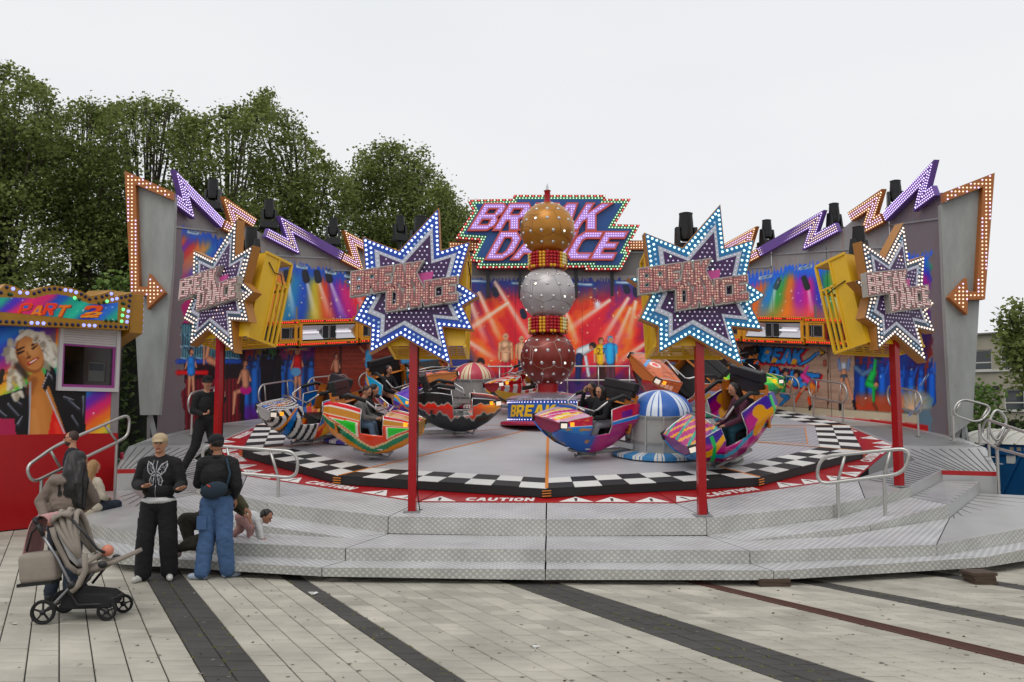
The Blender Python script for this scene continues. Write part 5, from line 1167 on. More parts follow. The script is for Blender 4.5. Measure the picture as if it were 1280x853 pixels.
# right front: feet at (1047,660) and (1105,651); loop (1020,605)-(1020,570)-(1138,562)-(1138,592)
f1, f2 = atz(1047, 660, .36), atz(1106, 651, .5); Y1, Y2 = f1.y, f2.y
k_ = (Y2 - Y1) / (1106 - 1047); yy = lambda px: Y1 + k_ * (px - 1047)
q = lambda px, py: atY(px, py, yy(px))
rail_pts([q(1020, 606), q(1024, 571), q(1139, 560), q(1131, 592)], 'curved steel handrail on the right front steps', [(q(1047, 603), f1.z), (q(1105, 596), f2.z)], bars=[(q(1047, 603), q(1056, 570)), (q(1105, 596), q(1113, 563))])
f1, f2 = atz(348, 652, .36), atz(290, 640, .5); k_ = (f2.y - f1.y) / (290 - 348); Y1 = f1.y; yy = lambda px: Y1 + k_ * (px - 348)
rail_pts([q(372, 598), q(372, 565), q(252, 556), q(255, 588)], 'curved steel handrail on the left front steps behind the man with the bag', [(q(348, 597), f1.z), (q(290, 591), f2.z)], bars=[(q(348, 597), q(338, 564)), (q(290, 591), q(284, 559))])
# left stair rail by the booth
f1 = V_((0, 15.3, .5)); k_ = .013; Y1 = 15.3; yy = lambda px: Y1 + k_ * (px - 146)

rail_pts([q(32, 584), q(70, 557), q(163, 517), q(160, 545), q(146, 553), q(40, 604)], 'long steel handrail sloping up to the platform in front of the red booth base', [(q(146, 552), f1.z), (q(52, 600), .02)], bars=[(q(75, 584), q(62, 562)), (q(146, 552), q(130, 530))])
# rails on the right side of the platform
def rq(Y): return lambda px, py: atY(px, py, Y)
Yr1 = L(8.9, -1.6).y; q = rq(Yr1); z0 = L(8.9, -1.6, -.155).z
rail_pts([q(1189, 518), q(1200, 498), q(1242, 509), q(1224, 530)], 'steel railing panel at the back right corner of the platform', [(q(1191, 520), L(9.0, -1.2, -.155).z), (q(1224, 530), L(9.0, -1.9, -.155).z)], bars=[(q(1192, 519), q(1202, 500)), (q(1225, 528), q(1235, 509))])
Yr2 = L(8.3, -3.6).y; q = rq(Yr2)
rail_pts([q(1234, 533), q(1245, 509), q(1260, 525), q(1246, 556)], 'narrow angular steel railing frame at the right edge of the platform', [(q(1235, 534), L(8.5, -3.2, -.155).z), (q(1246, 552), L(8.3, -4.2, -.155).z)], bars=[(q(1246, 550), q(1258, 527))])
Yr3 = 14.6
def q(px, py): return atY(px, py, 15.6 - (px - 1240) * .03)
rail_pts([q(1226, 545), q(1232, 524), q(1340, 560), q(1335, 585), q(1244, 560)], 'steel handrail sloping down out of the picture at the right edge', [(q(1246, 560), .62), (q(1320, 578), .5)], bars=[(q(1246, 560), q(1262, 535))])
# ================================================================== HUBS WITH DOMES
def stripes_mat(name, ca, cb, k=8):
    m = mat(name, ca, .35, noise=.08); n = m.node_tree; b = n.nodes['Principled BSDF']; src = b.inputs['Base Color'].links[0].from_socket
    t = n.nodes.new('ShaderNodeTexCoord'); g = n.nodes.new('ShaderNodeTexGradient'); g.gradient_type = 'RADIAL'; n.links.new(t.outputs['Object'], g.inputs[0])
    a = n.nodes.new('ShaderNodeMath'); a.operation = 'MULTIPLY'; a.inputs[1].default_value = k; n.links.new(g.outputs['Fac'], a.inputs[0])
    f = n.nodes.new('ShaderNodeMath'); f.operation = 'FRACT'; n.links.new(a.outputs[0], f.inputs[0])
    mx = n.nodes.new('ShaderNodeMixRGB'); n.links.new(src, mx.inputs[1]); mx.inputs[2].default_value = (*lin(cb), 1)
    r = n.nodes.new('ShaderNodeValToRGB'); r.color_ramp.interpolation = 'CONSTANT'; e = r.color_ramp.elements
    e[0].position = 0; e[0].color = (1, 1, 1, 1); e[1].position = .12; e[1].color = (0, 0, 0, 1)
    for p, v in ((.16, 1), (.3, 1), (.33, 0), (.38, 1), (.46, 0)):
        x = e.new(p); x.color = (v, v, v, 1)
    n.links.new(f.outputs[0], r.inputs[0]); n.links.new(r.outputs[0], mx.inputs[0]); n.links.new(mx.outputs[0], b.inputs['Base Color'])
    return m
M_DRUM = mat('grey ribbed drum', 'a9a9a6', .4, .15, noise=.12, nscale=3)
HUB = [((2.12, -3.92), 'blue', '2a62b4', 'd8e2ee', '3a8ac4', 'blue and white domed hub on a grey drum in front'), ((3.92, 2.12), 'green', '1d9a72', 'dfe8e2', '2a8a6a', 'green and white domed hub behind the right star post'), ((-2.12, 3.92), 'pink', 'c03a50', 'e0d0a8', 'b03048', 'red and cream domed hub at the back left of the globes'), ((-3.92, -2.12), 'purple', '5a3aa0', 'e0dce8', '4a3a9a', 'purple and white hub behind the orange green car')]
hubs = []
for (hx, hy), nm, c1, c2, c3, lab in HUB:
    t = thing('ride_hub', lab, 'hub', L(hx, hy, .0), 0, 'rotating hubs of the turntable')
    t.rotation_euler = Matrix(((math.cos(RYAW), -math.sin(RYAW), 0), (math.sin(RYAW), math.cos(RYAW), 0), (0, 0, 1))).to_euler()
    t.rotation_euler = Euler((math.atan(TILT), 0, RYAW)) ; hubs.append(t)
    low = nm == 'purple'; dh = .8 if not low else .35
    MB().lathe([(.86, .02), (.92, .03), (.92, .09), (.7, .12)], 36).build('base_ring', stripes_mat(nm + ' base stripes', c3, 'e8e6e0', 14), t, smooth='auto')
    MB().lathe([(.62, .12), (.62, dh)], 36).build('drum', M_DRUM, t, smooth='auto')
    for z in (.3, dh - .03): MB().lathe([(.6, z - .015), (.645, z - .015), (.645, z + .015), (.6, z + .015)], 36).build('drum_flange', M_STEEL, t, smooth='auto')
    r_ = MB()
    for k in range(12): a = 2 * math.pi * k / 12; r_.box((.63 * math.cos(a), .63 * math.sin(a), (.12 + dh) / 2), (.03, .03, dh - .14), Matrix.Rotation(a, 3, 'Z'))
    r_.build('drum_ribs', M_DRUM, t)
    if not low:
        pr = [(.62 * math.cos(a * math.pi / 20), dh + .42 * math.sin(a * math.pi / 20)) for a in range(0, 10)] + [(.02, dh + .42)]
        MB().lathe(pr, 40).build('dome', stripes_mat(nm + ' dome stripes', c1, c2, 6), t, smooth='auto')
# ================================================================== RIDE CARS
M_CARP = mat('car enamel', '888888', .2, attr='paint', noise=.04, nscale=5, spec=.6); M_SEAT = mat('black seat vinyl', '101012', .45, bump=.1); M_CARIN = mat('car lining orange', 'b86a1c', .5, noise=.1); M_BAR = mat('silver safety bar', 'c4c2c0', .22, .8)
M_HEADL = mat('lit headlight', 'e8dccc', .2, emit=.55); M_INDL = mat('amber lamp', 'ff9a1c', .2, emit=1.2); M_TAIL = mat('red tail light', 'ff5a3c', .2, emit=.9); M_FLOOR = mat('car floor', '6a6a6c', .5, .4)
XS = [-.95, -.8, -.45, -.14, .1, .34, .64, .86, .95]
ZB = [.44, .28, .1, .0, -.02, .02, .16, .32, .42]; ZM = [.68, .64, .6, .56, .54, .53, .54, .55, .56]; ZT = [.92, .98, .94, .87, .81, .77, .73, .68, .65]
WB = [.16, .2, .25, .27, .27, .26, .2, .18, .22]; WM = [.5, .6, .66, .68, .68, .67, .64, .6, .56]; WT_ = [.48, .58, .64, .66, .66, .65, .62, .58, .54]
def ci(x, a): return float(np.interp(x, XS, a))
def side_pt(x, v, s):
    zb, zm, zt, wb, wm, wt = [ci(x, a) for a in (ZB, ZM, ZT, WB, WM, WT_)]
    if v < .5: f = v / .5; return Vector((x, s * (wb + (wm - wb) * f ** .7), zb + (zm - zb) * f))
    f = (v - .5) / .5; return Vector((x, s * (wm + (wt - wm) * f), zm + (zt - zm) * f))
DOOR = (-.16, .3, .34)
def car(label, paint, P, hd, pitch=0., roll=0., head_col=M_SEAT, lift=0., sc=.9, lining=None, lights=True, top_paint=None, nose='b86a1c'):
    t = thing('ride_car', label, 'ride car', P, 0, 'painted cars of the spinning ride'); t.scale = (sc,) * 3
    R0 = Matrix.Rotation(math.atan(TILT), 4, 'X'); t.rotation_euler = (R0 @ Matrix.Rotation(hd, 4, 'Z') @ Matrix.Rotation(-pitch, 4, 'Y') @ Matrix.Rotation(roll, 4, 'X')).to_euler()
    z0 = .2 + lift; lin_m = lining or M_CARIN
    up = lambda v: Vector((v[0], v[1], v[2] + z0))
    nu, nv = 110, 44
    for s in (-1, 1):
        xs = np.linspace(XS[0], XS[-1], nu); V = []; Cx = np.zeros((nv, nu)); Cv = np.zeros((nv, nu))
        for j in range(nv):
            for i in range(nu):
                V.append(up(side_pt(xs[i], j / (nv - 1), s))); Cx[j, i] = xs[i]; Cv[j, i] = j / (nv - 1)
        Fq = []
        for j in range(nv - 1):
            for i in range(nu - 1):
                xc = (xs[i] + xs[i + 1]) / 2; vc = (j + .5) / (nv - 1)
                if DOOR[0] < xc < DOOR[1] and vc > DOOR[2]: continue
                k = j * nu + i; Fq.append((k, k + 1, k + 1 + nu, k + nu) if s < 0 else (k, k + nu, k + 1 + nu, k + 1))
        pp = Paint(Cx, Cv); paint(pp, s)
        o = mesh_np('side_shell', [tuple(v) for v in V], Fq, M_CARP, t, colors=pp.lin(), smooth=True)
        so_ = o.modifiers.new('thickness', 'SOLIDIFY'); so_.thickness = .03; so_.offset = 1 if s < 0 else 1
        tr = MB(); e = .012      # door edge trim
        dp = [side_pt(DOOR[0], 1, s), side_pt(DOOR[0], .5, s), side_pt(DOOR[0], DOOR[2], s), side_pt((DOOR[0] + DOOR[1]) / 2, DOOR[2], s), side_pt(DOOR[1], DOOR[2], s), side_pt(DOOR[1], .5, s), side_pt(DOOR[1], 1, s)]
        tr.tube([up(v) for v in dp], .014, 5); tr.tube([up(side_pt(x, 1, s)) for x in np.linspace(XS[0], DOOR[0], 7)], .016, 5); tr.tube([up(side_pt(x, 1, s)) for x in np.linspace(DOOR[1], XS[-1], 8)], .016, 5)
        tr.build('edge_trim', M_BAR if lining is None else M_BAR, t, smooth=True)
    # bottom, nose, tail
    b = MB()
    for i in range(len(XS) - 1):
        a0, a1 = XS[i], XS[i + 1]; b.add([up(side_pt(a0, 0, -1)), up(side_pt(a1, 0, -1)), up(side_pt(a1, 0, 1)), up(side_pt(a0, 0, 1))], [(0, 1, 2, 3)])
    b.build('underbody', M_SEAT, t)
    # bonnet, painted, and the nose strip
    tp = top_paint or paint; nx, ny = 34, 30; xs = np.linspace(DOOR[1] + .02, XS[-1], nx); V = []; X_, Y_ = np.zeros((ny, nx)), np.zeros((ny, nx))
    for j in range(ny):
        f = -1 + 2 * j / (ny - 1)
        for i in range(nx):
            w = ci(xs[i], WT_); V.append((xs[i], f * w, ci(xs[i], ZT) + z0 + .05 * (1 - f * f) * (1 - .5 * (xs[i] - .3)))); X_[j, i] = xs[i]; Y_[j, i] = f * w
    pp = Paint(X_, Y_); tp(pp, 0); mesh_np('bonnet', V, grid_faces(nx, ny), M_CARP, t, colors=pp.lin(), smooth=True)
    n = MB(); n.add([up(side_pt(XS[-1], v, s)) for v, s in ((0, -1), (0, 1), (.5, 1), (1, 1), (1, -1), (.5, -1))], [(0, 1, 2, 3, 4, 5)]); n.tube([up(side_pt(XS[-1], 1, -1)), up(side_pt(XS[-1], 1, 1))], .02, 6)
    n.build('nose', mat('nose paint ' + nose, nose, .25), t)
    # tail shell with its own slope
    n = MB(); n.add([up(side_pt(XS[0], v, s)) for v, s in ((0, -1), (0, 1), (.5, 1), (1, 1), (1, -1), (.5, -1))], [(0, 1, 2, 3, 4, 5)])
    n.add([up(side_pt(-.95, 1, -1)), up(side_pt(-.8, 1, -1)), up(side_pt(-.55, 1, -1)), up(side_pt(-.55, 1, 1)), up(side_pt(-.8, 1, 1)), up(side_pt(-.95, 1, 1))], [(0, 1, 2, 3, 4, 5)])
    n.build('tail', lin_m, t)
    # seat shell, seat, backrest, headrest
    k = MB(); k.box((-.1, 0, z0 + .14), (.9, .5, .04)); k.build('floor', M_FLOOR, t)
    k = MB(); k.box((-.38, 0, z0 + .4), (.5, .98, .12)); k.box((-.36, 0, z0 + .26), (.42, .6, .18)); k.build('seat', M_SEAT, t)
    Rb = Matrix.Rotation(rad(-14), 3, 'Y')
    k = MB(); k.box((-.67, 0, z0 + .8), (.1, 1.1, .8), Rb); k.build('backrest', M_SEAT, t)
    k = MB(); k.box((-.73, 0, z0 + .74), (.04, 1.2, .8), Rb)
    for s in (-1, 1): k.box((-.6, s * .6, z0 + .82), (.26, .04, .56), Rb)
    k.build('seat_shell', lin_m, t)
    k = MB(); k.box((-.82, 0, z0 + 1.27), (.15, 1.14, .2), Rb); bm = k.build('headrest', head_col, t); md = bm.modifiers.new('b', 'BEVEL'); md.width = .03; md.segments = 2
    k = MB()
    for s in (-1, 1): k.tube([(-.74, s * .4, z0 + 1.05), (-.82, s * .42, z0 + 1.26)], .02, 6)
    k.build('headrest_posts', M_BAR, t)
    # safety bar
    w = .62; pts = [(-.7, -w, z0 + 1.02), (-.45, -w, z0 + 1.14), (-.1, -w, z0 + 1.05), (.12, -w * .96, z0 + .9), (.14, -w * .8, z0 + .84), (.14, 0, z0 + .84), (.14, w * .8, z0 + .84), (.12, w * .96, z0 + .9), (-.1, w, z0 + 1.05), (-.45, w, z0 + 1.14), (-.7, w, z0 + 1.02)]
    MB().tube(pts, .019, 7).build('safety_bar', M_BAR, t, smooth=True)
    for s in (-1, 1): MB().tube([(-.62, s * w, z0 + 1.07), (-.45, s * w, z0 + 1.14), (-.08, s * w, z0 + 1.04)], .042, 7).build('bar_foam', M_SEAT, t, smooth=True)
    MB().tube([(.38, -.5, z0 + .87), (.36, 0, z0 + .92), (.38, .5, z0 + .87)], .017, 6).build('dash_rail', M_BAR, t, smooth=True)
    # lights
    for s in (-1, 1):
        p = up(side_pt(.9, .78, s)) - Vector((.02, 0, 0)); R = Matrix.Rotation(-s * .75, 3, 'Z')
        bz = MB().box(p + Vector((.02, s * .012, 0)), (.16, .05, .15), Matrix.Rotation(-s * .35, 3, 'Z')).build('light_housing', M_RED if 0 else M_SEAT, t)
        MB().box(p + Vector((.03, s * .03, 0)), (.12, .05, .09), Matrix.Rotation(-s * .35, 3, 'Z')).build('headlight', M_HEADL, t)
        p2 = up(side_pt(.74, .78, s)); MB().box(p2 + Vector((.0, s * .012, 0)), (.08, .05, .08), Matrix.Rotation(-s * .25, 3, 'Z')).build('indicator', M_INDL, t)
        MB().box(up((-.96, s * .36, .78)), (.05, .13, .15)).build('tail_light', M_TAIL, t)
    c = MB(); c.lathe([(.2, .06), (.2, .1), (.1, .13), (.1, .28)], 14); c.bar((-.4, 0, .18), (.4, 0, .18), .2, .05); c.tube([(.15, 0, .1), (.3, .05, .05), (.34, .1, .12)], .02, 6)
    c.build('pivot_mount', M_STEEL, t)
    return t
def zz(P, x0, x1, y0, y1, c, amp=.08, n=5, w=.05):
    pts = []
    for i in range(n * 2 + 1): f = i / (n * 2); pts.append((x0 + (x1 - x0) * f, y0 + (y1 - y0) * f + (amp if i % 2 else -amp)))
    P.path(pts, w, c, 1, .01)
def pt_zebra(P, s):
    X, Y = P.X, P.Y
    if s == 0:
        st = np.sin((Y * 1.0 + .12 * np.sin(X * 9)) * 34 + X * 6); P.mix(np.ones_like(X), 'dcdbd8'); P.mix((st > .15) * 1., '121214'); P.mix((np.hypot((X - .75) / .3, (Y + .1) / .16) < 1) * (fbm(X * 9, Y * 9, 3) > .45), '3a86c0'); P.mix((np.hypot((X - .6) / .12, (Y - .15) / .14) < 1) * (fbm(X * 12, Y * 12, 5) > .5), 'e0902c'); return
    st = np.sin(X * 40 + 3 * np.sin(Y * 4)); P.mix(np.ones_like(X), 'dcdbd8'); P.mix((st > .1) * 1., '121214')
    P.mix((X < -.1) * 1., '1f6aa8'); d = (Y - (X + 1) * .9); zg = Y + (X + .1) * .75 + .09 * np.sign(np.sin(X * 26)) - .25
    P.mix((X < -.1) * (zg < .1) * 1., 'e0901c'); P.mix((X < -.1) * (np.abs(zg + .1) < .1) * 1., 'c8321c'); P.mix((X < -.1) * (zg < -.25) * 1., 'e0a81c')
    P.mix((np.abs(X - .5 + (Y - .5) * .1) < .06) * 1., '2a7ab8'); P.mix((np.abs(X - .58 + (Y - .5) * .3) < .025) * 1., 'e0902c'); P.mix((X > .95) * (Y > .45) * 1., '2a7ab8')
def pt_orange(P, s):
    X, Y = P.X, P.Y; P.mix(np.ones_like(X), 'b8853a')
    if s == 0: P.mix((np.abs(Y) < .12) * 1., 'c8283a'); P.mix((np.abs(np.abs(Y) - .14) < .02) * 1., 'e8e2d8'); return
    P.mix((Y > .88) * 1., 'c8283a'); P.mix((np.abs(Y - .87) < .02) * 1., 'e8e2d8'); P.mix((Y < .62) * 1., 'c84a1c')
    g = 1.55 * np.abs(X) ** 1.5; P.mix((Y < .12 + .42 * np.abs(X - .07) ** 1.1) * 1., '1a7a5c'); P.mix((Y < .02 + .30 * np.abs(X - .07) ** 1.2) * 1., 'c8862a'); P.mix((np.abs(Y - .12 - .42 * np.abs(X - .07) ** 1.1) < .02) * 1., 'd8c8a0')
    P.mix((np.abs(Y - .63) < .018) * 1., 'e0dccc')
    for a in ([(-.72, .52), (-.24, .55), (-.24, .3)], [(.4, .55), (.86, .54), (.4, .32)]):
        c = (sum(p[0] for p in a) / 3, sum(p[1] for p in a) / 3); P.poly([(c[0] + (p[0] - c[0]) * 1.25, c[1] + (p[1] - c[1]) * 1.25) for p in a], 'e0dccc'); P.poly(a, '2ab83c')
def pt_black(P, s):
    X, Y = P.X, P.Y; P.mix(np.ones_like(X), '161719')
    if s == 0: P.mix((Y + X * .2 > .1) * 1., 'c8641c'); P.mix((np.abs(Y) < .07 + .04 * np.sin(X * 30)) * 1., '222326'); return
    f = .62 + .05 * np.sin(X * 17) + .03 * np.sin(X * 41); l = .36 + .06 * np.sin(X * 13 + 1) + .03 * np.sin(X * 37); f = f + .05 * (X > .4); w = (X + 1) / 2.2
    m = (Y > l - .06 * w) & (Y < f + .06 * w); P.mix(m * 1., 'b8321a'); P.mix(m * smooth01((X - .1) / .8), 'd8941c'); P.mix(((np.abs(Y - l + .06 * w) < .022) | (np.abs(Y - f - .06 * w) < .022)) * 1., '9a9a92')
def pt_purple(P, s):
    X, Y = P.X, P.Y; P.mix(np.ones_like(X), 'a8287c')
    P.mix(smooth01((Y - .55 + .2 * np.sin(X * 5)) * 4) * .9, '3a2a8a')
    if s == 0: P.mix((np.sin(X * 12 + Y * 20) > .5) * 1., 'd8a01c'); P.mix((np.sin(X * 9 - Y * 14) > .8) * 1., '2a9a8a'); return
    P.mix((Y < .2 + .1 * np.sin(X * 4)) * 1., '7a1c5a'); P.mix((np.abs(Y - .28 + .1 * np.sin(X * 5)) < .05) * 1., '2a8aa8')
    n = np.hypot((X + .55) / .3, (Y - .55) / .34); m = (n + .35 * np.sin(np.arctan2(Y - .55, X + .55) * 3 + 1)) < .8; P.mix(m * 1., 'c8941c'); P.mix(((X > .3) & (np.abs(Y - .5 - .2 * np.sin(X * 7)) < .12)) * 1., 'd8a41c'); P.mix(((np.abs(X + .82) < .035) | (np.abs(X - .52) < .03)) * (Y < .95), '2aa860')
    P.mix(((X > .75) & (Y < .55)) * .9, '2a8ac0')
def pt_magenta(P, s):
    X, Y = P.X, P.Y; P.mix(np.ones_like(X), 'a8284a')
    if s == 0:
        n = fbm(X * 5, Y * 6, 3); P.mix(np.ones_like(X), 'b83a78'); P.mix(smooth01((n - .42) * 7), 'd8a03a'); P.mix(smooth01((n - .58) * 9), 'd8d060'); P.mix((np.abs(np.sin(X * 7 + Y * 12)) > .93) * .8, 'e8e0f0'); P.mix(smooth01((np.abs(Y) - .36) * 12), 'c8a0b8'); return
    P.mix((Y < .62) * 1., '1d7ab4'); P.mix(((Y < .52) & (X < .45)) * smooth01((.5 - X) * 2), 'a02a70'); P.mix((Y < .34 + .1 * X) * (X > .2) * .9, '235c9a'); P.mix(((Y > .66) & (Y < .86) & (np.sin(X * 9) > .3)) * .8, '5a2c8a'); P.mix(smooth01((fbm(X * 6, Y * 8, 7) - .62) * 10) * (X > 0) * .8, 'c8803a'); P.mix((np.abs(Y - .63) < .015) * 1., 'd8d8e0')
def pt_brown(P, s):
    X, Y = P.X, P.Y; P.mix(np.ones_like(X), 'b4622a'); P.mix(((Y % .16) < .02) * .7, '6a3414'); P.mix((((X + .1 * (np.floor(Y / .16) % 2)) % .22) < .015) * .6, '6a3414')
    if s == 0: P.mix((np.hypot(X - .65, Y) < .13) * 1., 'e8e0d8'); P.mix((np.hypot(X - .65, Y) < .08) * 1., 'd03a3a'); P.mix((np.abs(Y - X + .9) < .05) * 1., '5a9ac8'); return
    P.mix(((Y < .4)) * 1., '9a1c24'); P.mix(((X < -.3) & (X > -.9) & (Y > .1) & (Y < .75)) * 1., '9aa4c0'); P.mix(((X < -.3) & (X > -.9) & (Y > .1) & (Y < .75) & ((np.abs(Y - .4 - (X + .6)) < .04) | (np.abs(Y - .4 + (X + .6)) < .04))) * 1., '7a3a8a'); P.mix((np.hypot((X + .55) / .1, (Y - .5) / .2) < 1) * 1., 'b8903a')
    P.mix((np.abs(X - .7) < .25) * (np.abs(Y - .6) < .1) * ((X % .12) < .09), 'f0b8a0')
def pt_strip(P, s):
    X, Y = P.X, P.Y; P.mix(np.ones_like(X), 'd0ccc8'); P.mix((np.sin((X + .3 * Y) * 26 + 2 * np.sin(Y * 6)) > .1) * 1., 'a81c28'); P.mix((fbm(X * 3, Y * 4, 9) > .6) * 1., 'd8b02c')
    if s: P.mix((Y < .3) * 1., 'c8a02a'); P.mix(((Y > .6) & (Y < .8)) * 1., '7a1420')
def pt_green(P, s):
    X, Y = P.X, P.Y; P.mix(np.ones_like(X), '3ab868'); P.mix((Y > .6) * 1., '8adc6a'); P.mix((Y < .3) * 1., '1c7a4c'); P.mix((np.sin(X * 14 + Y * 6) > .8) * .9, 'e8e040')
def pt_viol(P, s):
    X, Y = P.X, P.Y; P.mix(np.ones_like(X), '5a2c98'); P.mix((Y > .55 + .1 * np.sin(X * 6)) * 1., '3aa0c4'); n = np.abs(Y - .5 - .4 * np.sin(X * 5)); P.mix((n < .1) * 1., 'e0861c'); P.mix((n < .04) * 1., 'e8c03a'); P.mix((np.abs(Y - .3 + .2 * np.sin(X * 8)) < .04) * 1., 'c83a2c')
def pt_dark(P, s):
    X, Y = P.X, P.Y; P.mix(np.ones_like(X), '1a1a20'); P.mix((fbm(X * 4, Y * 5, 2) > .58) * 1., 'c8681c'); P.mix((fbm(X * 5, Y * 4, 6) > .66) * 1., '3a8ab8')
def cpos(px, py, h=0): return onp(px, py, h)
cars = {}
cars['zebra'] = car('zebra striped car with blue and orange sides at the left rim, empty', pt_zebra, cpos(380, 556), rad(212), pitch=rad(2), roll=rad(-3), nose='c8c6c2')
cars['orange'] = car('tan red and green boat shaped car with a rider in a grey hoodie', pt_orange, cpos(466, 574), rad(-4), pitch=rad(-4), roll=rad(-2), nose='b8853a')
cars['black'] = car('black car with orange and yellow flame sides left of the globes', pt_black, cpos(576, 546), rad(5), pitch=rad(3), lining=M_SEAT, nose='d8941c')
cars['violet'] = car('purple car with orange swirls behind the left red post', pt_viol, cpos(502, 523), rad(-35), pitch=rad(-12), roll=rad(8), nose='5a2c98')
cars['dark'] = car('dark car with orange trim and a blue padded bar behind the left red post', pt_dark, cpos(543, 520), rad(-70), pitch=rad(10), roll=rad(5), head_col=mat('blue pad', '1f6ea0', .5), lift=.25)
cars['strip'] = car('red and white striped car with yellow patches behind the red globe', pt_strip, cpos(656, 517), rad(205), pitch=rad(-4), roll=rad(6), lift=.12, nose='a81c28')
cars['magenta'] = car('magenta and blue car with two laughing riders right of the centre drum', pt_magenta, cpos(733, 572), rad(207), pitch=rad(0), roll=rad(-2), nose='8a2a4a')
cars['brown'] = car('brown plank painted car with a crown plaque rising behind the blue dome', pt_brown, cpos(806, 532), rad(212), pitch=rad(16), roll=rad(-26), sc=1.02, lift=.5, nose='b4622a')
cars['purple'] = car('purple and yellow car tilted nose down at the right', pt_purple, cpos(918, 582), rad(193), pitch=rad(-22), roll=rad(-5), sc=.93, lift=.1, nose='8a2a7c')
cars['green'] = car('bright green car just showing beyond the purple one', pt_green, cpos(938, 514), rad(-20), pitch=rad(2), lift=.1, nose='3ab868')
cars['back'] = car('dark red car with riders high behind the purple car', pt_dark, cpos(905, 503), rad(195), pitch=rad(4), roll=rad(6), lift=.25)

M_ARM = mat('pale arm paint', 'b8b6b2', .4, .2, noise=.15)
for nm_, c_ in cars.items():
    p = loc(c_.location); j = min(range(4), key=lambda i: math.hypot(p[0] - HUB[i][0][0], p[1] - HUB[i][0][1])); h_ = hubs[j]; v = Vector((p[0] - HUB[j][0][0], p[1] - HUB[j][0][1], 0)); d = v.normalized(); o = Vector((-d.y, d.x, 0)); l = v.length
    b = MB()
    for s_ in (-1, 1): b.bar(d * .6 + o * .2 * s_ + Vector((0, 0, .2)), d * (l * .72) + o * .16 * s_ + Vector((0, 0, .3)), .05, .1); b.bar(d * (l * .72) + o * .16 * s_ + Vector((0, 0, .3)), d * l + o * .05 * s_ + Vector((0, 0, .12)), .05, .08)
    b.tube([d * .6 + Vector((0, 0, .12)), d * l + Vector((0, 0, .1))], .045, 8); b.lathe([(.15, -.07), (.15, .05)], 12, d * l + Vector((0, 0, .12)))
    b.build('arm', M_ARM, h_)
# ================================================================== TICKET BOOTH
class Plane:
    def __init__(s, P0, P1): s.o = Vector((P0[0], P0[1], 0)); s.e = (Vector((P1[0], P1[1], 0)) - s.o); s.l = s.e.length; s.e.normalize(); s.n = Vector((s.e.y, -s.e.x, 0))
    def hit(s, px, py): d = ray(px, py); t = (s.o - CAMP).dot(s.n) / d.dot(s.n); q = CAMP + d * t; return ((q - s.o).dot(s.e), q.z)
    def f(s, x, z, d=0.): return s.o + s.e * x + s.n * d + Vector((0, 0, z))
B0, B1 = atY(0, 600, 15.3), atY(146, 600, 17.1)
FP = Plane(B0, B1); ff = FP.f; back = -FP.n
booth = thing('ticket_booth', 'ticket booth reading PART 2 with airbrushed blonde woman, lit fascia and red base', 'booth', Vector((B0.x, B0.y, 0)))
M_BRED = mat('booth red', 'b01018', .3, noise=.06, nscale=3); M_BWHT = mat('booth white', 'c9c5c4', .4, noise=.05); M_GOLD = mat('gold fascia', 'a87818', .4, noise=.15); M_BGRY = mat('booth grey', '8f8888', .5, noise=.08)
xe = FP.hit(146, 560)[0]; x_l = -1.6; zb = FP.hit(60, 543)[1]; zt = FP.hit(60, 402)[1]
R4 = lambda a, b, c, d: [(a, b), (c, b), (c, d), (a, d)]
wx0, wz1 = FP.hit(72, 410); wx1, wz0 = FP.hit(144, 484); wzs = FP.hit(80, 430)[1]; wz1 = FP.hit(100, 411)[1]; wx0 = FP.hit(76, 450)[0]; wx1 = FP.hit(143, 450)[0]; wz0 = FP.hit(100, 484.5)[1]
MB().prism([R4(x_l, .02, xe, zb)], .02, -2.2, ff).build('red_base', M_BRED, booth, world=True)
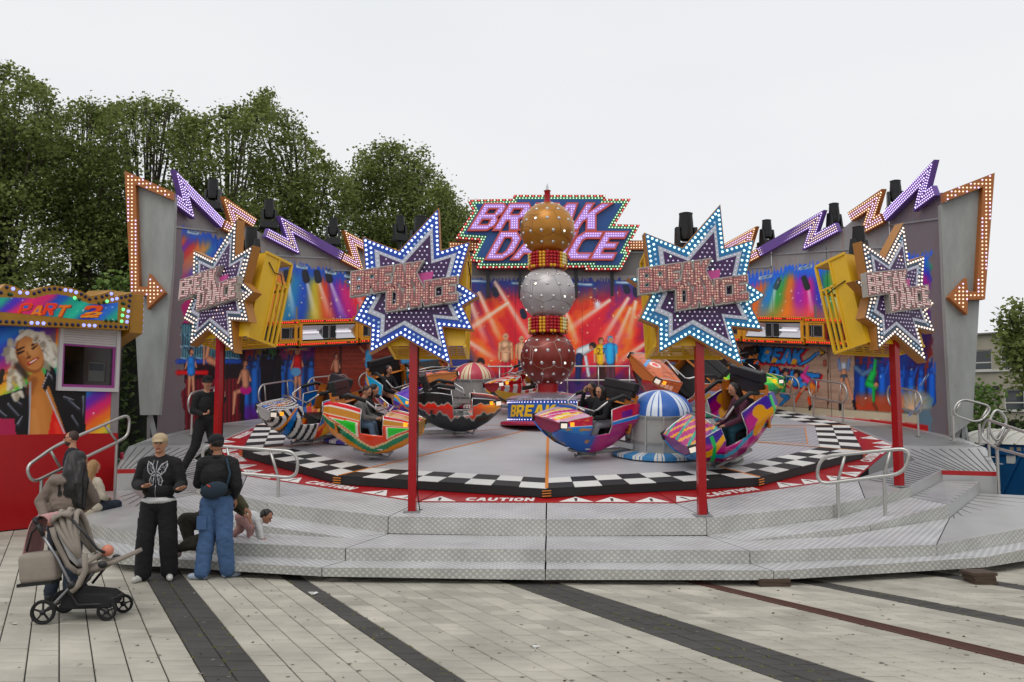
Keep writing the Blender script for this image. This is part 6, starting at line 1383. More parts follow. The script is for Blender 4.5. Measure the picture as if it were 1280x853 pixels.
# painted front panel with a window opening
def paint_booth(P):
    X, Y = P.X, P.Y
    c = hue_bands(P, (X * .8 + Y * 1.1) + 10 * fbm(X * .03, Y * .03, 3), ['2a70c8', '3aa0d8', '7a3ab0', 'd83a7a', 'e8803a', 'e8c850', '50b860', '2a90c8', '3a60c0'], 17); P.C = c * .95
    P.mix(smooth01((60 - np.abs(Y - 420)) / 50) * (X < 70) * .5, '1f5ab8'); P.stars(50, (-20, 405, 150, 543), 'ffffff', 2., 5)
    K = '0c0c10'
    # raised arm with a watch
    P.cap((-8, 474), (16, 470), 7, 5, 'b8834e'); P.cap((0, 478), (3, 464), 3, 3, '2a241e'); P.cap((70, 440), (78, 432), 5, 4, 'b8834e')
    # jacket
    P.poly([(-20, 500), (10, 492), (22, 488), (40, 478), (36, 545), (-20, 545)], K); P.poly([(52, 486), (58, 462), (66, 456), (76, 486), (108, 490), (106, 520), (108, 545), (60, 545)], K)
    P.poly([(-20, 545), (-20, 522), (18, 524), (20, 545)], 'c8386a', .8)
    # neck, chest, red top
    P.poly([(34, 470), (52, 462), (60, 480), (78, 530), (82, 545), (36, 545), (38, 500)], 'b98048'); P.cap((48, 498), (52, 540), 6, 9, 'c98f58', .7, 6); P.cap((42, 515), (44, 545), 4, 6, 'cf9a66', .6, 5); P.cap((36, 490), (42, 476), 5, 5, '7a4a26', .6, 5)
    P.poly([(66, 512), (72, 520), (84, 545), (60, 545)], 'c8281c'); P.cap((70, 530), (74, 545), 3, 4, 'e05a40', .7, 3)
    P.path([(38, 478), (36, 545)], .9, 'b8b8c0'); P.path([(56, 484), (66, 508), (82, 545)], .9, 'c8c8d0')
    for a, b in (((86, 500), (100, 512)), ((80, 496), (92, 500)), ((10, 505), (24, 520)), ((16, 498), (28, 506)), ((-5, 510), (8, 520)), ((90, 520), (98, 532)), ((104, 496), (104, 520)), ((22, 530), (28, 520)), ((60, 466), (66, 474))):
        P.cap(a, b, 1., .3, 'd8dce6', .8); P.cap((a[0] + 1, a[1] + 2), (b[0], b[1] + 3), 2.2, .8, '4a4e5a', .6, 2)
    P.poly([(52, 484), (60, 466), (65, 470), (57, 490)], '15151a'); P.path([(53, 484), (60, 467), (65, 471)], .5, 'c0c0c8')
    # hair
    g = np.random.default_rng(4)
    for k in range(90):
        a = g.uniform(0, 6.28); r_ = g.uniform(.5, 1); x, y = 38 + 31 * r_ * math.cos(a), 438 + 23 * r_ * math.sin(a); cc = ['d8d2c4', 'b8b0a0', 'eeeae0', '9a9284'][k % 4]
        P.cap((x, y), (x + g.uniform(-6, 6), y + g.uniform(-3, 8)), 4, 2.2, cc, .9, 2)
    for k in range(24): x, y = 14 + g.uniform(-3, 14), 462 + g.uniform(0, 34); P.cap((x, y), (x + g.uniform(-4, 5), y + 5), 3.2, 2, ['d8d2c4', 'a89e8c', 'e8e2d4'][k % 3], .9, 2)
    for k in range(16): x, y = 64 + g.uniform(-2, 8), 430 + g.uniform(0, 26); P.cap((x, y), (x + 3, y + 5), 2.6, 1.6, ['d8d2c4', 'b8b0a0', 'eeeae0'][k % 3], .9, 2)
    P.cap((24, 458), (32, 470), 6, 4, '241a18', .8, 5)
    # tilted face
    P.ell(37, 444, 16, 24, '8f5a30', rot=-.45); P.ell(38, 442, 14.5, 22, 'c08a5a', rot=-.45); P.ell(40, 436, 8, 10, 'd8a878', .6, -.4, .8); P.ell(29, 452, 5, 8, '8a5028', .5, -.4, .8)
    P.cap((22, 438), (30, 434), 1.6, .9, '3a2218'); P.cap((23, 442), (30, 439), 1.8, 1, '2a1a14', .9); P.cap((40, 432), (46, 428), 1.4, .8, '4a2a1c'); P.cap((41, 436), (46, 432), 1.6, .9, '2a1a14', .8); P.cap((34, 440), (36, 447), 1, 2, '9a6238', .8, 1.5); P.cap((34, 448), (38, 446), .9, .9, '5a2c1c')
    P.cap((36, 455), (47, 448), 2.4, 1.6, 'a84038'); P.cap((38, 453.5), (46, 449), .9, .6, 'f0e6dc')
    P.path([(22, 424), (34, 415), (52, 418), (62, 432), (66, 446)], 2.4, 'e8e4da', .9)
    P.ell(45, 424, 4, 6, 'cfc8ba', 1, .5); P.ell(45, 424, 2, 3.5, '9a9080', 1, .5)
nx, nz_ = 190, 150; sx_ = np.linspace(x_l, xe - .16, nx); zz_ = np.linspace(zb, zt, nz_); Sx, Zz = np.meshgrid(sx_, zz_)
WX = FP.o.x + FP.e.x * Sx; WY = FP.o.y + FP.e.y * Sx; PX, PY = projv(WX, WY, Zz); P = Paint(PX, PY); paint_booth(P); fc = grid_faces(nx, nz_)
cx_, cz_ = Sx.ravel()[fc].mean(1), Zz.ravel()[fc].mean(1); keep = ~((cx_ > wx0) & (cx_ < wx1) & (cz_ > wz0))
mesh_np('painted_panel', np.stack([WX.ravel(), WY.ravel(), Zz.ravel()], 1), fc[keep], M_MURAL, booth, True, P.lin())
wall_b = MB(); wall_b.prism([R4(x_l, zb, wx0, zt)], -.02, -.08, ff); wall_b.prism([R4(wx0, zb, xe - .02, wz0)], -.02, -.08, ff); wall_b.prism([R4(wx1, wz0, xe - .02, zt)], -.02, -.08, ff); wall_b.build('front_wall', M_BGRY, booth, world=True)
MB().prism([R4(xe - .16, zb, xe, zt)], .012, -.1, ff).build('corner_post', M_BGRY, booth, world=True)
fr = .07; wfr = MB(); wfr.prism([R4(wx0 - fr, wz0 - fr, wx1 + fr, wz1 + .05), R4(wx0, wz0, wx1, wz1)], .07, -.05, ff); wfr.build('window_frame', M_BWHT, booth, world=True)
for k in range(7):
    h = (wz1 - wzs) / 7; MB().prism([R4(wx0, wzs + h * k + .006, wx1, wzs + h * (k + 1))], .045, .015, ff).build('shutter_slat', M_BWHT, booth, world=True)
MB().prism([R4(wx0, wz0, wx1, wzs), R4(wx0 + .05, wz0 + .05, wx1 - .05, wzs - .03)], .03, .0, ff).build('rainbow_edge', mat('rainbow film', '9a3a8a', .4), booth, world=True)
gl = MB().prism([R4(wx0, wz0, wx1, wzs)], .004, -.002, ff).build('window_pane', mat('booth glass', '0c0e10', .06, alpha=.45), booth, world=True)
MB().prism([R4(wx0 - .4, wz0 - .3, wx1 + .1, zt)], -1.2, -1.25, ff).build('dark_inner_wall', mat('dark interior', '1a1816', .9), booth, world=True)
ix0, iz1 = FP.hit(113, 450); ix1, iz0 = FP.hit(136, 479)
nt_ = thing('framed_notice', 'framed white notice with a small picture standing inside the booth window', 'notice', ff(ix0, iz0, -.12))
MB().prism([R4(ix0, iz0, ix1, iz1), R4(ix0 + .03, iz0 + .03, ix1 - .03, iz1 - .03)], -.1, -.13, ff).build('frame', mat('wood frame', '7a5a3c', .5), nt_, world=True)
MB().prism([R4(ix0 + .03, iz0 + .03, ix1 - .03, iz1 - .03)], -.115, -.13, ff).build('sheet', M_PAPER, nt_, world=True)
MB().prism([R4(ix0 + .05, (iz0 + iz1) / 2 + .02, ix1 - .05, iz1 - .06)], -.112, -.12, ff).build('picture', mat('dark picture', '3a4a5c', .6, noise=.5, nscale=30), nt_, world=True)
# side wall with its own window, roof
SD = 2.1; SP = Plane(ff(xe, 0), ff(xe, 0) + back * SD); sf = SP.f
MB().prism([R4(0, zb, SD, zt)], .0, -.06, sf).build('side_wall', M_BWHT, booth, world=True)
for z0_, z1_, nm in ((zb + .95 * (zt - zb) * .32, zt - .45, 'upper'), (zb + .12, zb + .95 * (zt - zb) * .26, 'lower')):
    MB().prism([R4(.12, z0_, SD - .25, z1_), R4(.2, z0_ + .08, SD - .33, z1_ - .08)], .04, .0, sf).build('side_window_frame', M_BWHT, booth, world=True); MB().prism([R4(.2, z0_ + .08, SD - .33, z1_ - .08)], .012, .002, sf).build('side_window_pane', mat('side glass', '49555a', .08, spec=.8), booth, world=True)
    MB().prism([R4((SD - .15) / 2 - .02, z0_ + .08, (SD - .15) / 2 + .02, z1_ - .08)], .03, .0, sf).build('window_bar', M_BWHT, booth, world=True)
MB().prism([R4(x_l, zt, xe + .1, zt + .12)], .1, -2.2, ff).build('roof', M_BWHT, booth, world=True)
fpx = [(-60, 360), (-30, 352), (0, 361.6), (7, 355), (17.6, 357.6), (26, 362), (42, 363.4), (54, 358.8), (68, 357), (89, 360), (103, 364.6), (112.5, 370.5), (126.6, 367.7), (141.9, 362.7), (143, 370.5), (161.8, 366.3), (167, 364.6), (160.5, 412.8), (0, 406), (-60, 402)]
FQ = Plane(B0 + FP.n * .3, B1 + FP.n * .3); fq = FQ.f; fo = [FQ.hit(x, y) for x, y in fpx]
MB().prism([fo], 0, -.28, fq).build('fascia', M_GOLD, booth, world=True)
inn_px = [(-60, 372), (-30, 366), (0, 372), (12, 372), (25, 372.5), (42, 373), (58, 369), (72, 368), (88, 371), (101, 376), (112, 380), (126, 381), (148, 378), (148, 401.5), (0, 395), (-60, 391)]
nx2, nz2 = 170, 50; a_, b_ = FQ.hit(-60, 391), FQ.hit(148, 366); sx_ = np.linspace(a_[0], b_[0], nx2); zz_ = np.linspace(FQ.hit(148, 402)[1] - .03, FQ.hit(72, 366)[1] + .03, nz2); Sx, Zz = np.meshgrid(sx_, zz_); q0 = FQ.o + FQ.n * .004
WX = q0.x + FP.e.x * Sx; WY = q0.y + FP.e.y * Sx; PX, PY = projv(WX, WY, Zz); P = Paint(PX, PY)
P.C = hue_bands(P, (PX + PY * 1.2) + 12 * fbm(PX * .04, PY * .05, 8), ['c83a7a', '2a5ab0', '1f9a8a', '3ab8a0', '2a3a9a', '3a78c8', '30a890', '5a3ab0', 'd83a78'], 19); P.stars(26, (-20, 368, 150, 402), 'ffffff', 1.6, 12)
for ox, colr in ((1.3, '6a1c14'), (0, 'e0601c')):
    for wd, x0, y0, w in (('PART', 20, 394, 62), ('2', 100, 397, 22)):
        for i, ls in enumerate(word(wd, 0, 0, 15, w, .5, .02)):
            T_ = lambda l: [(x0 + p[0] + ox, y0 - p[1] + ox * .6 + (i % 2) * 2.5) for p in l]
            P.poly(T_(ls[0]), colr)
            if not ox: P.poly(T_([(p[0], p[1] * .45) for p in ls[0]]), 'e8a01c') if wd == '2' else P.poly(T_([(q[0], q[1]) for q in inset(ls[0], .9)]), 'e88a1c' if i % 2 else 'd8401c')
            for h_ in ls[1:]: P.poly(T_(h_), '2a6ab0')
fc = grid_faces(nx2, nz2); inn = [FQ.hit(x, y) for x, y in inn_px]; kp = np.array([inside((Sx.ravel()[f].mean(), Zz.ravel()[f].mean()), [inn]) for f in fc])
mesh_np('fascia_print', np.stack([WX.ravel(), WY.ravel(), Zz.ravel()], 1), fc[kp], M_MURAL, booth, True, P.lin())
M_BLUEB = mat('dark blue bulb', '141c4a', .15); M_GRNB = mat('dark green bulb', '14401c', .15); M_BLIT = mat('lit blue bulb', '6a7aff', .2, emit=1.3, ecol='a0a8ff'); M_GLIT = mat('lit green bulb', '40e070', .2, emit=1.1, ecol='80ffa0')
bb, gb_, bl, gl_ = MB(), MB(), MB(), MB()
for off, dk, lt in ((.055, bb, bl), (.165, gb_, gl_)):
    pts = along(fo, .105, off)
    for i, p in enumerate(pts):
        if edge_dist(p, [fo]) < off * .7 or not inside(p, [fo]) or inside(p, [inn]): continue
        bulbs(lt if (i // 3) % 3 == 0 else dk, [p], fq, .036, .0)
bb.build('dark_blue_bulbs', M_BLUEB, booth, world=True, kind='stuff'); gb_.build('dark_green_bulbs', M_GRNB, booth, world=True, kind='stuff'); bl.build('lit_blue_bulbs', M_BLIT, booth, world=True, kind='stuff'); gl_.build('lit_green_bulbs', M_GLIT, booth, world=True, kind='stuff')
zf = zt - .05; sfo = [(-.25, zf - .05), (.5, zf - .3), (1.1, zf - .32), (SD, zf - .05), (SD, zf + .55), (1.3, zf + .9), (.5, zf + .85), (-.25, zf + .72)]
MB().prism([sfo], .3, .02, sf).build('side_fascia', M_GOLD, booth, world=True); MB().prism([inset(sfo, .24)], .306, .29, sf).build('side_fascia_print', mat('teal fascia print', '2a7a8a', .4, noise=.5, nscale=3), booth, world=True)
for off, m_, l_ in ((.06, M_BLUEB, M_BLIT), (.16, M_GLIT, M_GLIT)):
    x = MB(); bulbs(x, along(sfo, .11, off), sf, .04, .3); x.build('side_bulbs', l_, booth, world=True, kind='stuff')
# cola-red can and cup standing on the platform beside the booth
def can(px, py, z, r, h, c, label, cat):
    p = atz(px, py, z); t = thing(cat.replace(' ', '_'), label, cat, p); MB().lathe([(r * .8, 0), (r, .01), (r, h * .92), (r * .85, h)], 14).build('body', mat(cat + c, c, .3), t, smooth='auto'); MB().lathe([(r * .8, h), (r * .82, h + .006)], 14).build('lid', M_STEEL, t)
can(152, 574, L(-8.6, -3.7, -.155).z, .034, .13, 'b02040', 'red drinks can standing on the platform beside the booth', 'drinks can')
can(166, 611, .6, .032, .1, 'a8b86a', 'pale green cup standing on the platform below the red band', 'cup')
# ================================================================== TREES
def leaf_mat(name, c1, c2, c3):
    m = bpy.data.materials.new(name); m.use_nodes = True; n = m.node_tree; b = n.nodes['Principled BSDF']; b.inputs['Roughness'].default_value = .55; b.inputs['Specular IOR Level'].default_value = .3
    g = n.nodes.new('ShaderNodeNewGeometry'); z = n.nodes.new('ShaderNodeTexNoise'); z.inputs['Scale'].default_value = .7; z.inputs['Detail'].default_value = 3; n.links.new(g.outputs['Position'], z.inputs['Vector'])
    a = n.nodes.new('ShaderNodeMath'); a.operation = 'MULTIPLY_ADD'; a.inputs[1].default_value = .55; n.links.new(g.outputs['Random Per Island'], a.inputs[0])
    s_ = n.nodes.new('ShaderNodeMath'); s_.operation = 'MULTIPLY'; s_.inputs[1].default_value = .7; n.links.new(z.outputs['Fac'], s_.inputs[0]); n.links.new(s_.outputs[0], a.inputs[2])
    r = n.nodes.new('ShaderNodeValToRGB'); e = r.color_ramp.elements; e[0].position = .25; e[0].color = (*lin(c1), 1); e[1].position = .9; e[1].color = (*lin(c3), 1); x = e.new(.6); x.color = (*lin(c2), 1)
    n.links.new(a.outputs[0], r.inputs[0]); n.links.new(r.outputs[0], b.inputs['Base Color'])
    t = n.nodes.new('ShaderNodeBsdfTranslucent'); n.links.new(r.outputs[0], t.inputs[0]); mx = n.nodes.new('ShaderNodeMixShader'); mx.inputs[0].default_value = .45; n.links.new(b.outputs[0], mx.inputs[1]); n.links.new(t.outputs[0], mx.inputs[2]); n.links.new(mx.outputs[0], n.nodes['Material Output'].inputs[0])
    return m
M_LEAF = leaf_mat('plane tree leaf', '4e5a2a', '6e7c40', '98a25e'); M_LEAF2 = leaf_mat('light green leaf', '3c5422', '62803a', '8ca05a'); M_BARK = mat('bark', '4a4236', .9, noise=.4, nscale=3, bump=.5, bscale=8); M_LEAF3 = leaf_mat('dark hedge leaf', '263018', '3a4a26', '5a6a3a')
def leaves(centers, radii, per, size, rng):
    C, Rr, N = [], [], []
    for c, r in zip(centers, radii):
        n = int(per * (r[0] * r[1] * r[2]) ** (2 / 3) if isinstance(r, tuple) else per * r * r); d = rng.normal(size=(n, 3)); d /= np.linalg.norm(d, axis=1)[:, None]; k = rng.random(n) ** .4 * (1 + .25 * rng.normal(size=n))
        rr = np.array(r if isinstance(r, tuple) else (r, r, r)); C.append(np.array(c) + d * k[:, None] * rr)
    C = np.concatenate(C); n = len(C); a = rng.normal(size=(n, 3)); a /= np.linalg.norm(a, axis=1)[:, None]; a[:, 2] *= .6; b = np.cross(a, rng.normal(size=(n, 3))); b /= np.linalg.norm(b, axis=1)[:, None] + 1e-9
    s = size * rng.uniform(.6, 1.3, n)[:, None]; a, b = a * s * .55, b * s * .42
    V = np.stack([C - a, C - b * .9 + a * .1, C + a, C + b * .9 + a * .1], 1).reshape(-1, 3); return V, np.arange(4 * n).reshape(-1, 4)
def tree(name, label, base, H, blobs, leafm, per, size, seed, group=None, trunk_r=.3, limbs=True):
    t = thing(name, label, 'tree', base, 0, group); rng = np.random.default_rng(seed); B = Vector(base)
    top = max(b[0][2] for b in blobs); cx = sum(b[0][0] for b in blobs) / len(blobs); cy = sum(b[0][1] for b in blobs) / len(blobs)
    tr = MB(); pts = [B, B + Vector((.1, 0, H * .25)), Vector((cx * .5 + B.x * .5, B.y, B.z + H * .5)), Vector((cx, cy, top * .9))]; tr.tube(pts, [trunk_r, trunk_r * .8, trunk_r * .55, trunk_r * .12], 9); tr.build('trunk', M_BARK, t, smooth=True, world=True)
    lb = MB()
    for c, r in blobs:
        if rng.random() < .35:
            h = rng.uniform(.25, .75); s_ = pts[1].lerp(pts[3], h); e = Vector(c); m = s_.lerp(e, .5) + Vector((0, 0, -.3)); lb.tube([s_, m, e], [trunk_r * .3, trunk_r * .2, .015], 5)
            for q in range(3): e2 = e + Vector(rng.normal(size=3)) * (r[0] if isinstance(r, tuple) else r) * .3; lb.tube([m.lerp(e, .6), e2], [trunk_r * .09, .01], 4)
    if lb.v: lb.build('limbs', M_BARK, t, smooth=True, world=True)
    V, Fq = leaves([b[0] for b in blobs], [b[1] for b in blobs], per, size, rng); mesh_np('crown', V, Fq, leafm, t, True)
    return t
prof = [(-60, 70), (0, 79), (28, 86), (56, 108), (70, 138), (101, 126), (136, 133), (173, 121), (216, 121), (228, 146), (250, 145), (281, 133), (319, 128), (332, 113), (356, 133), (375, 162), (398, 188), (424, 208), (434, 222), (450, 194), (469, 173), (497, 180), (530, 185), (541, 208), (558, 231), (566, 262), (577, 252), (590, 290)]
ptop = lambda x: float(np.interp(x, [p[0] for p in prof], [p[1] for p in prof]))
rt_ = np.random.default_rng(11)
def crown(x0, x1, Y, pybot, n, rmin, rmax, dens_edge=True):
    bl = []
    for k in range(n):
        px = rt_.uniform(x0, x1); tp = ptop(px); r = rt_.uniform(rmin, rmax); rp = r * FPX / Y; py = tp + rp * .75 + (pybot - tp - rp) * rt_.random() ** .95; yy_ = Y + rt_.uniform(-2.6, 2.6); p = atY(px, py, yy_); bl.append(((p.x, p.y, p.z), (r * rt_.uniform(.9, 1.3), r, r * rt_.uniform(.7, 1))))
    # a fringe of small sprays along the outline
    for px in np.arange(x0, x1, 4):
        r = rt_.uniform(.25, .75); p = atY(px + rt_.uniform(-3, 3), ptop(px) + r * FPX / Y * .8 + rt_.uniform(-7, 16), Y + rt_.uniform(-1, 1)); bl.append(((p.x, p.y, p.z), (r, r, r)))
    return bl
TG = 'row of plane trees behind the ride'
tr_defs = [(-60, 62, 40, 'tall leafy plane tree at the left edge above the booth'), (48, 150, 43, 'leafy plane tree behind the booth second from the left'), (120, 250, 45, 'broad leafy plane tree behind the left end panel'), (225, 345, 42, 'leafy plane tree with a bare twig peak behind the left wall'), (320, 440, 46, 'plane tree sloping down to the right behind the blue star'), (436, 560, 50, 'rounded plane tree standing apart behind the blue star spike'), (545, 592, 52, 'small thin treetop just left of the big sign')]
for i, (x0, x1, Y, lab) in enumerate(tr_defs):
    b = atY((x0 + x1) / 2, 521, Y); b.z = 0; n = int((x1 - x0) * .62)
    tree('plane_tree', lab, b, 9, crown(x0, x1, Y, 470 if i < 5 else 380, int(n * 1.6), .6, 1.5), M_LEAF, 290 if i < 6 else 220, .18, 30 + i, TG, .32)
# light sprays in front of the big trees
p = atY(150, 355, 26); tree('young_tree', 'light green young tree just behind the booth fascia', (p.x, p.y, 0), 5, [((p.x + dx, p.y, p.z + dz_), .42) for dx, dz_ in ((-.3, 0), (.2, .15), (.6, -.1), (.1, -.4), (-.6, -.3), (.9, .1))], M_LEAF2, 420, .14, 51, None, .07)
# hedges and shrubs that close the view low down
def hedge(px0, px1, py0, Y, label, m, seed, per=150, size=.2):
    bl = []; rng = np.random.default_rng(seed); x = px0
    while x < px1:
        p = atY(x, py0 + rng.uniform(0, 8), Y + rng.uniform(-.5, .5)); z = p.z
        while z > .3: bl.append(((p.x, p.y, z - .4), (.8, .7, .6))); z -= .8
        x += .8 * FPX / Y
    c = atY((px0 + px1) / 2, 521, Y); t = thing('hedge', label, 'hedge', (c.x, c.y, 0)); V, Fq = leaves([b[0] for b in bl], [b[1] for b in bl], per, size, rng); mesh_np('foliage', V, Fq, m, t, True)
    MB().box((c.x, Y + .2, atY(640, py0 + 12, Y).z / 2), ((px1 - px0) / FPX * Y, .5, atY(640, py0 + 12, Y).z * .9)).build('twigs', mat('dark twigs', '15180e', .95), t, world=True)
hedge(-60, 330, 385, 36, 'tall dark hedge below the plane trees behind the booth', M_LEAF3, 61, 120, .26)
hedge(1185, 1330, 512, 36, 'low dark hedge in front of the school like building', M_LEAF3, 62, 150, .2)
p = atY(1262, 425, 30); bl = []
for px_, py_, r in ((1262, 392, .5), (1272, 400, .7), (1255, 408, .45), (1268, 420, .7), (1282, 410, .8), (1262, 438, .5), (1256, 425, .4), (1275, 450, .7), (1262, 455, .4), (1285, 435, .9), (1274, 478, .4), (1290, 465, .8), (1250, 413, .25), (1280, 388, .5), (1300, 420, 1.)): q_ = atY(px_, py_, 30 + random.uniform(-.6, .6)); bl.append(((q_.x, q_.y, q_.z), r))
tree('street_tree', 'dark green tree leaning into the picture at the right edge', (atY(1300, 521, 30).x, 30, 0), 6, bl, M_LEAF, 330, .19, 71, None, .16)
bl = []
for px_, py_, r in ((1222, 488, .3), (1230, 500, .4), (1240, 492, .3), (1250, 496, .25), (1226, 515, .4), (1216, 505, .35), (1238, 512, .35), (1245, 520, .3), (1218, 530, .5), (1234, 528, .45)): q_ = atY(px_, py_, 25 + random.uniform(-.3, .3)); bl.append(((q_.x, q_.y, q_.z), r))
tree('shrub_tree', 'light green sapling between the right end panel and the building', (atY(1228, 521, 25).x, 25, 0), 2.4, bl, M_LEAF2, 520, .13, 73, None, .05)
# ================================================================== BUILDING BEHIND ON THE RIGHT
YB = 48; bp_ = Plane(atY(1120, 521, YB + 4), atY(1330, 521, YB - 2)); bf_ = bp_.f
bld = thing('flat_roofed_building', 'pale two storey flat roofed building with wide windows behind the right end panel', 'building', bf_(0, 0)); H = lambda px, py: bp_.hit(px, py)
M_CONC = mat('cream render', 'a09a88', .85, noise=.2, nscale=.8); M_WGL = mat('window glass dark', '1c2428', .08, spec=.8); M_WFR = mat('white window frame', 'c4c2ba', .5); M_CURT = mat('curtain', '56585a', .8)
xa, xb = H(1190, 450)[0], bp_.l; z_ = lambda py: H(1240, py)[1]
bands = [(z_(418), z_(437)), (z_(463), z_(487)), (z_(514), 0)]
for i, (t_, b_) in enumerate(bands): MB().prism([R4(xa, b_, xb, t_)], .0, -6, bf_).build('wall_band', M_CONC, bld, world=True)
MB().prism([R4(xa, z_(418), xb, z_(416))], .2, -6, bf_).build('roof_edge', mat('roof edge', '6e6c66', .7), bld, world=True); MB().prism([R4(xa, z_(465), xb, z_(462.5))], .12, -.2, bf_).build('sill_band', M_WFR, bld, world=True)
MB().prism([R4(xa, z_(515), xb, z_(513))], .12, -.2, bf_).build('sill_band', M_WFR, bld, world=True)
for (yt, ybm, segs) in ((437, 463, [(1190, 1240), (1250, 1295), (1300, 1330)]), (487, 514, [(1190, 1215), (1252, 1330)])):
    prev = xa
    for a_, b_ in segs:
        x0_, x1_ = H(a_, 450)[0], H(b_, 450)[0]
        if x0_ > prev + .05: MB().prism([R4(prev, z_(ybm), x0_, z_(yt))], .0, -.3, bf_).build('wall_pier', M_CONC, bld, world=True)
        w = MB().prism([R4(x0_, z_(ybm), x1_, z_(yt)), R4(x0_ + .07, z_(ybm) + .07, x1_ - .07, z_(yt) - .07)], -.1, -.2, bf_).build('window', M_WFR, bld, world=True)
        MB().prism([R4(x0_ + .07, z_(ybm) + .07, x1_ - .07, z_(yt) - .07)], -.16, -.18, bf_).build('pane', M_WGL, w, world=True); n = max(1, round((x1_ - x0_) / 1.1))
        for k in range(1, n): xx = x0_ + (x1_ - x0_) * k / n; MB().prism([R4(xx - .03, z_(ybm), xx + .03, z_(yt))], -.11, -.15, bf_).build('mullion', M_WFR, w, world=True)
        MB().prism([R4(x0_, z_(ybm) + .42, x1_, z_(ybm) + .48)], -.115, -.15, bf_).build('transom', M_WFR, w, world=True)
        MB().prism([R4(x0_ + .2, z_(ybm) + .6, x0_ + .6, z_(yt) - .1)], -.15, -.16, bf_).build('curtain', M_CURT, w, world=True)
        prev = x1_
MB().prism([R4(H(1218, 500)[0], z_(487), H(1250, 500)[0], z_(483))], .5, -.1, bf_).build('canopy', mat('dark canopy', '2c2c2c', .7), bld, world=True)
# ================================================================== BLUE CONTAINER BESIDE THE PLATFORM
YC = 19.5; cp = Plane(atY(1198, 560, YC + 1.6), atY(1330, 560, YC - 1.0)); cf = cp.f; hc = lambda px, py: cp.hit(px, py)
cont = thing('blue_waste_container', 'blue steel waste container with a white ribbed lid right of the platform', 'container', cf(0, 0)); M_CBL = mat('container blue', '14588f', .4, noise=.2, nscale=2); M_LID = mat('white lid', 'c4c2b8', .5, noise=.12, nscale=3)
zt_ = hc(1240, 556)[1]; MB().prism([R4(0, .1, cp.l, zt_)], 0, -1.6, cf).build('body', M_CBL, cont, world=True); MB().prism([R4(0, zt_ - .22, cp.l, zt_ - .16)], .03, 0, cf).build('rim', M_CBL, cont, world=True)
x = .2; g = MB()
while x < cp.l: g.bar(cf(x, .1, .02), cf(x + .6, zt_ - .25, .02), .05, .05); x += .9
g.build('diagonal_ribs', M_CBL, cont, world=True)
lid = MB(); nn = 10
for k in range(nn):
    a0_, a1_ = k / nn, (k + 1) / nn; hz = lambda a: zt_ + .02 + .3 * math.sin(math.pi * a) ** .7; lid.add([cf(-.05, hz(a0_), .05 - 1.7 * a0_), cf(cp.l, hz(a0_), .05 - 1.7 * a0_), cf(cp.l, hz(a1_), .05 - 1.7 * a1_), cf(-.05, hz(a1_), .05 - 1.7 * a1_)], [(0, 1, 2, 3)])
lid.add([cf(-.05, hz(k / nn), .05 - 1.7 * k / nn) for k in range(nn + 1)], [tuple(range(nn + 1))]); lid.build('lid', M_LID, cont, world=True); rb = MB(); x = .2
while x < cp.l: rb.tube([cf(x, hz(k / nn) + .015, .05 - 1.7 * k / nn) for k in range(nn + 1)], .025, 5); x += .35
rb.build('lid_ribs', M_LID, cont, world=True); lx, lz = hc(1258, 568); lx1, lz1 = hc(1270, 580)
MB().prism([R4(lx, lz1, lx1, lz)], .01, -.01, cf).build('sticker', M_PAPER, cont, world=True); wx_, wz_ = hc(1262, 556)
for k in range(5): a = hc(1262 + k * 9, 553.5)[0]; MB().prism([R4(a, zt_ - .12, a + .1, zt_ - .04)], .012, -.01, cf).build('vent_slot', mat('faded slot', 'a89a88', .8), cont, world=True)
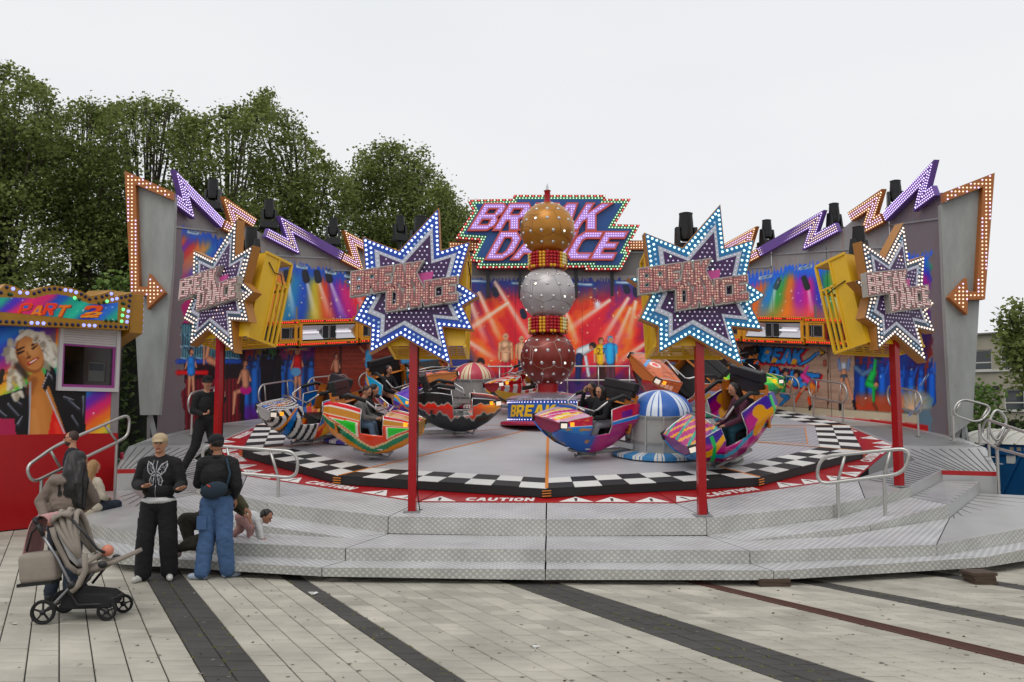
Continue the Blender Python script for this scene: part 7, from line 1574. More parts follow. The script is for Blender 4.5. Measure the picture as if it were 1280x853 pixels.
# ================================================================== PEOPLE
def V3(*a): return Vector(a)
class Body:
    """one continuous skin grown from tapered limbs; every face takes the cloth or skin of the limb it lies on"""
    def __init__(s): s.p = []
    def c(s, a, b, r0, r1, m): s.p.append(('c', Vector(a), Vector(b), r0, r1, m)); return s
    def ch(s, pts, rs, m):
        for i in range(len(pts) - 1): s.c(pts[i], pts[i + 1], rs[i], rs[i + 1], m)
        return s
    def e(s, c, r, m, R=None): s.p.append(('e', Vector(c), Vector(r), R or Matrix.Identity(3), None, m)); return s
    def hand(s, w, d, n, m='skin', curl=.5, k=1.):
        """palm and five fingers: d points along the hand, n out of the palm"""
        d, n = Vector(d).normalized(), Vector(n).normalized(); o = d.cross(n); w = Vector(w)
        for q in (-.024, 0, .024): s.c(w + o * q * .7 * k, w + d * .085 * k + o * q * k, .017 * k, .015 * k, m)
        for i, (q, l) in enumerate(((-.034, .062), (-.012, .075), (.012, .07), (.033, .055))):
            a = w + d * .09 * k + o * q * k; c1 = (d * math.cos(curl) + n * math.sin(curl)); c2 = (d * math.cos(curl * 2.2) + n * math.sin(curl * 2.2)); b = a + c1 * l * .55 * k; s.c(a, b, .0095 * k, .009 * k, m); s.c(b, b + c2 * l * .5 * k, .009 * k, .0075 * k, m)
        a = w + d * .025 * k - o * .028 * k; b = a + (d * .5 - o * .8 + n * .35).normalized() * .042 * k; s.c(a, b, .012 * k, .0105 * k, m); s.c(b, b + (d * .85 - o * .35 + n * .3).normalized() * .032 * k, .0105 * k, .009 * k, m)
        return s
    def head(s, c, f, up=(0, 0, 1), k=1., hair='hair', long=False, cap=None, beard=False, skin='skin'):
        """c: centre, f: facing direction"""
        c, f, up = Vector(c), Vector(f).normalized(), Vector(up); r = f.cross(up).normalized(); up = r.cross(f).normalized(); R = Matrix((r, f, up)).transposed(); P = lambda x, y, z: c + R @ Vector((x, y, z)) * k
        s.e(c, (.074 * k, .092 * k, .108 * k), skin, R); s.e(P(0, .022, -.055), (.056 * k, .062 * k, .062 * k), skin, R)
        s.c(P(0, .09, .012), P(0, .108, -.022), .009 * k, .015 * k, skin)
        for q in (-1, 1):
            s.e(P(q * .076, -.002, -.008), (.011 * k, .02 * k, .03 * k), skin, R); s.e(P(q * .03, .0845, .014), (.0135 * k, .008 * k, .0065 * k), 'eye', R); s.c(P(q * .017, .089, .034), P(q * .045, .081, .035), .0055 * k, .004 * k, 'brow')
        s.c(P(-.02, .083, -.054), P(.02, .083, -.054), .0075 * k, .0075 * k, 'lip'); s.e(P(0, .07, -.085), (.025 * k, .02 * k, .018 * k), beard and 'hair' or skin, R)
        if beard: s.e(P(0, .03, -.072), (.062 * k, .066 * k, .05 * k), 'hair', R); s.c(P(-.02, .094, -.042), P(.02, .094, -.042), .005, .005, 'hair')
        s.e(P(0, -.03, .03), (.083 * k, .086 * k, .092 * k), hair, R)
        for q in (-1, 1): s.e(P(q * .064, -.022, .02), (.02 * k, .045 * k, .05 * k), hair, R)
        if long:
            s.e(P(0, -.06, -.01), (.088 * k, .07 * k, .12 * k), hair, R)
        if cap:
            s.e(P(0, -.008, .052), (.096 * k, .108 * k, .084 * k), cap, R); s.e(P(0, .125, .04), (.07 * k, .07 * k, .012 * k), cap, R)
        return s
    def build(s, name, mats, parent, voxel=.01, folds=.0038, deco=None):
        mb = MB()
        for q in s.p:
            if q[0] == 'c':
                a, b, r0, r1 = q[1:5]; d = b - a; l = d.length; d = d.normalized() if l > 1e-6 else Vector((0, 0, 1)); pts, rs = [], []
                for k in range(4): t = math.pi / 2 * k / 3.; pts.append(a - d * r0 * math.cos(t)); rs.append(max(.0015, r0 * math.sin(t)))
                for k in range(1, 4): pts.append(a.lerp(b, k / 4)); rs.append(r0 + (r1 - r0) * k / 4)
                for k in range(4): t = math.pi / 2 * k / 3.; pts.append(b + d * r1 * math.sin(t)); rs.append(max(.0015, r1 * math.cos(t)))
                mb.tube(pts, rs, 12 if max(r0, r1) < .04 else 22)
            else: mb.ball(q[1], tuple(q[2]), 16, 10, R=q[3])
        tmp = mb.build('body', list(mats.values())[0], None); md = tmp.modifiers.new('r', 'REMESH'); md.mode = 'VOXEL'; md.voxel_size = voxel; md.adaptivity = 0
        sm = tmp.modifiers.new('s', 'SMOOTH'); sm.factor = .5; sm.iterations = 3
        dg = bpy.context.evaluated_depsgraph_get(); me = bpy.data.meshes.new_from_object(tmp.evaluated_get(dg)); bpy.data.objects.remove(tmp)
        n = len(me.vertices); co = np.empty(n * 3, dtype=np.float32); me.vertices.foreach_get('co', co); co = co.reshape(-1, 3).astype(float)
        keys = list(mats.keys())
        def nearest(P):
            best = np.full(len(P), 1e9); idx = np.zeros(len(P), int)
            for q in s.p:
                if q[0] == 'c':
                    a, b = np.array(q[1]), np.array(q[2]); d = b - a; t = np.clip((P - a) @ d / (d @ d + 1e-12), 0, 1); D_ = np.linalg.norm(P - a - t[:, None] * d, axis=1) - (q[3] + (q[4] - q[3]) * t)
                else:
                    Rm = np.array(q[3]); l = (P - np.array(q[1])) @ Rm; r = np.array(q[2]); kk = np.linalg.norm(l / r, axis=1); kk2 = np.linalg.norm(l / (r * r), axis=1); D_ = kk * (kk - 1) / (kk2 + 1e-9)
                mm = D_ < best; best[mm] = D_[mm]; idx[mm] = keys.index(q[5])
            return idx
        vi = nearest(co); nor = np.empty(n * 3, dtype=np.float32); me.vertices.foreach_get('normal', nor); nor = nor.reshape(-1, 3)
        cloth = np.array([k not in ('skin', 'hair', 'eye', 'lip', 'brow', 'shoe', 'sole', 'cap') for k in keys])[vi]
        w = (fbm(co[:, 0] * 9 + co[:, 2] * 5, co[:, 2] * 13 + co[:, 1] * 9, 3) - .5) * 3.2 + (1 - 2 * np.abs(fbm(co[:, 0] * 7 - co[:, 2] * 9, co[:, 2] * 11 + co[:, 1] * 12 + co[:, 0] * 4, 9, 3) - .5) * 3) * .8
        co = co + nor * (w * folds * cloth)[:, None]; hm = np.array([k == 'hair' for k in keys])[vi]; co = co + nor * ((fbm(co[:, 0] * 55 + co[:, 1] * 45, co[:, 2] * 9, 5, 3) - .5) * .016 * hm)[:, None]
        me.vertices.foreach_set('co', co.astype(np.float32).ravel()); me.materials.clear()
        for k in keys: me.materials.append(mats[k])
        nf = len(me.polygons); ls = np.empty(nf, dtype=np.int32); me.polygons.foreach_get('loop_start', ls); lv = np.empty(len(me.loops), dtype=np.int32); me.loops.foreach_get('vertex_index', lv)
        cen = co[lv[ls[:, None] + np.arange(4)[None, :]] if (np.array([len(p.vertices) for p in me.polygons[:1]]) == 4).all() else lv[ls][:, None]].mean(1)
        fi = nearest(cen)
        if deco: fi = deco(cen, fi, keys)
        me.polygons.foreach_set('material_index', fi.astype(np.int32)); me.shade_smooth(); me.update()
        o = bpy.data.objects.new(name, me); COL.objects.link(o); o.parent = parent; return o
def cl(n, c, r=.85, nz=.12): return mat(n, c, r, noise=nz, nscale=9, bump=.25, bscale=120)
SK1 = mat('skin fair', 'b98468', .5, noise=.08, nscale=12); SK2 = mat('skin tan', '9a6a50', .5, noise=.08, nscale=12); HAIR_B = mat('black hair', '15100e', .45, noise=.3, nscale=40); HAIR_BR = mat('brown hair', '3a261c', .5, noise=.3, nscale=40)
EYE = mat('eye', '1a1412', .2); LIP = mat('lip', '8c4a42', .5); BROW = mat('brow', '241812', .7); SH_W = cl('white shoe', 'c8c6c0', .5); SOLE = mat('pale sole', 'b4b2ac', .6); BLACKC = cl('black cotton', '101013'); BLACKT = cl('black trousers', '131316', .9, .2)
def base_m(skin=SK1, hair=HAIR_B, **kw): d = dict(skin=skin, hair=hair, eye=EYE, lip=LIP, brow=BROW); d.update(kw); return d
def shoe(B, a, d, m='shoe', k=1.):
    a, d = Vector(a), Vector(d).normalized(); B.c(a + d * -.03 * k + V3(0, 0, -.035 * k), a + d * .15 * k + V3(0, 0, -.048 * k), .045 * k, .036 * k, m); B.c(a + V3(0, 0, .0), a + d * .06 * k + V3(0, 0, -.02 * k), .045 * k, .04 * k, m)
# --- man in the butterfly hoodie (local frame: he faces -Y, x to the viewer's right)
P = atz(195, 726, 0); m1 = thing('person', 'man in black butterfly hoodie and beige cap with open hands, facing the camera', 'person', P, rad(4))
B = Body()
for s_, fx, fy in ((-1, -.15, -.02), (1, .13, .08)):
    hip, kn, an = V3(s_ * .095, 0, .93), V3(s_ * .12 + fx * .1, -.03 + fy * .3, .5), V3(fx, fy, .1)
    B.ch([hip, kn, an], [.122, .106, .1], 'trousers'); B.c(kn + V3(0, 0, .1), an + V3(0, 0, .0), .104, .102, 'trousers'); shoe(B, (fx, fy, .085), (s_ * .35, -.9, 0))
B.e((0, 0, .93), (.19, .14, .13), 'trousers'); B.e((0, 0, .975), (.212, .155, .06), 'shirt')
B.e((0, 0, 1.1), (.2, .155, .13), 'hoodie'); B.e((0, 0, 1.27), (.208, .148, .24), 'hoodie'); B.c((-.15, 0, 1.43), (.14, 0, 1.43), .085, .085, 'hoodie'); B.e((0, .03, 1.47), (.13, .1, .075), 'hoodie')
B.c((0, 0, 1.5), (0, -.01, 1.58), .058, .055, 'skin')
for s_, el, wr in ((-1, V3(-.27, .02, 1.17), V3(-.12, -.24, 1.16)), (1, V3(.27, .0, 1.16), V3(.3, -.26, 1.13))):
    sh = V3(s_ * .19, 0, 1.42); B.ch([sh, el, wr], [.078, .072, .05], 'hoodie'); B.hand(wr, (.55 if s_ < 0 else .5, -.55, .04), (0, .1, 1) if s_ < 0 else (0, 0, 1), curl=.35)
B.head((.0, -.03, 1.665), (.08, -1, -.05), cap='cap')
BF = [([(-.01, 1.33), (-.05, 1.42), (-.115, 1.46), (-.125, 1.4), (-.105, 1.33), (-.06, 1.29)]), ([(-.01, 1.31), (-.06, 1.28), (-.085, 1.22), (-.06, 1.16), (-.03, 1.17)])]
BF = BF + [[(-x, z) for x, z in w] for w in BF]
def deco1(c, fi, keys):
    k = keys.index('print'); h = keys.index('hoodie'); m = (fi == h) & (c[:, 1] < -.05)
    for w in BF:
        cx = sum(p[0] for p in w) / len(w); cz = sum(p[1] for p in w) / len(w)
        for i in np.nonzero(m)[0]:
            p = (c[i, 0] * 1.0, c[i, 2])
            if abs(p[0]) > .14 or p[1] > 1.48 or p[1] < 1.14: continue
            e = edge_dist(p, [w]); a = math.atan2(p[1] - cz, p[0] - cx)
            if (inside(p, [w]) and (e < .011 or abs(math.sin(a * 3.5)) < .22)): fi[i] = k
    z = (fi == h) & (c[:, 1] < -.05) & (np.abs(c[:, 0] + .0) < .006) & (c[:, 2] < 1.46); fi[z] = keys.index('zip'); return fi
B.build('body', base_m(SK1, HAIR_BR, trousers=BLACKT, hoodie=BLACKC, shirt=cl('white shirt', 'c8c8c6'), cap=cl('beige cap', 'b09c7c'), shoe=SH_W, print=mat('grey print', 'a8a8ac', .7), zip=mat('zip', '8a8a8e', .4, .6)), m1, .0075, deco=deco1)
MB().box((-.2, -.02, .68), (.03, .14, .17)).build('cargo_pocket', BLACKT, m1); MB().tube([(-.03, -.13, 1.47), (-.035, -.165, 1.38)], .004, 5).build('hood_cord', mat('grey cord', '8a8a8e', .7), m1)
# --- man seen from behind with the cross-body bag
P = atz(268, 724, 0); m2 = thing('person', 'man seen from behind in black jacket, dark cap and wide blue jeans', 'person', P, rad(0)); B = Body()
for s_, fx, fy in ((-1, -.14, -.04), (1, .13, .08)):
    hip, kn, an = V3(s_ * .09, 0, .93), V3(s_ * .11, -.0, .5), V3(fx, fy, .1); B.ch([hip, kn, an], [.118, .1, .095], 'jeans'); shoe(B, (fx, fy, .085), (-.8 if s_ < 0 else .5, .1 if s_ < 0 else .5, 0))
B.e((0, 0, .96), (.18, .14, .13), 'jeans'); B.e((0, 0, 1.07), (.185, .15, .1), 'jacket'); B.e((0, 0, 1.26), (.21, .15, .2), 'jacket'); B.c((-.15, 0, 1.43), (.13, 0, 1.43), .08, .085, 'jacket'); B.c((0, 0, 1.48), (-.01, 0, 1.56), .06, .056, 'skin'); B.e((0, 0, 1.5), (.085, .08, .035), 'jacket')
B.ch([V3(.18, 0, 1.41), V3(.25, -.02, 1.15), V3(.16, .16, 1.0)], [.085, .072, .05], 'jacket'); B.hand((.17, .17, .97), (.1, .3, -.9), (-1, 0, 0))
B.ch([V3(-.18, 0, 1.41), V3(-.25, .06, 1.17), V3(-.2, .28, 1.22)], [.085, .072, .05], 'jacket'); B.hand((-.2, .29, 1.235), (-.2, .6, .3), (.6, .2, .3), curl=.8)
B.head((-.03, .0, 1.655), (-.85, .6, -.12), cap='cap', beard=True)
B.build('body', base_m(SK2, HAIR_B, jeans=cl('blue denim', '44628a', .85, .3), jacket=BLACKC, cap=cl('navy cap', '0c0e14'), shoe=cl('white and blue shoe', 'a8b4c4', .5)), m2, .0075, folds=.005)
bg_ = MB(); bg_.ball((.03, -.19, 1.1), (.17, .06, .105), 18, 12, R=Matrix.Rotation(rad(-14), 3, 'Y')); bg_.build('bag', cl('dark teal bag', '1b2c38'), m2, smooth=True)
MB().tube([(.17, -.17, 1.13), (.2, -.13, 1.3), (.14, -.08, 1.47), (.0, .06, 1.5), (-.12, .15, 1.4), (-.2, .05, 1.18), (-.14, -.16, 1.06)], .014, 6).build('bag_strap', cl('strap', '1f3646'), m2, smooth=True)
MB().box((-.02, -.247, 1.16), (.05, .006, .012), Matrix.Rotation(.6, 3, 'Y')).build('bag_logo', mat('orange tag', 'e04a1c', .5), m2)
MB().box((-.135, -.118, .7), (.12, .03, .16)).build('cargo_pocket', cl('blue denim', '44628a', .85, .3), m2)
cup = thing('paper_cup', 'small pale cup held by the man with the slung bag', 'cup', m2.location + V3(-.22, .36, 1.22)); MB().lathe([(.026, 0), (.034, .09), (.036, .092)], 14).build('cup_body', M_PAPER, cup, smooth='auto')
# --- woman with the pram
P = atz(72, 752, 0); wm = thing('person', 'woman with long black hair in a taupe jacket bending over the pram', 'person', P, rad(0)); B = Body()
for s_ in (-1, 1): B.ch([V3(s_ * .08 + .05, .0, .86), V3(s_ * .09 + .05, .02, .46), V3(s_ * .1 + .02, .0, .1)], [.115, .085, .07], 'jeans'); shoe(B, (s_ * .1 + .02, 0, .085), (.2, .9, 0))
B.e((.05, 0, .9), (.17, .13, .12), 'jacket'); B.e((.05, .0, 1.06), (.18, .14, .17), 'jacket'); B.e((.06, .03, 1.22), (.19, .15, .16), 'jacket'); B.c((-.04, .03, 1.3), (.17, .05, 1.3), .075, .07, 'jacket'); B.e((.03, -.05, 1.3), (.14, .1, .07), 'jacket')
B.ch([V3(-.09, .02, 1.29), V3(-.22, -.02, 1.07), V3(-.1, -.14, .93)], [.08, .065, .05], 'jacket'); B.hand((-.08, -.16, .92), (.7, -.5, -.2), (0, 0, -1), curl=.8); B.ch([V3(.2, .05, 1.28), V3(.25, .2, 1.08), V3(.12, .32, .98)], [.078, .062, .048], 'jacket'); B.hand((.11, .34, .97), (-.5, .6, -.1), (0, 0, -1))
B.head((.12, .1, 1.5), (.4, .9, -.35), long=True); B.ch([V3(.1, .04, 1.54), V3(.11, -.03, 1.38), V3(.15, -.06, 1.22), V3(.2, -.05, 1.04)], [.09, .1, .085, .035], 'hair')
B.ch([V3(.17, .03, 1.5), V3(.22, -.0, 1.3), V3(.25, -.02, 1.0)], [.05, .06, .025], 'hair'); B.ch([V3(.05, .02, 1.48), V3(.06, -.06, 1.3), V3(.1, -.1, 1.1)], [.05, .055, .025], 'hair'); 
rs_ = random.Random(5)
for k in range(46):
    x_ = .12 + rs_.uniform(-.09, .13); B.ch([V3(x_ * .8 + .03, -.0 + rs_.uniform(-.03, .02), 1.5), V3(x_ + rs_.uniform(-.02, .02), -.1 + rs_.uniform(-.03, .03), 1.28), V3(x_ + rs_.uniform(-.03, .05), -.09 + rs_.uniform(-.04, .04), 1.0 + rs_.uniform(-.04, .08))], [.018, .014, .006], 'hair')
B.build('body', base_m(SK2, HAIR_B, jeans=cl('dark denim', '1c2634'), jacket=cl('taupe wool', '786a60'), shoe=cl('black shoe', '15151a', .5)), wm, .01, folds=.005)
# --- bearded man behind
P = atz(92, 652, 0); P = V3(atY(92, 540, 14.2).x, 14.2, 0); mb_ = thing('person', 'bearded man with glasses in dark clothes passing behind the handrail', 'person', P, rad(-75)); B = Body()
for s_ in (-1, 1): B.ch([V3(s_ * .09, 0, .9), V3(s_ * .1, -.08 * s_, .48), V3(s_ * .1, .1 * s_, .1)], [.12, .09, .075], 'trousers'); shoe(B, (s_ * .1, .1 * s_, .085), (0, -1, 0))
B.e((0, 0, .98), (.17, .13, .16), 'jacket'); B.e((0, 0, 1.25), (.2, .14, .22), 'jacket'); B.c((-.14, 0, 1.42), (.14, 0, 1.42), .08, .08, 'jacket'); B.c((0, 0, 1.46), (0, -.01, 1.56), .06, .056, 'skin')
for s_ in (-1, 1): B.ch([V3(s_ * .18, 0, 1.4), V3(s_ * .24, .03, 1.14), V3(s_ * .22, -.12, .93)], [.08, .066, .048], 'jacket'); B.hand((s_ * .22, -.13, .91), (0, -.4, -.9), (-s_, 0, 0))
B.head((0, -.03, 1.65), (0, -1, -.05), beard=True); B.build('body', base_m(SK1, HAIR_BR, trousers=BLACKT, jacket=cl('navy jacket', '161a24'), shoe=cl('black shoe', '15151a', .5)), mb_, .0095)
gl2 = MB()
for s_ in (-1, 1): gl2.tube([(s_ * .032 + .024 * math.cos(a), -.03 - .098, 1.664 + .018 * math.sin(a)) for a in np.linspace(0, 6.28, 10)], .003, 4); gl2.tube([(s_ * .056, -.125, 1.668), (s_ * .078, -.04, 1.668)], .003, 4)
gl2.build('glasses', M_BLK, mb_)
# --- fair haired girl in a cream coat sitting on the platform edge, seen from behind
q_ = L(-7.35, -6.75); zs = .44; P = V3(q_.x, q_.y, zs); gr = thing('person', 'girl with long fair hair in a cream coat sitting on the platform edge', 'person', P, rad(-25)); B = Body()
B.e((0, 0, .1), (.2, .17, .12), 'coat'); B.e((0, .0, .28), (.17, .13, .2), 'coat'); B.e((0, .0, .44), (.17, .12, .13), 'coat'); B.c((-.11, 0, .52), (.11, 0, .52), .07, .07, 'coat'); B.c((0, 0, .55), (0, .0, .66), .045, .045, 'skin')
for s_ in (-1, 1): B.ch([V3(s_ * .14, 0, .5), V3(s_ * .2, .04, .28), V3(s_ * .08, .22, .24)], [.07, .06, .042], 'coat'); B.hand((s_ * .07, .23, .24), (-s_ * .4, .6, 0), (0, 0, -1)); B.ch([V3(s_ * .09, .05, .1), V3(s_ * .1, .42, .12), V3(s_ * .1, .46, -.28)], [.1, .07, .05], 'jeans'); shoe(B, (s_ * .1, .46, -.3), (0, 1, 0))
B.c((0, -.1, .02), (.02, -.14, -.05), .16, .12, 'coat'); B.head((0, .03, .75), (.1, 1, -.15), long=True, k=.95); B.ch([V3(0, -.04, .75), V3(0, -.09, .58), V3(.03, -.11, .38)], [.1, .1, .06], 'hair')

for k in range(34):
    x_ = rs_.uniform(-.08, .1); B.ch([V3(x_, -.05, .76), V3(x_ * 1.1, -.12 + rs_.uniform(-.02, .02), .56), V3(x_ * .9 + rs_.uniform(-.02, .03), -.13 + rs_.uniform(-.02, .02), .32 + rs_.uniform(-.03, .06))], [.016, .013, .006], 'hair')
B.build('body', base_m(SK1, mat('fair hair', '9a7448', .5, noise=.3, nscale=40), coat=cl('cream wool', 'b4aa98'), jeans=cl('dark denim', '1c2634'), shoe=SH_W), gr, .01, folds=.005)
# --- attendant on the platform behind the outer left post
P = onp(255, 592, -.155); at_ = thing('person', 'attendant all in black striding on the platform behind the outer left red post', 'person', P, rad(35)); B = Body()
B.ch([V3(-.09, 0, .9), V3(-.16, .02, .5), V3(-.34, .06, .12)], [.11, .085, .065], 'trousers'); shoe(B, (-.35, .04, .09), (-.5, -.8, 0)); B.ch([V3(.09, 0, .9), V3(.14, -.06, .5), V3(.16, .1, .12)], [.11, .085, .065], 'trousers'); shoe(B, (.16, .1, .09), (.1, -1, 0))
B.e((0, 0, .95), (.16, .13, .13), 'trousers'); B.e((0, 0, 1.2), (.18, .13, .24), 'jacket'); B.c((-.13, 0, 1.4), (.13, 0, 1.4), .075, .075, 'jacket'); B.c((0, 0, 1.45), (0, -.01, 1.54), .055, .05, 'skin')
B.ch([V3(-.17, 0, 1.38), V3(-.23, -.02, 1.12), V3(-.12, -.2, 1.06)], [.075, .06, .045], 'jacket'); B.hand((-.11, -.21, 1.06), (.5, -.4, .1), (0, 0, 1), curl=.9); B.ch([V3(.17, 0, 1.38), V3(.24, -.04, 1.18), V3(.26, -.18, 1.36)], [.075, .06, .045], 'jacket'); B.hand((.26, -.19, 1.38), (0, -.1, 1), (-1, 0, 0), curl=.9)
B.head((0, -.03, 1.63), (-.2, -1, -.15), cap='cap'); B.build('body', base_m(SK1, HAIR_B, trousers=BLACKT, jacket=BLACKC, cap=cl('black cap', '0d0d10'), shoe=cl('black shoe', '15151a', .5)), at_, .0095)
# --- adult kneeling on the lower step behind the jeans, holding the toddler
P = atz(258, 684, .335); kn_ = thing('person', 'adult in olive trousers crouching on the step behind the man in jeans', 'person', P, 0); B = Body()
B.ch([V3(-.05, .02, .32), V3(-.26, -.05, .34), V3(-.16, -.15, .06)], [.12, .1, .06], 'trousers'); B.ch([V3(.05, .1, .32), V3(.1, -.12, .16), V3(-.2, -.22, .05)], [.12, .1, .065], 'trousers'); shoe(B, (-.3, -.24, -.02), (-.95, -.1, -.1)); shoe(B, (-.14, -.16, .06), (.9, -.3, -.1)); B.c((-.05, -.22, .06), (-.26, -.24, .02), .06, .05, 'trousers')
B.e((-.0, .06, .36), (.17, .15, .15), 'trousers'); B.ch([V3(.02, .08, .42), V3(.1, .1, .58), V3(.18, .1, .68)], [.15, .16, .14], 'jacket'); B.c((.1, 0, .7), (.26, .22, .72), .08, .08, 'jacket'); B.ch([V3(.24, .04, .68), V3(.4, -.04, .6), V3(.5, -.08, .52)], [.08, .07, .05], 'jacket'); B.hand((.51, -.09, .51), (.6, -.1, -.6), (-.4, 0, -.6), curl=.5)
B.ch([V3(.16, .2, .68), V3(.3, .22, .5), V3(.42, .14, .42)], [.08, .07, .05], 'jacket'); B.hand((.43, .13, .41), (.6, -.2, -.4), (0, 0, -1)); B.c((.22, .1, .72), (.28, .08, .8), .055, .052, 'skin'); B.head((.3, .06, .87), (.8, -.3, -.5), long=True)
B.build('body', base_m(SK2, HAIR_B, trousers=cl('olive canvas', '2a271d'), jacket=cl('olive jacket', '4a4630'), shoe=cl('pink grey shoe', '8a7074', .5)), kn_, .0095)
# --- toddler on all fours
P = atz(310, 676, .335); td = thing('person', 'toddler with dark curls, white top and pink trousers crawling on the step', 'person', P, rad(0)); B = Body(); 
B.e((-.1, .05, .3), (.1, .09, .085), 'trousers'); B.ch([V3(-.08, .0, .3), V3(.04, -.04, .17), V3(.03, -.02, .06)], [.075, .058, .042], 'trousers'); shoe(B, (.03, -.03, .06), (.9, -.3, 0), k=.62); B.ch([V3(-.12, .1, .3), V3(-.14, .1, .14), V3(-.26, .1, .05)], [.075, .058, .04], 'trousers'); shoe(B, (-.28, .1, .06), (-.6, 0, -.1), k=.6)
B.ch([V3(-.06, .05, .31), V3(.04, .05, .3), V3(.12, .05, .27)], [.088, .09, .08], 'shirt'); B.ch([V3(.12, 0, .27), V3(.17, -.04, .15), V3(.2, -.05, .05)], [.045, .036, .028], 'shirt'); B.hand((.2, -.05, .035), (.9, -.1, -.15), (0, 0, -1), k=.6, curl=.1); B.ch([V3(.12, .1, .27), V3(.08, .13, .14), V3(.1, .12, .05)], [.045, .036, .028], 'shirt'); B.hand((.1, .12, .035), (.9, .1, -.15), (0, 0, -1), k=.6, curl=.1)
B.c((.14, .05, .29), (.19, .05, .31), .035, .035, 'skin'); B.head((.235, .04, .315), (.75, -.25, -.55), k=.78)
for k in range(26): d = Vector((random.gauss(-.2, 1), random.gauss(0, 1), random.gauss(.6, .8))).normalized(); B.e(V3(.225, .05, .335) + d * .068, (.022,) * 3, 'hair')
B.build('body', base_m(SK2, HAIR_B, trousers=cl('dusty pink', '9a7470'), shirt=cl('white shirt', 'c8c8c6'), shoe=SH_W), td, .0065, folds=.003)
# --- riders, seated in the cars (local frame of the car: +x to the nose)
def rider(c, y, label, cloth, skin=SK1, hair=HAIR_B, legs=None, facing=(1, 0, -.25), lean=0., hands='bar', long=True, voxel=.012, dx=0.):
    t = bpy.data.objects.new('person', None); COL.objects.link(t); t.location = c.location; t.rotation_euler = c.rotation_euler; t.scale = c.scale; tag(t, label, 'person', 'riders in the cars')
    z0 = c.get('z0', .2); B = Body(); X = lambda x, yy, z: V3(x + dx, y + yy, z + z0)
    for s_ in (-1, 1): B.ch([X(-.38, s_ * .09, .54), X(.0, s_ * .11, .54), X(.1, s_ * .11, .2)], [.1, .075, .055], 'legs'); shoe(B, X(.12, s_ * .11, .12), (1, 0, 0), 'shoe', .9)
    ch = X(-.38 + lean, 0, .88); B.e(X(-.4, 0, .54), (.14, .16, .12), 'legs'); B.ch([X(-.4, 0, .6), X(-.4 + lean * .6, 0, .76), ch], [.14, .15, .14], 'top'); B.c(ch + V3(0, -.12, .06), ch + V3(0, .12, .06), .075, .075, 'top'); B.c(ch + V3(.01, 0, .12), ch + V3(.04 + lean * .2, 0, .22), .052, .05, 'skin')
    for s_ in (-1, 1):
        sh = ch + V3(0, s_ * .16, .05)
        if hands == 'face' and s_ < 0: B.ch([sh, sh + V3(.2, -.02, -.12), sh + V3(.22, .1, .16)], [.07, .058, .042], 'top'); B.hand(sh + V3(.22, .1, .17), (-.1, .1, 1), (-1, .2, 0), curl=.4)
        else: w = X(.08, s_ * .1, .67); B.ch([sh, sh.lerp(w, .5) + V3(-.05, s_ * .08, -.1), w], [.07, .058, .042], 'top'); B.hand(w + V3(.01, 0, .01), (.8, 0, .1), (0, 0, -1), curl=1.)
    hc_ = ch + V3(.06 + lean * .35, 0, .33); B.head(hc_, facing, long=long, k=.98)
    if long: B.ch([hc_ + V3(-.05, 0, 0), hc_ + V3(-.1, 0, -.2)], [.09, .07], 'hair')
    B.build('body', base_m(skin, hair, top=cloth, legs=legs or BLACKT, shoe=SH_W), t, voxel); return t
JEAN = cl('light denim', '5f7690', .85, .25); GREYH = cl('grey hoodie', '6a6866'); DK = cl('dark jacket', '121217')
LIFTS = {'dark': .25, 'strip': .12, 'brown': .5, 'purple': .1, 'green': .1, 'back': .25}
for k_, c_ in cars.items(): c_['z0'] = .2 + LIFTS.get(k_, 0)
rider(cars['orange'], -.27, 'rider in grey hoodie and light jeans, head bowed, in the tan and green car', GREYH, hair=HAIR_BR, legs=JEAN, facing=(.8, -.25, -.55), lean=.12, long=False)
rider(cars['orange'], .27, 'rider in black beside the grey hooded rider in the tan car', DK, facing=(.9, .1, -.5), lean=.14)
rider(cars['magenta'], .27, 'laughing girl in black with hands on the bar in the magenta car', DK, skin=SK1, facing=(.9, .5, -.3), lean=.16, legs=cl('pale trousers', '8a8a90'))
rider(cars['magenta'], -.27, 'rider in black covering the face with a hand in the magenta car', DK, skin=SK2, facing=(.9, .2, -.4), lean=.05, hands='face', legs=cl('pale trousers', '8a8a90'))
rider(cars['back'], .27, 'rider in plum top high in the back car right of the teal post', cl('plum top', '5a2c40'), facing=(1, .2, 0), voxel=.015); rider(cars['back'], -.27, 'rider with brown arms raised slightly in the back car', cl('dark brown top', '3a2a28'), skin=SK2, facing=(1, -.2, 0), voxel=.015)
rider(cars['violet'], -.27, 'rider in black with bare legs in the purple swirl car behind the left red post', DK, legs=SK1, facing=(1, 0, 0), voxel=.015); rider(cars['dark'], -.2, 'rider leaning back in the dark car with the blue pad', cl('rust top', '7a4426'), skin=SK2, facing=(1, 0, .1), voxel=.015)
rider(cars['purple'], .27, 'rider in plum with legs inside the tilted purple and yellow car', cl('plum top', '5a2c40'), facing=(1, .3, 0), voxel=.015, legs=cl('teal trousers', '1c4a58'))
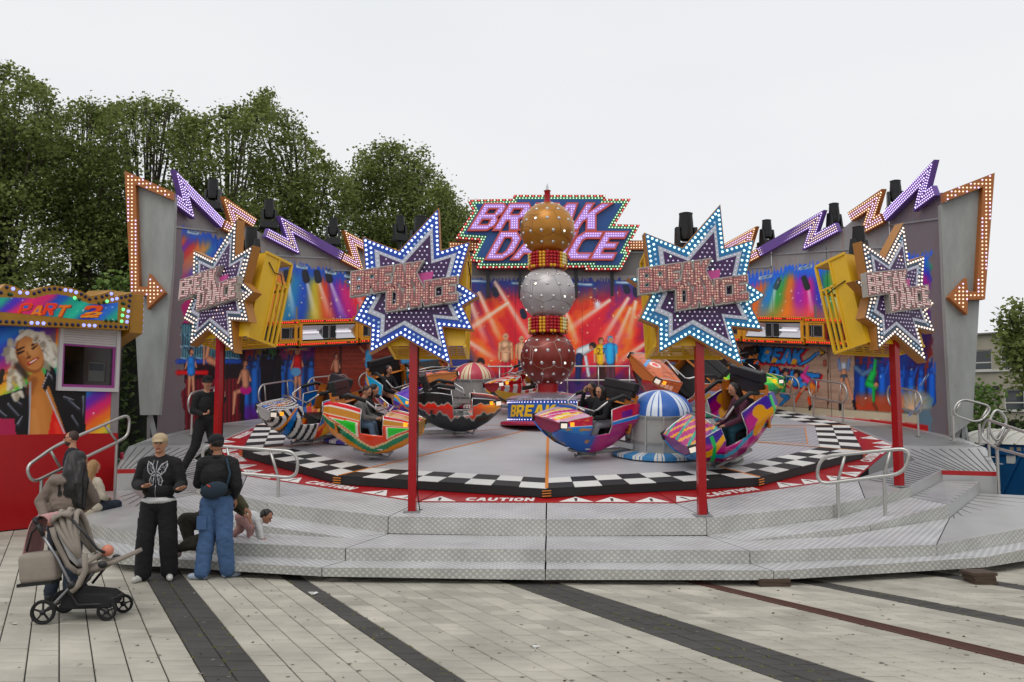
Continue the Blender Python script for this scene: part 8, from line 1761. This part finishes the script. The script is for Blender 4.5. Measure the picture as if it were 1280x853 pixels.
# ================================================================== PRAM
P = atz(53, 781, 0); pr = thing('pram', 'grey beige pram with pink blanket on the handle and a bag hanging behind', 'pram', P, rad(8)); M_TYRE = mat('tyre', '131314', .8); M_PFR = mat('pram frame black', '141416', .4); M_PAL = mat('pram aluminium', '8a8a8c', .3, .8); M_PFAB = cl('pram fabric', '8f857a'); M_PFABL = cl('pram inlay', 'b4b2b0')
def wheel(x, y, r):
    w = bpy.data.objects.new('wheel', None); COL.objects.link(w); w.parent = pr; w.location = (x, y, r); R90 = Matrix.Rotation(rad(90), 4, 'X')
    MB(R90).lathe([(r * .82, -.02), (r * .96, -.018), (r, 0), (r * .96, .018), (r * .82, .02), (r * .8, 0)], 28, capb=False, capt=False).build('tyre', M_TYRE, w, smooth=True)
    MB(R90).lathe([(r * .72, -.012), (r * .84, -.012), (r * .84, .012), (r * .72, .012)], 28, capb=False, capt=False).build('rim', M_PFR, w, smooth='auto')
    s = MB()
    for k in range(5): a = rad(72 * k + 18); s.bar((0, 0, 0), (r * .78 * math.cos(a), 0, r * .78 * math.sin(a)), .014, .02, up=(0, 1, 0))
    s.ball((0, -.012, 0), (.03, .02, .03), 10, 6); s.build('spokes', M_PFR, w)
for x, y, r in ((0, 0, .118), (.02, .5, .118), (.56, .08, .095), (.62, .42, .095)): wheel(x, y, r)
for y in (.03, .47):
    fr_ = MB(); fr_.tube([(0, y, .118), (.1, y, .2), (.24, y, .36), (.1, y, .62), (-.04, y, .84)], .015, 8)
    fr_.build('side_frame', M_PAL, pr, smooth=True)
fb = MB()
for y in (.03, .47): fb.tube([(.26, y, .38), (.22, y, .3), (.3, y, .17), (.5, y + (.25 - y) * .2, .16), (.58, .08 if y < .2 else .42, .2)], .017, 8); fb.tube([(-.04, y, .84), (-.07, y, .9), (-.1, y, .95)], .02, 8); fb.tube([(.56, .08 if y < .2 else .42, .1), (.56, .08 if y < .2 else .42, .22)], .016, 7); fb.ball((.24, y, .36), (.045, .03, .045), 10, 8); fb.ball((.52, y, .55), (.045, .025, .035), 10, 8)
fb.tube([(0, .02, .118), (0, .48, .118)], .012, 7); fb.tube([(.58, .08, .2), (.66, .25, .22), (.58, .42, .2)], .016, 8); fb.tube([(.3, .08, .24), (.55, .1, .19)], .016, 7); fb.tube([(.3, .42, .24), (.55, .4, .19)], .016, 7); fb.tube([(.3, .05, .3), (.44, .05, .48)], .014, 7); fb.tube([(.3, .45, .3), (.44, .45, .48)], .014, 7)
fb.build('chassis', M_PFR, pr, smooth=True); MB().tube([(-.1, .03, .95), (-.13, .03, 1.0), (-.13, .47, 1.0), (-.1, .47, .95)], .02, 8).build('handle', M_PFR, pr, smooth=True)
bk = MB(); pl = [(.12, .12), (.6, .12), (.62, .2), (.55, .25), (.14, .3)]; bk.prism([pl], .06, .44, lambda a, b_, d: V3(a, d, b_)); o = bk.build('basket', cl('black mesh', '1a1a1c'), pr); md = o.modifiers.new('b', 'BEVEL'); md.width = .02; md.segments = 2
def shell(name, prof, y0, y1, m, th=.035, bulge=.04):
    b = MB(); n = len(prof); ny = 7; vs = []
    for j in range(ny): f = j / (ny - 1); y = y0 + (y1 - y0) * f; k = bulge * (1 - (2 * f - 1) ** 2); vs += [(p[0] - k * p[2], y, p[1] - k * p[3]) for p in prof]
    b.add(vs, [(j * n + i, j * n + i + 1, (j + 1) * n + i + 1, (j + 1) * n + i) for j in range(ny - 1) for i in range(n - 1)]); o = b.build(name, m, pr, smooth=True); q = o.modifiers.new('t', 'SOLIDIFY'); q.thickness = th; return o
shell('seat_back', [(.04, .92, .6, .4), (.07, .82, 1, .2), (.14, .68, 1, .2), (.2, .56, 1, .3), (.28, .5, .3, 1)], .09, .41, M_PFAB, .05); shell('seat_pad', [(.08, .9, 1, 0), (.15, .76, 1, 0), (.21, .63, 1, 0), (.28, .56, 0, 1)], .12, .38, M_PFABL, .04)
shell('seat_base', [(.26, .5, 0, 1), (.4, .53, 0, 1), (.5, .56, 0, .5)], .09, .41, M_PFAB, .05); shell('leg_rest', [(.46, .55, 0, 0), (.6, .58, 0, 0), (.78, .66, 0, 0)], .1, .4, M_PFAB, .04); MB().ball((.16, .25, .82), (.05, .12, .1), 14, 10).build('headrest', mat('white padding', 'd0d0d2', .7), pr, smooth=True)
def arch(x0, z0, x1, z1, rr, m, name, r=.013):
    pts = []
    for k in range(13): a = math.pi * k / 12; y = .25 - .2 * math.cos(a); s_ = math.sin(a); pts.append((x0 + (x1 - x0) * s_, y, z0 + (z1 - z0) * s_))
    MB().tube(pts, r, 7).build(name, m, pr, smooth=True)
for i, (x1, z1) in enumerate(((-.02, 1.0), (.04, 1.05), (.12, 1.07), (.2, 1.05))): arch(.3, .62, x1, z1, .2, M_PFAB, 'canopy_hoop', .028)
shell('canopy', [(-.01, .96, .5, .3), (.03, 1.02, .3, .5), (.1, 1.05, 0, .6), (.19, 1.03, -.3, .5)], .08, .42, M_PFAB, .03, -.03); arch(.34, .55, .5, .66, .2, M_PFAB, 'bumper_bar', .026); MB().tube([(.34, .05, .66), (.36, .045, .5), (.3, .04, .36), (.24, .035, .3)], .03, 8).build('side_bumper', M_PFAB, pr, smooth=True)
MB().tube([(.2, .06, 1.0), (.36, .06, .82), (.46, .05, .7), (.53, .06, .66)], .014, 7).build('canopy_frame', M_PFR, pr, smooth=True)
bag = thing('changing_bag', 'grey beige changing bag hanging behind the pram seat', 'bag', pr.location + V3(-.1, .1, .36)); q = MB(); q.box((0, 0, .17), (.36, .2, .3), Matrix.Rotation(rad(-6), 3, 'Y')); o = q.build('bag_body', M_PFAB, bag, smooth=True); md = o.modifiers.new('b', 'BEVEL'); md.width = .06; md.segments = 4; MB().box((0, 0, .02), (.34, .2, .03), Matrix.Rotation(rad(-6), 3, 'Y')).build('bag_base', M_BLK, bag); MB().tube([(-.14, 0, .32), (-.1, 0, .5), (-.02, 0, .58), (.08, 0, .5), (.14, 0, .3)], .012, 6).build('bag_strap', M_PFR, bag, smooth=True)
def drape(name, label, at, pts, w, m, cat):
    t = thing(name, label, cat, at); n = len(pts); ny = 12; vs = []
    for j in range(ny): f = j / (ny - 1); vs += [(p[0] + .018 * math.sin(j * 1.9 + i * .8), (f - .5) * w * (1 + .12 * i / n), p[1] + .012 * math.sin(j * 2.3 + i)) for i, p in enumerate(pts)]
    b = MB(); b.add(vs, [(j * n + i, j * n + i + 1, (j + 1) * n + i + 1, (j + 1) * n + i) for j in range(ny - 1) for i in range(n - 1)]); o = b.build('cloth', m, t, smooth=True); q = o.modifiers.new('t', 'SOLIDIFY'); q.thickness = .012; s_ = o.modifiers.new('s', 'SUBSURF'); s_.levels = s_.render_levels = 1; return t
drape('blanket', 'pink blanket draped over the pram handle', pr.location + V3(-.16, .28, .62), [(.14, .3), (.1, .38), (.02, .42), (-.06, .38), (-.09, .25), (-.1, .1), (-.12, -.02)], .34, cl('pink fleece', 'b88a88'), 'blanket')
drape('muslin', 'white spotted cloth tucked under the pink blanket', pr.location + V3(-.06, .28, .62), [(.06, .3), (.04, .2), (.05, .08), (.08, .0)], .3, mat('spotted muslin', 'a8a0a8', .9, noise=.4, nscale=60), 'cloth')
bl_ = thing('ball', 'small peach coloured ball lying on the pram leg rest', 'ball', pr.location + V3(.5, .22, .62)); MB().ball((0, 0, .05), .058, 20, 14).build('ball_skin', mat('peach rubber', 'c87a62', .5), bl_, smooth=True)
